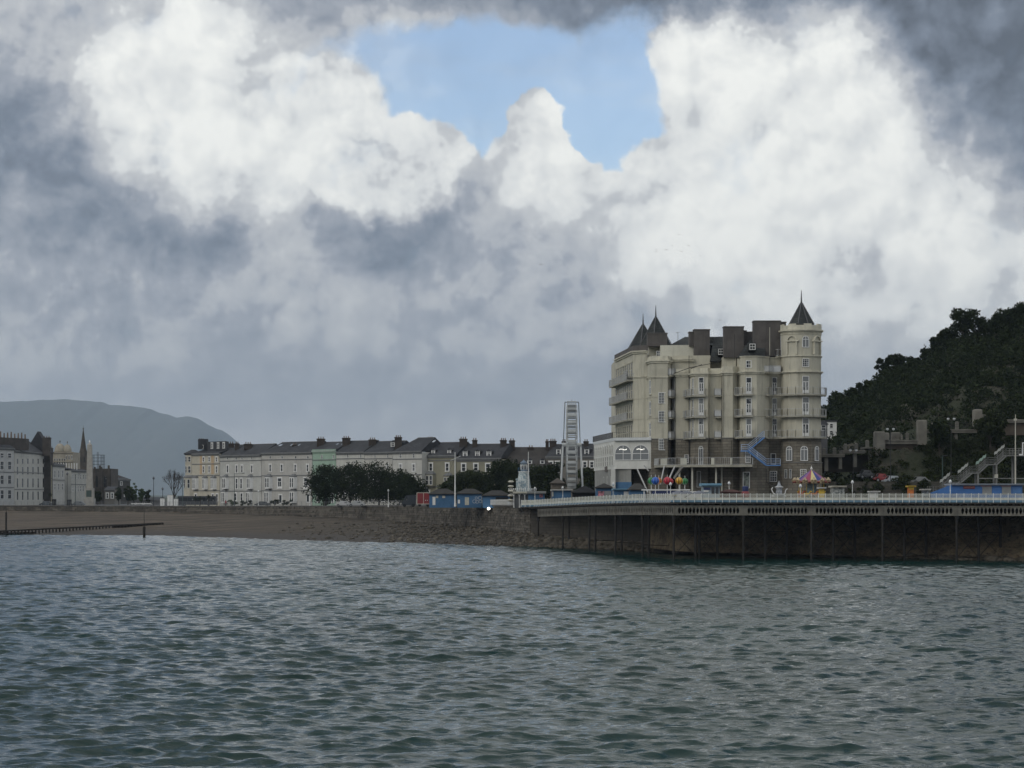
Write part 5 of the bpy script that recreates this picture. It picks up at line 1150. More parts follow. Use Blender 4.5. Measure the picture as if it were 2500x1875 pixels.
def build_hill():
    px = np.linspace(1960, 3200, 300); k = np.concatenate([np.linspace(0, 1, 110), [1.15, 1.5, 2.5]])
    Pg, K = np.meshgrid(px, k); d, x, z = hill_z(Pg, K); z = np.where(K > 1, z-2*(K-1), z)
    m = rock_mat('hill ground', (.035, .036, .020), (.085, .075, .055), (.016, .018, .010), green=.9)
    tag(mesh_obj('hillside', np_mesh('hillside', np.stack([x, d, z], -1).reshape(-1, 3), grid_faces(len(k), len(px)), m, True)), 'steep hillside with bare rocky patches', kind='structure')
    r = np.random.default_rng(77); cs = []; rs = []
    while len(cs) < 4200:
        p = r.uniform(1975, 2720); k_ = r.random()**.75
        bare = math.exp(-((p-2235)/95)**2-((k_-.34)/.13)**2)+.8*math.exp(-((p-2420)/60)**2-((k_-.10)/.07)**2)
        if r.random() < bare*.93 or (k_ < .06): continue
        d, x, z = hill_z(np.array(p), np.array(k_)); s = r.gamma(3.0, .30)+.35; cs.append((float(x), float(d), float(z)+s*.35)); rs.append(min(s, 2.6))
    V, Fq = leaves(r, cs, rs, 135000, .30)
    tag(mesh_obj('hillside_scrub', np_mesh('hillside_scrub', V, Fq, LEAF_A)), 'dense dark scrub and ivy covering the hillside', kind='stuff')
    def on(px, k_): d, x, z = hill_z(np.array(float(px)), np.array(float(k_))); return float(d), float(z)
    T = [(2020, .97, 3.5, 7, 'leafy tree at the foot of the skyline next to the hotel tower', 0), (2050, .97, 4.2, 5.5, 'dark rounded tree low on the skyline right of the hotel', 0), (2084, .98, 3.4, 5, 'flat dark tree on the skyline above the long walkway', 0), (2114, .97, 3.4, 4.5, 'small twiggy tree on the lower skyline', 1),
         (2160, .98, 4.2, 4.6, 'loose open crowned tree standing up from the middle skyline', 1), (2196, .98, 4.6, 6, 'open crowned skyline tree with sky showing through its top', 1), (2235, .98, 2.6, 5, 'low bush topped tree in the dip of the skyline', 0), (2268, .98, 3.0, 4.5, 'dense dark tree where the skyline starts to climb steeply', 0), (2290, .98, 3.4, 4.2, 'small dense tree halfway up the steep skyline', 0), (2314, .98, 4.0, 4.5, 'dark tree below the big open tree on the skyline', 0),
         (2350, .98, 6.5, 8, 'large open crowned tree near the top of the skyline', 1), (2382, .98, 5.6, 7, 'broad tree leaning against the large open skyline tree', 1), (2420, .98, 3.4, 5, 'wispy tree in the gap of the upper skyline', 1), (2448, .98, 4.2, 7, 'flat topped pine like tree on the upper skyline', 0), (2480, .98, 4.4, 6.5, 'dark tree close to the right edge of the skyline', 0), (2510, .98, 4.8, 7, 'dark tree cut by the right edge of the picture', 0),
         (2293, .16, 4.6, 5.0, 'ivy green tree in front of the walkway between its two tall pillars', 0), (2418, .20, 5.6, 6.2, 'bright green spreading tree beside the tall square pillar at upper right', 2), (2330, .07, 6.5, 7, 'dark green tree behind the lower flight of the steel stairs', 0), (2230, .03, 4.2, 5, 'dark bush between the parked cars', 0), (2370, .10, 5.5, 8, 'round green tree above the steel stairs', 2)]
    for i, (px, k_, h, w, lb, ty) in enumerate(T):
        d, z = on(px, k_)
        if i in (16, 17): d, z = 347.5, PZ({16: 1098, 17: 1082}[i], 347.5)
        tree('hill_tree', lb, px, d, z-.4, h+.4, w, (LEAF_A, LEAF_A, LEAF_B)[ty], 2400 if ty == 1 else 3600, .26, 60+i, .12, dense=1.3, loose=(ty == 1))
build_hill()
# ---------------------------------------------------------------- kiosks and rides on and beside the pier deck
BLUE = MATS['kiosk blue']; LBLUE = mat('light blue paint', (.16, .32, .44), .6, .1, .8); DARKROOF = mat('dark roof felt', (.035, .033, .030), .9, .2, .8)
PINK = mat('pink poster', (.50, .20, .25), .6, .6, 2.2); SHUT = mat('shutter grey', (.24, .25, .25), .5, .1, 1); RED = mat('red paint', (.21, .022, .025), .5, .08, 1); WOOD = mat('weathered wood', (.10, .085, .065), .9, .2, 1)
BLK = mat('black canvas', (.012, .013, .016), .9, .2, 1); YEL = mat('yellow paint', (.62, .42, .04), .5, .08, 1); ORG = mat('orange paint', (.55, .16, .03), .5, .1, 1); NAVY = mat('navy paint', (.02, .035, .12), .5, .1, 1); CRM = mat('ride cream', (.52, .50, .42), .6, .1, 1)
def dz(px, d): return 8.46 if px > 1640 else float(np.interp(px, [1275, 1374, 1503, 1645], [7.3, 7.75, 8.25, 8.46]))
def base(name, label, cat, px, d, z=None, group=None):
    t = thing(name, label, cat, (PX(px, d), d, dz(px, d) if z is None else z), group=group); return t
def kiosk(label, px0, px1, ye, yr, d, body, roof, front=(), z=None, cat='kiosk', name='kiosk', depth=4.0, style='hip'):
    px = (px0+px1)/2; z = dz(px, d) if z is None else z; t = base(name, label, cat, px, d, z); w = (px1-px0)*d/F/2; e = PZ(ye, d)-z; r_ = PZ(yr, d)-z
    MB().box(-w, w, 0, depth, -.3, e).build('body', body, t)
    m = MB(); o = .25; m.prism([(-w-o, -o-.2), (w+o, -o-.2), (w+o, depth+o), (-w-o, depth+o)], e+.002, e+.14)
    if style == 'hip': m.prism([(-w-o, -o-.2), (w+o, -o-.2), (w+o, depth+o), (-w-o, depth+o)], e+.142, r_, [(-w*.35, depth*.45), (w*.35, depth*.45), (w*.35, depth*.55), (-w*.35, depth*.55)])
    elif style == 'flat': m.prism([(-w-o, -o-.4), (w+o, -o-.4), (w+o, depth+o), (-w-o, depth+o)], e+.142, max(r_, e+.2))
    elif style == 'pyr': m.prism([(-w-o, -o-.2), (w+o, -o-.2), (w+o, depth+o), (-w-o, depth+o)], e+.142, r_, [(-.1, depth*.48), (.1, depth*.48), (.1, depth*.52), (-.1, depth*.52)])
    m.build('roof', roof, t)
    for nm, a, b, ya, yb, mt_ in front:
        x0 = PX(a, d)-t.location.x; x1 = PX(b, d)-t.location.x; z0 = PZ(yb, d)-z; z1 = PZ(ya, d)-z; MB().box(x0, x1, -.10, -.002, z0, z1).build(nm, mt_, t)
    return t
# shore side, left of the pier entrance
kiosk('long blue kiosk left of the white flagpole with two air vents and a white door', 1048, 1112, 1207, 1193, 432, BLUE, DARKROOF, [('door', 1056, 1063, 1213, 1233, WHT), ('vent', 1064, 1070, 1210, 1216, CRM), ('vent', 1080, 1087, 1210, 1216, CRM)], z=7.1)
kiosk('blue kiosk right of the flagpole with a white painted drawing on its wall', 1116, 1176, 1206, 1193, 424, BLUE, DARKROOF, [('panel', 1118, 1123, 1220, 1229, WHT), ('notice_board', 1135, 1145, 1214, 1233, CRM)], z=7.15)
kiosk('low blue kiosk with a dark shop front just left of the pier tower', 1178, 1245, 1211, 1197, 418, BLUE, DARKROOF, [('shop_front', 1210, 1240, 1214, 1236, BLK)], z=7.15)
# flat drawing painted on the middle kiosk
t = base('wall_drawing', 'white loops and squiggles painted on the blue kiosk wall', 'mural', 1164, 423.7, 7.15); m = MB()
for cx_, cz_, rr_ in ((-.5, 1.0, .35), (.1, .9, .3), (.7, 1.7, .38), (.75, 1.0, .3), (-.1, 1.7, .25)):
    for i in range(12):
        a, b = 2*math.pi*i/12, 2*math.pi*(i+.8)/12; m.bar((cx_+rr_*math.cos(a), -.05, cz_+rr_*math.sin(a)), (cx_+rr_*math.cos(b), -.05, cz_+rr_*math.sin(b)), .045)
o = m.build('wall_drawing', WHT, None, t.location); tag(o, 'white loops and squiggles painted on the blue kiosk wall', 'mural'); bpy.data.objects.remove(t)
# flagpole
t = base('flagpole', 'tall white flagpole between the blue kiosks', 'flagpole', 1111, 415, 7.15); h = PZ(1104, 415)-7.15; MB().lathe(0, 0, [(.22, 0), (.16, .8), (.11, h*.6), (.06, h)], 8).build('pole', WHT, t); MB().bar((-.9, 0, h*.93-.9), (1.1, 0, h*.93), .05).build('yard', WHT, t); MB().bar((0, 0, h*.9), (-1.6, .5, h*.55), .03).build('rope', BLK, t)
# red trailer and dark van
t = base('red_trailer', 'dark red box trailer with white edges parked on the promenade', 'trailer', 1034, 440, 7.0); w = 16.5*440/F; H = PZ(1203, 440)-7.0
MB().box(-w, w, 0, 5, .55, H).build('box', RED, t); fm_ = MB()
for a, b, c_, e_ in ((-w-.04, -w+.1, .5, H+.02), (w-.1, w+.04, .5, H+.02), (-w, w, H-.06, H+.06), (-w, w, .48, .6), (-.05, .05, .55, H)): fm_.box(a, b, -.05, .0-.002, c_, e_)
fm_.build('frame', CRM, t); MB().box(.35, .5, -.1, -.052, 1.25, 1.4).box(.75, .9, -.1, -.052, 1.25, 1.4).build('latch', WHT, t)
for x in (-w*.6, w*.6):
    wh_ = MB(); wh_.bar((x, .3, .35), (x, .6, .35), .35, 12); wh_.build('wheel', BLK, t)
t = base('van', 'dark blue van parked left of the red trailer', 'van', 998, 440, 6.9); VN = mat('van paint', (.018, .024, .032), .3, .1, 1); w = 17*440/F
m = MB(); prof = [(-w, .35), (-w, 1.1), (-w*.78, 1.35), (-w*.45, 2.35), (-w*.2, 2.55), (w*.9, 2.6), (w, 2.4), (w, .35)]; n = len(prof)
m.add([(x, 0, z) for x, z in prof]+[(x, 2.0, z) for x, z in prof], [tuple(range(n)), tuple(range(2*n-1, n-1, -1))]+[(i, n+i, n+(i+1) % n, (i+1) % n) for i in range(n)]); m.build('body', VN, t)
g = MB(); g.add([(-w*.66, -.02, 1.45), (-w*.2, -.02, 1.45), (-w*.2, -.02, 2.3), (-w*.4, -.02, 2.3)], [(0, 1, 2, 3)]).__class__; g.build('side_window', GL, t)
for x in (-w*.62, w*.62): m = MB(); m.bar((x, -.05, .36), (x, .25, .36), .36, 12); m.build('wheel', BLK, t)
# pier tower like a small lighthouse, with a spiral slide look
def pier_tower():
    d = 398; t = base('pier_tower', 'small pale blue and white lighthouse shaped tower with painted swirls by the pier entrance', 'tower', 1279, d, 7.2); z = lambda y: PZ(y, d)-7.2; s = d/F
    pm_ = bpy.data.materials.new('tower paint'); pm_.use_nodes = True; nt = pm_.node_tree; geo = nt.nodes.new('ShaderNodeNewGeometry')
    v = V_(nt, noise(nt, geo.outputs['Position'], 1.6, 3, .5, 2.0).outputs[0]).smooth(.46, .54, 0, 1)
    nt.links.new(mixc(nt, v, (.22, .30, .34), (.50, .54, .54)), nt.nodes['Principled BSDF'].inputs['Base Color'])
    MB().lathe(0, 2.4, [(20*s, 0), (19.5*s, z(1203)), (16*s, z(1180)), (12.5*s, z(1152))], 10).build('shaft', pm_, t)
    MB().lathe(0, 2.4, [(14*s, z(1152)), (14*s, z(1151)), (12*s, z(1150.5))], 10).build('gallery', WHT, t)
    gr_ = MB()
    for i in range(14):
        a = 2*math.pi*i/14; gr_.bar((14*s*math.cos(a), 2.4+14*s*math.sin(a), z(1151)), (14*s*math.cos(a), 2.4+14*s*math.sin(a), z(1142)), .03)
        b = 2*math.pi*(i+1)/14; gr_.bar((14*s*math.cos(a), 2.4+14*s*math.sin(a), z(1142)), (14*s*math.cos(b), 2.4+14*s*math.sin(b), z(1142)), .03)
    gr_.build('gallery_rail', BLUE, t)
    MB().lathe(0, 2.4, [(7.5*s, z(1150.5)), (7*s, z(1131))], 8).build('lantern', mat('lantern', (.20, .27, .35), .5, .1, 1), t); MB().lathe(0, 2.4, [(9.5*s, z(1131)), (8.6*s, z(1129)), (1*s, z(1123)), (.4*s, z(1120))], 8).build('lantern_roof', mat('slate blue', (.13, .18, .24), .6, .1, 1), t)
    for i in range(4): a = -math.pi/2+(i-1.5)*.8; window(t, 7.4*s*math.cos(a), 2.4+7.4*s*math.sin(a), z(1146), .42, 1.0, 'arch', a+math.pi/2)
    x = PX(1290, d)-t.location.x; MB().bar((x, .6, z(1206)), (x, .6, z(1103)), .12, 6, .05).build('mast', WHT, t)
    for i in range(5): MB().lathe(-2.6+i*.02, .2, [(.25, 1.0+i*.9), (.62, 1.25+i*.9), (.35, 1.5+i*.9)], 8).build('carved_figure', CRM, t)
    MB().box(-20*s, -13*s, 0, 1, z(1172), z(1168)).box(-19*s, -14*s, 0, .6, z(1200), z(1173)).build('side_panel', pm_, t)
pier_tower()
# entrance pavilion
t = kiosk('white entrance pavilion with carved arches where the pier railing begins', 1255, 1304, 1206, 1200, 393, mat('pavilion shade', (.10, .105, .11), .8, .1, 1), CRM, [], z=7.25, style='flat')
for i in range(6):
    x = -3.0+i*1.05
    if i: MB().lathe(x, -.25, [(.11, -.2), (.07, .3), (.07, 1.9), (.13, 2.3)], 8).build('column', WHT, t)
ar = MB()
for i in range(5):
    x = -2.5+i*1.05
    for k in range(6): a, b = math.pi*k/6, math.pi*(k+1)/6; ar.bar((x+.5*math.cos(a), -.25, 2.0+.5*math.sin(a)), (x+.5*math.cos(b), -.25, 2.0+.5*math.sin(b)), .05)
for i in range(14): a = i*.5; ar.bar((-3+i*.4, -.28, 2.9), (-2.8+i*.4, -.28, 3.3+.25*math.sin(a)), .06); ar.lathe(-2.9+i*.4, -.28, [(.03, 3.2), (.15, 3.35), (.03, 3.5)], 6)
ar.build('arcade', WHT, t)
# picket fence beside the sea wall end
t = base('picket_fence', 'white picket fence on the sea wall below the blue kiosks', 'fence', 1205, 412, 7.4); pk = MB().box(-.06, .06, -.03, .03, 0, 1.1).mesh('picket', WHT); rl = MB(); p0 = Vector((PX(1178, 425), 425, 7.4)); p1 = Vector((PX(1262, 396), 396, 7.55))
for i in range(40): p = p0.lerp(p1, i/39)-t.location; mesh_obj('picket', pk, None, t, p)
for hh in (.35, .85): rl.bar(p0-t.location+Vector((0, .05, hh)), p1-t.location+Vector((0, .05, hh)), .035)
rl.build('rail', WHT, t)
# bright lamp on the sea wall
t = base('wall_lamp', 'small bright floodlight fixed to the sea wall below the picket fence', 'lamp', 1193, 417.2, PZ(1241, 417)-.25); m = MB(); m.bar((0, .8, 0), (0, 0, 0), .06); m.build('bracket', BLK, t); MB().lathe(0, -.1, [(.08, -.05), (.26, .05), (.26, .35), (.1, .45)], 8).build('lamp_head', emit('floodlight', (1, .97, .9), 6), t)
# kiosks behind the left part of the pier
def deckd(px, extra): p = pier_pt(px); return p.y+extra
kiosk('small blue shed with a pink panel behind the pier railing near the tower', 1290, 1330, 1206, 1199, deckd(1310, 8), BLUE, SHUT, [('pink_panel', 1317, 1325, 1206, 1214, PINK)], style='flat')
kiosk('blue shed with a zigzag white canopy below the big wheel', 1348, 1394, 1198, 1195, deckd(1370, 7), BLUE, WHT, [('panel', 1337+11, 1351, 1200, 1212, CRM)], style='flat')
t = kiosk('brown cone roofed kiosk left of the big wheel legs', 1346, 1378, 1181, 1167, deckd(1362, 14), mat('kiosk stone', (.15, .13, .105), .9, .15, 1), mat('brown roof', (.075, .062, .05), .9, .1, 1), [], style='pyr', depth=5)
t = kiosk('black market tent with a pointed top in front of the big wheel', 1398, 1458, 1204, 1186, deckd(1430, 8), BLK, BLK, [], style='pyr', name='market_tent', cat='tent')
kiosk('blue kiosk with a pink poster and dark pyramid roof left of the corner column', 1456, 1496, 1192, 1180, deckd(1476, 7), BLUE, DARKROOF, [('poster', 1460, 1475, 1199, 1213, PINK), ('shutter', 1476, 1492, 1199, 1213, SHUT)], style='pyr')
kiosk('blue kiosk with a pale shutter below the glazed hotel wing', 1500, 1540, 1197, 1193, deckd(1520, 5), BLUE, LBLUE, [('shutter', 1523, 1536, 1200, 1212, WHT)], style='flat')
kiosk('low blue building with a broad dark roof under the glazed hotel wing', 1538, 1576, 1197, 1180, deckd(1555, 8), BLUE, DARKROOF, [('bench', 1544, 1562, 1206, 1210, SHUT)], style='hip')
# striped ball swing ride
def ball(label, px, py, d, r_, c1, c2):
    t = thing('striped_ball', label, 'fairground ball', (PX(px, d), d, PZ(py, d)), group='striped balls of the swing ride'); n = 16; m = MB()
    P_ = [(r_*math.sin(math.pi*j/10), -r_*math.cos(math.pi*j/10)) for j in range(11)]
    for j in range(10):
        for i in range(n):
            a, b = 2*math.pi*i/n, 2*math.pi*(i+1)/n; (r0, z0), (r1, z1) = P_[j], P_[j+1]; m.m = i % 2
            m.add([(r0*math.cos(a), r0*math.sin(a), z0), (r0*math.cos(b), r0*math.sin(b), z0), (r1*math.cos(b), r1*math.sin(b), z1), (r1*math.cos(a), r1*math.sin(a), z1)], [(0, 1, 2, 3)])
    m.build('shell', [mat(c1[0], c1[1], .35, .04, 1), mat(c2[0], c2[1], .35, .04, 1)], t, smooth=True)
    MB().bar((0, 0, -r_*.98), (0, 0, -(PZ(py, d)-8.5)), .06).bar((0, 0, r_*.95), (0, 0, r_+.35), .04).build('pole', WHT, t)
GR = ('ball green', (.03, .22, .06)); GR2 = ('ball dark green', (.015, .10, .03)); BL = ('ball blue', (.03, .14, .52)); BL2 = ('ball navy', (.02, .06, .28)); RD = ('ball red', (.50, .02, .04)); RD2 = ('ball dark red', (.25, .015, .03)); YE = ('ball yellow', (.62, .38, .03)); YE2 = ('ball brown', (.30, .14, .02)); OR = ('ball orange', (.55, .16, .03))
for a in [('green striped ball at the left end, half behind the blue one', 1590, 1174, 312, .56, GR, GR2), ('blue striped ball in front of the left pair', 1600, 1174, 310, .60, BL, BL2), ('orange striped ball peeping out right of the blue one', 1608, 1174, 313, .50, OR, YE2),
          ('large red striped ball in the middle of the row', 1629, 1174, 310, .60, RD, RD2), ('small dark red ball just right of the large red one', 1637, 1175, 312, .45, RD, RD2), ('yellow striped ball right of the red ones', 1658, 1174, 310, .58, YE, YE2), ('green striped ball at the right end of the row', 1672, 1175, 312, .50, GR, GR2)]: ball(*a)
t = base('swing_ride', 'white framed fairground ride platform under the striped balls', 'fairground ride', 1630, 311)
MB().box(-3.8, 3.4, -.5, 3, 1.75, 1.95).build('canopy', WHT, t); MB().box(-2.4, 2.3, -.4, 2.8, 1.15, 1.7).build('blue_band', NAVY, t)
for x in (-3.6, -2.7, -1.8, -.4, .6, 1.4, 3.2): MB().box(-.07, .07, -.07, .07, 0, 1.8).build('post', WHT, t, (x, -.3, 0))
MB().box(-1.6, 1.4, 0, .2, .9, 1.1).build('yellow_beam', YEL, t); MB().bar((1.6, -.3, .1), (3.6, -.3, 1.3), .09).build('ramp_rail', BLK, t)
t = base('white_hoarding', 'low white hoarding right of the ball ride', 'hoarding', 1680, 316); MB().box(-3.2, 3.0, 0, .15, 0, 1.65).build('board', WHT, t); MB().bar((-2.2, -.1, .5), (-2.0, -.1, 1.2), .05).bar((-2.4, -.1, .85), (-1.8, -.1, .85), .05).build('painted_mark', BLK, t)
for i, (px, lb) in enumerate([(1655, 'leftmost grey dome shaped parasol behind the railing'), (1675, 'second grey dome shaped parasol behind the railing'), (1707, 'rightmost grey parasol beside the light blue kiosk')]):
    t = base('parasol', lb, 'parasol', px, 306, group='grey parasols behind the pier railing'); MB().lathe(0, 0, [(1.1, 1.15), (.85, 1.45), (.1, 1.7)], 10).build('canopy', mat('parasol grey', (.16, .17, .20), .8, .1, 1), t); MB().bar((0, 0, 0), (0, 0, 1.3), .04).build('pole', WHT, t)
kiosk('light blue roofed kiosk with glass doors in front of the hotel base', 1716, 1757, 1187, 1180, 309, mat('kiosk pale', (.30, .36, .40), .6, .1, 1), LBLUE, [('dark_window', 1718, 1734, 1190, 1196, NAVY), ('glass_door', 1737, 1744, 1190, 1206, GL), ('glass_door', 1747, 1754, 1190, 1206, GL), ('notice', 1718, 1730, 1197, 1201, WHT)], style='flat', depth=3)
t = kiosk('dark red tent roof low behind the railing left of the hotel poster door', 1766, 1808, 1203, 1195, 312, mat('maroon', (.10, .02, .015), .8, .1, 1), mat('maroon canvas', (.07, .022, .016), .85, .15, 1), [], style='hip', name='low_tent', cat='tent')
# red round ride car under the poster door
t = base('round_kiddie_car', 'round red seat car behind the railing below the poster door', 'ride car', 1820, 310); MB().lathe(0, 0, [(.3, .4), (.62, .8), (.62, 1.3), (.4, 1.7), (.1, 1.8)], 12).build('body', RED, t, smooth=True); MB().lathe(0, 0, [(.45, 1.6), (.5, 2.3), (.3, 2.4)], 10).build('canopy', NAVY, t)
# white swan like figure
t = base('figure_ride', 'white and grey spinning figure ride between the stair foot and the carousel', 'ride figure', 1902, 308)
MB().lathe(0, 0, [(.9, .9), (1.0, 1.05), (.5, 1.25), (.42, 1.9), (.6, 2.2), (.25, 2.55), (.16, 2.9), (.04, 3.2)], 10).build('body', mat('figure grey', (.28, .30, .33), .5, .3, 2), t, smooth=True); MB().lathe(0, 0, [(.62, 2.18), (.7, 2.26), (.3, 2.36)], 10).build('hat_brim', WHT, t)
m = MB(); pts = [(-.5, 1.1), (-.9, 1.4), (-1.15, 1.9), (-.95, 2.2)]
for a, b in zip(pts, pts[1:]): m.bar((a[0], 0, a[1]), (b[0], 0, b[1]), .09)
pts = [(.5, 1.1), (.9, 1.3), (1.0, 1.8), (1.25, 2.0)]
for a, b in zip(pts, pts[1:]): m.bar((a[0], 0, a[1]), (b[0], 0, b[1]), .08)
m.build('handle', WHT, t); MB().box(-1.1, 1.0, -.5, .5, .8, 1.0).build('base', WHT, t)
# carousel
def carousel():
    d = 318; t = base('carousel', 'small carousel with a striped tent roof in front of the hotel tower', 'carousel', 1987, d); z = lambda y: PZ(y, d)-8.46; s = d/F; rr = 40*s; n = 16; m = MB()
    cols = [0, 1, 2, 0, 3, 1, 0, 2]
    for i in range(n):
        a, b = 2*math.pi*(i-.5)/n-math.pi/2, 2*math.pi*(i+.5)/n-math.pi/2; m.m = [0, 1, 3, 2][i % 4]
        m.add([(rr*math.cos(a), 2.6+rr*math.sin(a), z(1173)), (rr*math.cos(b), 2.6+rr*math.sin(b), z(1173)), (.15*math.cos(b), 2.6+.15*math.sin(b), z(1147)), (.15*math.cos(a), 2.6+.15*math.sin(a), z(1147))], [(0, 1, 2, 3)])
    m.build('tent_roof', [mat('canvas cream', (.55, .47, .22), .7, .05, 1), mat('canvas navy', (.035, .045, .20), .7, .05, 1), mat('canvas maroon', (.28, .05, .10), .7, .05, 1), mat('canvas mauve', (.22, .10, .22), .7, .05, 1)], t)
    cr = MB()
    for i in range(12):
        a = 2*math.pi*i/12; x, y = rr*1.06*math.cos(a), 2.6+rr*1.06*math.sin(a); b = 2*math.pi*(i+1)/12; x2, y2 = rr*1.06*math.cos(b), 2.6+rr*1.06*math.sin(b)
        cr.prism([(x, y), (x2, y2), (x2*.97, 2.6+(y2-2.6)*.97), (x*.97, 2.6+(y-2.6)*.97)], z(1180), z(1173)); cr.lathe(x, y, [(.3, z(1176)), (.42, z(1172)), (.2, z(1169)), (.05, z(1165))], 6)
    cr.build('rounding_board', mat('fairground paint', (.42, .36, .22), .5, .8, 3.0, col2=(.10, .05, .03)), t)
    rd = MB()
    for i in range(12): a = 2*math.pi*(i+.5)/12; rd.lathe(rr*1.08*math.cos(a), 2.6+rr*1.08*math.sin(a), [(.05, z(1179)), (.26, z(1177.5)), (.26, z(1176)), (.05, z(1174.5))], 8)
    rd.build('medallion', RED, t)
    MB().lathe(0, 2.6, [(.8, .3), (.8, z(1182)), (1.3, z(1180))], 10).build('centre_drum', mat('drum mirror', (.16, .24, .25), .3, .3, 2), t); MB().lathe(0, 2.6, [(rr, 0), (rr, .35)], 16).build('platform', mat('platform red', (.13, .05, .03), .7, .2, 1), t)
    MB().lathe(0, 2.6, [(.06, z(1148)), (.2, z(1143)), (.05, z(1140)), (.02, z(1136))], 8).build('finial', WHT, t)
    r = random.Random(2)
    for i in range(12):
        a = 2*math.pi*i/12; x, y = rr*.78*math.cos(a), 2.6+rr*.78*math.sin(a)
        MB().bar((x, y, .3), (x, y, z(1180)), .035).build('pole', YEL, t)
        h = MB(); c_, s_ = -math.sin(a), math.cos(a); p = Vector((x, y, 1.15)); u = Vector((c_, s_, 0))
        h.bar(p-u*.45, p+u*.4, .22, 6, .18); h.bar(p+u*.35, p+u*.62+Vector((0, 0, .5)), .13, 5, .09); h.bar(p+u*.6+Vector((0, 0, .5)), p+u*.9+Vector((0, 0, .35)), .10, 5, .06)
        for q in (-.35, .3): h.bar(p+u*q, p+u*(q+.25)+Vector((0, 0, -.55)), .06, 4, .04)
        h.build('horse', [ORG, mat('horse red', (.35, .06, .03), .5, .1, 1), YEL][i % 3], t)
carousel()
t = kiosk('yellow topped stall wall beside the carousel', 2001, 2012, 1193, 1191, 311, YEL, WHT, [], style='flat', depth=1, name='yellow_stall', cat='stall')
kiosk('white stall with a scalloped awning right of the carousel', 2033, 2062, 1190, 1186, 314, mat('stall graffiti', (.34, .35, .34), .6, .9, 3, col2=(.06, .08, .08)), CRM, [], style='flat', depth=2.5, name='market_stall', cat='stall')
# ---------------------------------------------------------------- big wheel, seen almost edge on
def big_wheel():
    d = 415; t = base('big_wheel', 'white observation wheel seen edge on rising behind the kiosks', 'ferris wheel', 1396, d, 7.8); s = d/F; z = lambda y: PZ(y, d)-7.8
    wm_ = mat('wheel white', (.48, .50, .50), .4, .06, 1); dk_ = mat('wheel steel', (.15, .17, .18), .5, .1, 1)
    hub = z(1086); R_ = z(990)-hub; n = 24; half = 16.0*s; yaw = R(88)
    u = Vector((math.cos(yaw), math.sin(yaw), 0)); v = Vector((-math.sin(yaw), math.cos(yaw), 0)); v = Vector((math.sin(yaw), -math.cos(yaw), 0))
    for sd in (-1, 1):
        rim = MB(); sp = MB()
        for rr in (R_, R_*.86):
            for i in range(n):
                a, b = 2*math.pi*i/n, 2*math.pi*(i+1)/n
                A = u*(rr*math.cos(a))+v*(sd*half*.8)+Vector((0, 0, hub+rr*math.sin(a))); B = u*(rr*math.cos(b))+v*(sd*half*.8)+Vector((0, 0, hub+rr*math.sin(b))); rim.bar(A, B, .11)
                if rr == R_:
                    Cc = u*(R_*.86*math.cos(b))+v*(sd*half*.8)+Vector((0, 0, hub+R_*.86*math.sin(b))); rim.bar(A, Cc, .05)
                    sp.bar(A, v*(sd*half*.5)+Vector((0, 0, hub)), .03)
        rim.build('rim', wm_, t); sp.build('spokes', wm_, t)
    cr = MB()
    for i in range(n):
        a = 2*math.pi*i/n
        for rr in (R_, R_*.86): p = u*(rr*math.cos(a))+Vector((0, 0, hub+rr*math.sin(a))); cr.bar(p-v*half*.8, p+v*half*.8, .07)
    tag(cr.build('rungs', dk_, t), kind='stuff')
    MB().bar(Vector((0, 0, hub))-v*half*1.5, Vector((0, 0, hub))+v*half*1.5, .42, 12).build('hub', wm_, t)
    for i in range(n):
        a = 2*math.pi*(i+.5)/n; p = u*((R_+.2)*math.cos(a))+Vector((0, 0, hub+(R_+.2)*math.sin(a)))
        g = MB(); w_, h_ = half*.66, .62
        def bx(a0, a1, b0, b1, z0, z1):
            q = [p+u*b0+v*a0, p+u*b0+v*a1, p+u*b1+v*a1, p+u*b1+v*a0]; g.prism([tuple(k[:2]) for k in q], p.z+z0, p.z+z1)
        bx(-w_, w_, -.6, .6, -.75, -.25); bx(-w_*1.05, w_*1.05, -.65, .65, .55, .68)
        for a0 in (-w_, w_-.06):
            for b0 in (-.6, .54): bx(a0, a0+.06, b0, b0+.06, -.55, .55)
        g.build('gondola', wm_, t)
    for sd in (-1, 1):                                        # A-frame legs
        lg = MB(); 
        for e in (-1, 1): lg.bar(Vector((0, 0, hub))+v*sd*half*1.35, Vector((0, 0, .0))+v*sd*half*1.75+u*e*5.0, .20, 6)
        lg.bar(Vector((0, 0, hub*.45))+v*sd*half*1.7+u*-2.8, Vector((0, 0, hub*.45))+v*sd*half*1.7+u*2.8, .12)
        lg.build('leg', wm_, t)
        MB().bar(v*sd*half*1.55+Vector((0, 0, z(1200))), v*sd*half*1.05+Vector((0, 0, z(983))), .09, 6).build('outer_cable', dk_, t)
    MB().bar(-v*half*1.1+Vector((0, 0, z(982))), v*half*1.1+Vector((0, 0, z(982))), .11).bar(Vector((0, 0, z(982))), Vector((0, 0, z(976))), .05).build('top_bar', dk_, t)
    b = MB(); q = [(-3.2, -3), (3.6, -3), (3.6, 3), (-3.2, 3)]; b.prism(q, -.2, 1.6); b.build('platform', mat('wheel base', (.28, .27, .25), .7, .2, 1), t); MB().box(-1.2, 4.2, -3.6, -3.2, 2.3, 2.6).build('canopy', WOOD, t)
big_wheel()
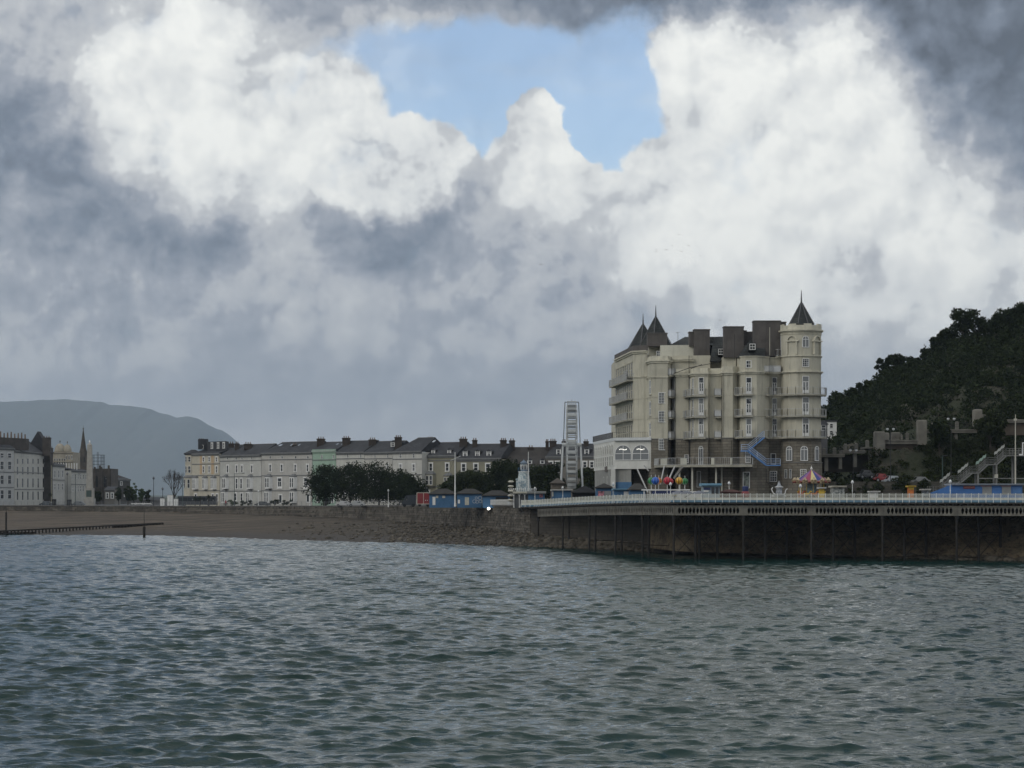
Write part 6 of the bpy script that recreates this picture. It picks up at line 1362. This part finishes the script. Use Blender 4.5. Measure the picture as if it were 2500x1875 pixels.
# ---------------------------------------------------------------- right hand side: colonnaded walkway, cars, steel stairs, blue kiosks
CON = mat('walkway concrete', (.225, .212, .18), .9, .15, .7, streak=.6)
def colonnade():
    d = 352; t = base('colonnade', 'stepped concrete walkway with square pillars climbing the hillside behind the car park', 'colonnade', 2230, d, 8.4); L0 = t.location; z = lambda y, dd=d: PZ(y, dd)-8.4; X = lambda px, dd=d: PX(px, dd)-L0.x
    def pil(px0, px1, y0, y1, dd=d, th=1.2, nm='pillar', cap=True):
        m = MB().box(X(px0, dd), X(px1, dd), dd-d, dd-d+th, z(y1, dd), z(y0, dd)-.2*(1 if cap else 0))
        if cap: m.prism([(X(px0, dd), dd-d), (X(px1, dd), dd-d), (X(px1, dd), dd-d+th), (X(px0, dd), dd-d+th)], z(y0, dd)-.198, z(y0, dd), [(X(px0, dd)+.12, dd-d+.12), (X(px1, dd)-.12, dd-d+.12), (X(px1, dd)-.12, dd-d+th-.12), (X(px0, dd)+.12, dd-d+th-.12)])
        return m.build(nm, CON, t)
    def slab_(px0, px1, y, dd=d, h=.55, th=4): return MB().box(X(px0, dd), X(px1, dd), dd-d-.2, dd-d+th, z(y, dd)-h, z(y, dd)).box(X(px0, dd), X(px1, dd), dd-d-.35, dd-d-.202, z(y, dd)-.22, z(y, dd)).build('walkway', CON, t)
    def rails_(px0, px1, y, dd=d):
        m = MB()
        for k in (.35, .7, 1.05): m.bar((X(px0, dd), dd-d, z(y, dd)+k), (X(px1, dd), dd-d, z(y, dd)+k), .025)
        n = int((px1-px0)/3)
        for i in range(n+1): x = X(px0+(px1-px0)*i/n, dd); m.bar((x, dd-d, z(y, dd)), (x, dd-d, z(y, dd)+1.05), .02)
        m.build('railing', mat('rail black', (.02, .02, .02), .6, .1, 1), t)
    slab_(2000, 2062, 1108); slab_(2058, 2112, 1099); slab_(2110, 2142, 1091, h=.35); slab_(2158, 2242, 1074, h=.7); slab_(2252, 2385, 1048, h=.6); slab_(2455, 2560, 1024, h=.55)
    for a, b, y in ((2006, 2062, 1108), (2062, 2112, 1099), (2166, 2238, 1072), (2262, 2380, 1046)): rails_(a, b, y)
    for a, b, y0, y1 in ((2009, 2016, 1093, 1108), (2034, 2042, 1092, 1108), (2061, 2069, 1083, 1099), (2087, 2095, 1082, 1099), (2114, 2122, 1074, 1092), (2163, 2170, 1061, 1073), (2188, 2195, 1060, 1073), (2199, 2204, 1060, 1073), (2212, 2219, 1056, 1073), (2258, 2263, 1030, 1046), (2276, 2281, 1031, 1046), (2291, 2299, 1030, 1046), (2333, 2341, 1029, 1048)): pil(a, b, y0, y1, th=.6, nm='post')
    pil(2137, 2161, 1053, 1112, d-1, 2.0); pil(2161, 2171, 1056, 1074, d-.8, 1.4); pil(2178, 2198, 1055, 1074, d+1, 1.5); pil(2242, 2263, 1025, 1086, d-1, 2.0); pil(2380, 2398, 999, 1042, d-1, 2.0); pil(2398, 2450, 1012, 1042, d, 1.5, 'parapet')
    for px, y0, y1 in ((2018, 1116, 1150), (2052, 1116, 1145), (2088, 1107, 1140), (2125, 1099, 1130), (2334, 1058, 1075)): pil(px-4, px+4, y0, y1, d+.4, .9, 'column', False)
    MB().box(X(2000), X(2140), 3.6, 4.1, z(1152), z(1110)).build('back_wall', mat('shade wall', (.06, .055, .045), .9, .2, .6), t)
    MB().box(X(2160), X(2242), .5, 4.6, z(1096), z(1083)).build('retaining_wall', mat('brown wall', (.10, .08, .06), .9, .2, .5, streak=.5), t)
colonnade()
t = thing('brown_wall', 'brown retaining wall under the top walkway at the right edge', 'wall', (PX(2507, 352), 352, PZ(1062, 352))); MB().box(-3.7, 3.7, .5, 4.0, 0, 2.1).build('wall', mat('brown wall', (.10, .08, .06)), t)
t = thing('hill_house', 'white house partly hidden by trees between the hotel tower and the hill', 'house', (PX(2026, 420), 420, 14)); z = lambda y: PZ(y, 420)-14
MB().box(-1.0, 1.4, 0, 5, -6, z(1029)).build('wall', WHT, t); MB().prism([(-1.2, -.2), (1.6, -.2), (1.6, 5.2), (-1.2, 5.2)], z(1029)+.002, z(1029)+.3).build('roof', SLATE, t)
for zz_ in (z(1045), z(1062)): window(t, .3, -.02, zz_, .7, .9, 'sash')
t = thing('grey_annexe', 'dark grey annexe with white windows tight against the right side of the hotel tower', 'building', (PX(2008, 372), 372, 8.4)); z = lambda y: PZ(y, 372)-8.4
MB().box(-.9, .9, 0, 6, 0, z(1037)).build('wall', mat('annexe grey', (.12, .12, .125), .8, .1, 1), t); MB().prism([(-1.1, -.2), (1.1, -.2), (1.1, 6), (-1.1, 6)], z(1037)+.002, z(1026), [(-.7, 1), (.7, 1), (.7, 5), (-.7, 5)]).build('roof', SLATE, t); window(t, .2, -.02, z(1052), .9, 1.1, 'sash')
for px, py, h in ((2174, 1048, 1), (2322, 1023, 1), (2083, 1100, 0)):
    d = 340; zb_ = 8.4; globe_lamp(px, d, zb_, PZ(py, d)-zb_, {2174: 'tall black double globe lamp in front of the walkway beside the broad pillar', 2322: 'tall black double globe lamp in front of the ivy tree and upper walkway', 2083: 'tall dark lamp post left of the parked cars'}[px], 'tall black double lamps by the car park', True)
# lamp posts, far left
for px, y0, d, lb in ((375, 1164, 640, 'black lamp post standing alone left of the bare tree'), (164, 1153, 625, 'tall lamp post between the pale buildings in front of the theatre'), (397, 1190, 660, 'short dark post just left of the bare tree')):
    t = thing('street_lamp', lb, 'street lamp', (PX(px, d), d, 6.1)); h = PZ(y0, d)-6.1; MB().lathe(0, 0, [(.2, 0), (.1, 1), (.07, h-.9), (.25, h-.8)], 8).build('pole', mat('lamp black', (.02, .022, .025)), t); MB().lathe(0, 0, [(.2, h-.8), (.38, h-.45), (.42, h-.35), (.1, h-.05), (.03, h+.15)], 8).build('lantern', mat('lamp glass', (.12, .13, .15), .3, .2, 1), t)
def arm_lamp(px, y0, d, lb, dirs=1, L=2.0, z=6.1):
    t = thing('street_lamp', lb, 'street lamp', (PX(px, d), d, z)); h = PZ(y0, d)-z; m = MB(); m.bar((0, 0, 0), (0, 0, h), .11, 6, .07); m.bar((0, 0, h), (L*dirs, 0, h+.15), .06); m.build('pole', mat('lamp green', (.04, .07, .065), .6, .1, 1), t); MB().box(min(0, dirs)*L-.1*0+(L*dirs if dirs > 0 else 0)-.35, (L*dirs if dirs > 0 else -L)+.35, -.15, .15, h+.02, h+.2).build('lamp_head', mat('lamp black', (.02, .022, .025)), t)
arm_lamp(184, 1158, 622, 'green lamp post with a curved arm between the palm and the obelisk', 1, 1.2); arm_lamp(572, 1156, 590, 'lamp post with a long arm across the grey terraced house', 1, 2.6); arm_lamp(446, 1166, 600, 'slender lamp post between the bare tree and the corner building', -1, .8)
for px, y0, d, lb in ((757, 1198, 540, 'dark globe lamp post at the left foot of the seafront trees'), (631, 1200, 575, 'dark thin lamp post in front of the long grey terrace'), (948, 1198, 470, 'white globe lamp post below the middle of the dark trees')):
    globe_lamp(px, d, gz(px), PZ(y0, d)-gz(px), lb, 'lamps along the promenade')
# white cabinets, signs, low shelters on the promenade
def cabinet(px, y0, w, d, lb, m_=WHT, name='white_cabinet', cat='cabinet'):
    t = thing(name, lb, cat, (PX(px, d), d, 6.15)); h = PZ(y0, d)-6.15; ww = w*d/F/2; MB().box(-ww, ww, 0, 1.2, .1, h).build('body', m_, t); MB().box(-ww-.05, ww+.05, -.05, 1.25, h+.002, h+.1).build('lid', GREY, t); MB().box(-.03, .03, -.03, -.002, .3, h-.2).build('door_gap', GREY, t)
cabinet(396, 1217, 10, 606, 'white cabinet left of the bare tree trunk'); cabinet(429, 1218, 10, 604, 'white cabinet right of the bare tree trunk'); cabinet(415, 1209, 13, 612, 'taller white board between the two white cabinets'); cabinet(131, 1219, 9, 622, 'black litter box on the far left promenade', BLK, 'litter_bin', 'bin'); cabinet(168, 1220, 10, 620, 'black litter box in front of the pale attic building', BLK, 'litter_bin', 'bin')
t = thing('bench_shelter', 'long low white bench or barrier left of the white cabinets', 'barrier', (PX(345, 608), 608, 6.1)); MB().box(-3, 3, 0, .5, .55, .85).build('seat', WHT, t)
for x in (-2.6, 0, 2.6): MB().box(x-.08, x+.08, .1, .4, 0, .55).build('leg', GREY, t)
# coach and cars
def vehicle(lb, px, d, z, L, H, col, kind='car', rz=0, name=None, cat=None, rough=.3):
    t = thing(name or 'parked_car', lb, cat or 'car', (PX(px, d), d, z), rz); pm_ = mat('paint '+lb[:18], col, rough, .05, 1, spec=.6); l = L/2; m = MB()
    prof = [(-l, .3), (-l, .75*H*.6), (-l*.62, H*.58), (-l*.36, H), (l*.45, H*.97), (l*.72, H*.62), (l*.97, H*.52), (l, .3)] if kind == 'car' else [(-l, .35), (-l, H*.9), (-l*.97, H), (l*.98, H), (l, H*.92), (l, .35)]
    W_ = 1.75 if kind == 'car' else 2.5; n = len(prof)
    k = lambda z_: 1 if z_ < H*.6 else .86
    m.add([(x, W_/2*(1-k(z_)), z_) for x, z_ in prof]+[(x, W_/2+W_/2*k(z_), z_) for x, z_ in prof], [tuple(range(n)), tuple(range(2*n-1, n-1, -1))]+[(i, n+i, n+(i+1) % n, (i+1) % n) for i in range(n)]); m.build('body', pm_, t)
    g = MB()
    if kind == 'car':
        y = W_/2*.14-.03
        for x0, x1 in ((-l*.46, -l*.04), (0, l*.42)): g.add([(x0, y-.03, H*.64), (x1, y-.03, H*.64), (x1-.04, y+.03, H*.9), (x0+.12, y+.03, H*.9)], [(0, 1, 2, 3)])
        g.add([(-l*.63, .3, H*.62), (-l*.63, W_-.3, H*.62), (-l*.40, W_-.35, H*.96), (-l*.40, .35, H*.96)], [(0, 3, 2, 1)])
    else:
        for i in range(8): x0 = -l+.3+i*(L-.6)/8; g.add([(x0, -.02, H*.5), (x0+(L-.6)/8-.08, -.02, H*.5), (x0+(L-.6)/8-.08, -.02, H*.86), (x0, -.02, H*.86)], [(0, 1, 2, 3)])
    g.build('windows', GL, t)
    for x in (-l*.62, l*.62):
        w_ = MB(); w_.bar((x, -.03, .32), (x, .22, .32), .33, 12); o = w_.build('wheel', BLK, t); MB().bar((x, -.05, .32), (x, -.031, .32), .18, 8).build('rim', SHUT, o)
    MB().box(-l-.03, -l+.02, .15, .45, H*.38, H*.5).box(-l-.03, -l+.02, W_-.45, W_-.15, H*.38, H*.5).build('headlight', mat('headlamp', (.5, .5, .48), .2, .05, 1), t); return t
vehicle('dark coach parked in front of the cream corner building', 480, 615, 6.1, 11.5, 3.0, (.03, .035, .042), 'bus', 0, 'coach', 'coach'); vehicle('grey car parked at the left foot of the olive house trees', 870, 505, 6.6, 4.3, 1.45, (.30, .31, .31)); vehicle('pale car between the kerb and the white houses', 860-22, 520, 6.55, 4.2, 1.4, (.42, .42, .42))
vehicle('dark car on the seafront road left of the black litter boxes', 112, 640, 6.0, 4.4, 1.5, (.03, .04, .05)); vehicle('dark estate car right of the litter boxes by the obelisk', 190, 630, 6.0, 4.4, 1.5, (.10, .11, .12)); vehicle('dark saloon car parked below the grey terrace doorway', 640, 575, 6.25, 4.4, 1.4, (.05, .055, .06))
for lb, px, py, d, L, H, col in (('dark hatchback at the left end of the hillside car park', 2117, 1158, 344, 2.6, 1.5, (.02, .022, .026)), ('red hatchback second in the hillside car park', 2154, 1166, 343, 2.4, 1.4, (.22, .015, .015)), ('silver hatchback parked nose down in the middle of the hillside car park', 2182, 1172, 341, 3.2, 1.45, (.32, .35, .38)), ('grey car half hidden behind the bushes at the right of the car park', 2250, 1172, 343, 3.2, 1.3, (.16, .165, .165))):
    vehicle(lb, px, d, PZ(py+9, d)-.1, L, H, col, 'car', R(8))
t = thing('car_park_bank', 'rough stone retaining bank below the parked cars', 'wall', (PX(2170, 339), 339, 8.3)); z = lambda y: PZ(y, 339)-8.3; m = MB(); m.prism([(-13, -2), (9, -2), (9, 10), (-13, 10)], -.2, z(1176)); m.build('bank', masonry('bank stone', (.10, .092, .075), (.07, .065, .05), (.035, .035, .03), 1.0, .45, .08), t)
r_ = np.random.default_rng(5); V, Fq = leaves(r_, [(r_.uniform(-13, 9), -2+r_.uniform(-.3, .6), z(1176)*r_.uniform(.35, 1.05)) for _ in range(70)], [r_.uniform(.3, .9) for _ in range(70)], 6000, .2)
tag(mesh_obj('bank_scrub', np_mesh('bank_scrub', V+np.array(t.location[:]), Fq, LEAF_B)), 'low scrub along the bank below the parked cars', kind='stuff')
# grassy slope between the car park and the walkway
px_ = np.linspace(2120, 2460, 90); k_ = np.linspace(0, 1, 24); up_ = np.interp(px_, [2120, 2160, 2240, 2300, 2460], [1128, 1104, 1092, 1082, 1070])
D_ = 344.5+k_[:, None]*6.8+0*px_[None, :]; Z_ = PZ(1176, 339)+(PZ(up_, 351)-PZ(1176, 339))[None, :]*k_[:, None]+(fbm(px_[None, :]*.08, k_[:, None]*6, 4, 5)-.48)*1.6*np.minimum(1, k_[:, None]*3)
tag(mesh_obj('grass_slope', np_mesh('grass_slope', np.stack([(px_[None, :]-CX)*D_/F, D_, Z_], -1).reshape(-1, 3), grid_faces(24, 90), rock_mat('slope ground', (.035, .032, .020), (.075, .066, .046), (.014, .015, .009), green=.8), True)), 'rough brown and green slope between the parked cars and the walkway', kind='structure')
r_ = np.random.default_rng(15); ii = r_.integers(0, 24, 420); jj = r_.integers(0, 90, 420); keep = r_.random(420) < (.15+.75*(px_[jj] > 2255)+.3*(ii < 5))
cs_ = np.stack([((px_[None, :]-CX)*D_/F)[ii, jj], D_[ii, jj]-.2, Z_[ii, jj]+.1], 1)[keep]; V, Fq = leaves(r_, cs_, r_.gamma(3, .17, len(cs_))+.2, 17000, .22)
tag(mesh_obj('slope_scrub', np_mesh('slope_scrub', V, Fq, LEAF_B)), 'scrub and ivy growing on the slope behind the steel stairs', kind='stuff')
# steel stairs
def steel_stairs():
    d = 322; t = base('steel_stairs', 'long grey steel staircase with landings climbing to a platform at the right edge', 'staircase', 2380, d, 8.4); z = lambda y: PZ(y, d)-8.4; X = lambda px: PX(px, d)-t.location.x; st = mat('galvanised steel', (.19, .19, .18), .6, .12, 1)
    pts = [(2270, 1204), (2300, 1204), (2322, 1179), (2345, 1179), (2374, 1155), (2390, 1155), (2413, 1134), (2434, 1134), (2458, 1112), (2560, 1112)]
    P_ = [(X(a), z(b)) for a, b in pts]
    for i, ((x0, z0), (x1, z1)) in enumerate(zip(P_, P_[1:])):
        m = MB(); 
        for y in (0, 2.0):
            m.bar((x0, y, z0), (x1, y, z1), .13)
        if abs(z1-z0) < .1: m.box(x0, x1, 0, 2.0, z0-.08, z0-.01)
        o = m.build('landing' if abs(z1-z0) < .1 else 'flight', st, t)
        if abs(z1-z0) > .1:
            n = int((z1-z0)/.18); s_ = MB()
            for k in range(n): x = x0+(x1-x0)*k/n; zz = z0+(z1-z0)*(k+.5)/n; s_.box(x, x+.28, .08, 1.92, zz, zz+.04)
            s_.build('tread', st, o)
        h = MB()
        for y in (0, 2.0):
            h = MB()
            for k in (.3, .55, .8, 1.1): h.bar((x0, y, z0+k), (x1, y, z1+k), .03)
            n = max(1, int((x1-x0)/.9))
            for k in range(n+1): x = x0+(x1-x0)*k/n; zz = z0+(z1-z0)*k/n; h.bar((x, y, zz), (x, y, zz+1.1), .04)
            h.build('handrail', st, o)
    for px, y in ((2388, 1155), (2433, 1134), (2479, 1112), (2530, 1112)):
        for yy in (.1, 1.9): MB().box(-.13, .13, -.13, .13, 0, z(y)).build('column', st, t, (X(px), yy, 0))
    MB().bar((X(2388), .1, z(1168)), (X(2530), .1, z(1168)), .10).build('tie_beam', st, t); MB().box(X(2428), X(2436), -.2, 0, z(1167), z(1158)).build('junction_box', CRM, t)
steel_stairs()
for i, (px, py, lb) in enumerate([(2307, 1166, 'lowest wavy cream sign on the stairs'), (2351, 1143, 'second wavy cream sign up the stairs'), (2395, 1122, 'wavy pale green sign above the second landing'), (2440, 1098, 'topmost wavy white sign at the head of the stairs')]):
    d = 321; t = thing('wavy_sign', lb, 'sign', (PX(px, d), d, PZ(py, d)), group='wavy painted signs along the stair rail'); m = MB(); n = 12; up = []; lo = []
    for k in range(n+1): x = -.8+1.6*k/n; b = x*.85+.09*math.sin(k*1.6); up.append((x, b+.22)); lo.append((x, b-.22))
    for k in range(n): m.add([(lo[k][0], 0, lo[k][1]), (lo[k+1][0], 0, lo[k+1][1]), (up[k+1][0], 0, up[k+1][1]), (up[k][0], 0, up[k][1]), (lo[k][0], .05, lo[k][1]), (lo[k+1][0], .05, lo[k+1][1]), (up[k+1][0], .05, up[k+1][1]), (up[k][0], .05, up[k][1])], [(0, 1, 2, 3), (7, 6, 5, 4), (0, 4, 5, 1), (3, 2, 6, 7)])
    m.build('board', mat('sign mint', (.28, .38, .32), .6, .1, 1) if i == 2 else mat('sign cream', (.40, .41, .38), .6, .15, 2), t); MB().bar((-.3, .08, -.6), (-.3, .08, -1.8), .04).bar((.5, .08, .2), (.5, .08, -1.0), .04).build('post', mat('galvanised steel', (.19, .19, .18)), t)
arm_lamp(2301, 1114, 326, 'pale lamp post behind the foot of the steel stairs', 1, .4, 8.4)
t = thing('tall_pole', 'tall thin cream pole in front of the stair platform at the right edge', 'pole', (PX(2479, 320), 320, 8.4)); MB().bar((0, 0, 0), (0, 0, PZ(1012, 320)-8.4), .12, 8, .06).build('pole', CRM, t); MB().box(-.2, .2, -.2, .2, PZ(1027, 320)-8.4, PZ(1022, 320)-8.4).build('collar', CRM, t)
t = thing('platform_gate', 'white upright gate frame on the platform cut by the right edge', 'gate', (PX(2497, 321), 321, PZ(1112, 321))); MB().box(-.08, .08, 0, .1, 0, 1.9).box(-.08, 1.6, 0, .1, 1.9, 2.05).box(-.5, -.1, 0, .3, 0, .25).build('frame', WHT, t)
# long blue kiosk row
t = kiosk('long bright blue kiosk with a pale roof edge and two shutters at the right edge', 2324, 2496, 1185, 1181, 312, mat('bright blue', (.05, .16, .42), .6, .08, .8), mat('pale roof', (.30, .34, .40), .7, .1, 1), [('shutter', 2398, 2421, 1188, 1207, SHUT), ('shutter', 2446, 2468, 1188, 1207, SHUT), ('awning', 2394, 2420, 1184, 1188, mat('awning pink', (.30, .18, .20), .7, .1, 1)), ('awning', 2443, 2468, 1184, 1188, mat('awning pink', (.30, .18, .20))), ('sign', 2352, 2380, 1186, 1193, RED), ('door', 2472, 2494, 1190, 1207, mat('door blue', (.07, .18, .40), .5, .1, 1))], style='flat', depth=4)
# the lettering on the small red sign is too small to read in the photograph: pale strokes only
m = MB(); rr_ = random.Random(6)
for i in range(9): x = -.75+i*.18; m.bar((x, 0, 0), (x+rr_.uniform(0, .08), 0, .2), .018); m.bar((x, 0, .1), (x+.1, 0, .1+rr_.uniform(-.08, .1)), .018)
m.build('sign_lettering', CRM, t, (PX(2366, 312)-t.location.x, -.13, PZ(1191, 312)-t.location.z))
t = thing('blue_fence', 'blue boarded fence rising in a ramp left of the long blue kiosk', 'fence', (PX(2300, 311), 311, 8.46)); z = lambda y: PZ(y, 311)-8.46; X = lambda px: PX(px, 311)-t.location.x
for i in range(12):
    a, b = X(2272+i*4.3), X(2272+(i+1)*4.3)-.02; za, zb_ = z(1203-i*1.65), z(1203-(i+1)*1.65); m = MB(); m.add([(a, 0, -.1), (b, 0, -.1), (b, 0, zb_), (a, 0, za), (a, .06, -.1), (b, .06, -.1), (b, .06, zb_), (a, .06, za)], [(0, 1, 2, 3), (7, 6, 5, 4), (3, 2, 6, 7), (1, 5, 6, 2), (0, 3, 7, 4)]); m.build('board', mat('bright blue', (.05, .16, .42)), t)
kiosk('yellow and orange booth behind the railing', 2219, 2231, 1189, 1186, 305, ORG, YEL, [('top_sign', 2219, 2231, 1188, 1195, YEL)], style='flat', depth=1.2, name='booth', cat='booth')
kiosk('pale blue painted board stand right of the yellow booth', 2250, 2267, 1197, 1196, 306, mat('board pale', (.30, .36, .42), .6, .5, 3), WHT, [], style='flat', depth=.3, name='notice_stand', cat='notice board')
kiosk('white notice cabinet above the railing left of the yellow booth', 2124, 2144, 1202, 1200, 303, WHT, WHT, [], style='flat', depth=.6, name='notice_stand', cat='notice board')
kiosk('white marker panel below the teapot like ride left of the carousel foot', 1862, 1872, 1203, 1201, 304, CRM, CRM, [], style='flat', depth=.4, name='small_panel', cat='panel') if False else None
for px, y0, lb in ((1780, 1181, 'small white globe lamp in front of the dark hotel base left of the poster door'), (2081, 1178, 'small white globe lamp on the far side of the deck right of the market stall')): globe_lamp(px, 315, 8.46, PZ(y0, 315)-8.46, lb)
# ---------------------------------------------------------------- groyne, marker posts, birds, people
def groyne():
    t = thing('groyne', 'long dark timber groyne running down the beach into the sea', 'groyne', (PX(200, 480), 480, 0)); L0 = t.location; tm = mat('wet timber', (.022, .018, .014), .9, .2, 1)
    A = Vector((PX(-60, 478), 478, PZ(1300, 478))); B = Vector((PX(398, 520), 520, PZ(1277, 520))); n = 56
    top = MB(); top.bar(A-L0, B-L0, .22); bd = MB()
    pk = MB().box(-.16, .16, -.16, .16, -1.9, 0).mesh('pile', tm)
    for i in range(n+1):
        p = A.lerp(B, i/n); mesh_obj('pile', pk, None, t, (p.x-L0.x, p.y-L0.y, p.z-L0.z))
    for k in (.35,): bd.obox(tuple((A-L0)[:2]), tuple((A.lerp(B, .30)-L0)[:2]), .1, A.z-2.2, A.z-.1); bd.obox(tuple((A.lerp(B, .72)-L0)[:2]), tuple((B-L0)[:2]), .1, A.z-.9, B.z-.25)
    top.build('top_beam', tm, t); bd.build('boarding', tm, t)
groyne()
def marker(px, y0, y1, d, lb, thick):
    t = thing('marker_post', lb, 'post', (PX(px, d), d, 0)); tm = mat('wet timber', (.022, .018, .014)); zt = PZ(y0, d); zb_ = PZ(y1, d); MB().bar((0, 0, zb_-1.5), (0, 0, zb_+(zt-zb_)*(.45 if thick else .8)), .32 if thick else .22, 8).build('pile', tm, t); MB().bar((0, 0, zb_), (0, 0, zt), .10, 6, .05).build('pole', tm, t)
marker(15, 1238, 1303, 486, 'dark marker post at the far left end of the groyne', False); marker(352, 1247, 1318, 462, 'dark marker post standing in the water below the groyne tip', True)
GL_ = {1321: 'lone gull speck under the clouds above the big wheel', 1758: 'gull flying low just above the hotel chimneys', 331: 'lone gull speck high at the left below the white cloud', 336: 'gull speck halfway up the left sky', 174: 'left one of two gull specks low in the left sky', 211: 'right one of two gull specks low in the left sky', 1710: 'gull at the right end of the flock, lower than the others', 1658: 'topmost gull of the flock above the hotel'}
BM = mat('gull', (.10, .10, .11), .8, .1, 1)
for i, (px, py) in enumerate([(1658, 573), (1602, 609), (1603, 615), (1626, 610), (1641, 600), (1681, 600), (1664, 614), (1710, 625), (1321, 646), (1758, 782), (331, 490), (336, 689), (174, 704), (211, 713)]):
    d = 380; z = PZ(py, d); q = .34; m = MB(); m.bar((0, -.28, 0), (0, .28, .02), .07, 6, .03)
    m.add([(0, -.08, .03), (0, .14, .03), (-.45, .08, .22), (-.85, .16, .10)], [(0, 1, 2), (0, 2, 3)]); m.add([(0, -.08, .03), (0, .14, .03), (.45, .08, .22), (.85, .16, .10)], [(0, 2, 1), (0, 3, 2)])
    o = m.build('gull', BM, None, (PX(px, d), d, z), i*1.1); o.scale = (.42, .42, .42); tag(o, GL_.get(px, 'tiny dark gull in the loose flock circling above and left of the hotel'), 'bird', 'gulls far off in the sky')
def person(px, d, z, lb, top, leg, rz=0, h=1.72):
    """standing or walking figure far off: one skinned body, with a coat and hair as children"""
    me = bpy.data.meshes.new('person'); k = h/1.72
    J = [(0, 0, .95), (0, 0, 1.15), (0, 0, 1.38), (0, 0, 1.50), (0, -.01, 1.60), (0, 0, 1.70), (-.10, 0, .90), (-.12, -.08, .50), (-.12, .02, .06), (-.12, -.12, .03), (.10, 0, .90), (.12, .10, .50), (.12, .18, .07), (.12, .06, .03), (-.20, 0, 1.38), (-.25, .05, 1.10), (-.24, -.06, .86), (.20, 0, 1.38), (.25, -.04, 1.10), (.24, -.12, .88)]
    E = [(0, 1), (1, 2), (2, 3), (3, 4), (4, 5), (0, 6), (6, 7), (7, 8), (8, 9), (0, 10), (10, 11), (11, 12), (12, 13), (2, 14), (14, 15), (15, 16), (2, 17), (17, 18), (18, 19)]
    rad = [.15, .14, .16, .06, .10, .085, .10, .075, .05, .04, .10, .075, .05, .04, .07, .05, .035, .07, .05, .035]
    me.from_pydata([(x*k, y*k, z_*k) for x, y, z_ in J], E, []); me.materials.append(mat(leg[0], leg[1], .9, .1, 1))
    o = bpy.data.objects.new('person', me); C.objects.link(o); o.location = (PX(px, d), d, z); o.rotation_euler = (0, 0, rz); tag(o, lb, 'person')
    md = o.modifiers.new('skin', 'SKIN'); 
    if not me.skin_vertices: me.attributes.new('skin', 'FLOAT', 'POINT') if False else None
    bm = bmesh.new(); bm.from_mesh(me); lay = bm.verts.layers.skin.verify(); bm.verts.ensure_lookup_table()
    for i, v in enumerate(bm.verts): v[lay].radius = (rad[i]*k, rad[i]*k*.8)
    bm.verts[0][lay].use_root = True; bm.to_mesh(me); bm.free(); o.modifiers.new('sub', 'SUBSURF').levels = 1; o.modifiers['sub'].render_levels = 1
    MB().lathe(0, 0, [(.20, .78*k), (.19, 1.0*k), (.21, 1.3*k), (.20, 1.42*k), (.09, 1.50*k)], 10).build('coat', mat(top[0], top[1], .9, .1, 1), o); MB().lathe(0, .015, [(.10, 1.60*k), (.115, 1.68*k), (.07, 1.76*k)], 8).build('hair', mat('hair', (.03, .02, .015), .9, .1, 1), o)
JK = [('coat red', (.45, .03, .03)), ('coat navy', (.02, .03, .06)), ('coat black', (.015, .015, .017)), ('coat pale', (.40, .40, .38))]; TR = ('trousers', (.02, .022, .03))
for px, d, lb, c in [(551, 590, 'person in a red coat on the promenade in front of the grey bay windows', 0), (573, 592, 'person in dark clothes beside the hotel flowers left of the tall arm lamp', 2), (530, 594, 'person with a pale coat near the back of the coach', 3), (671, 566, 'person in black on the promenade below the skylight house', 2), (1252, 405, 'person in dark clothes beside the pier entrance pavilion', 1)]:
    person(px, d, gz(px)+.1, lb, JK[c], TR, R(40))
# shrubs and hanging baskets by the terrace doors
for i, (px, lb) in enumerate([(568, 'flowering shrubs around the doorway of the grey house'), (600, 'dark shrub left of the second grey bay'), (668, 'dark shrubs below the first bay of the skylight house'), (700, 'planted pots beside the doorway of the skylight house'), (803, 'pale flowering bush under the mint green house')]):
    d = td(px)-7; r_ = np.random.default_rng(i+300); V, Fq = leaves(r_, [(r_.uniform(-1.4, 1.4), r_.uniform(-.4, .4), r_.uniform(.4, 1.6)) for _ in range(9)], [r_.uniform(.3, .6) for _ in range(9)], 700, .16)
    o = mesh_obj('shrub', np_mesh('shrub', V, Fq, LEAF_C if i in (0, 4) else LEAF_A), None, None, (PX(px, d), d, gz(px))); tag(o, lb, 'shrub')
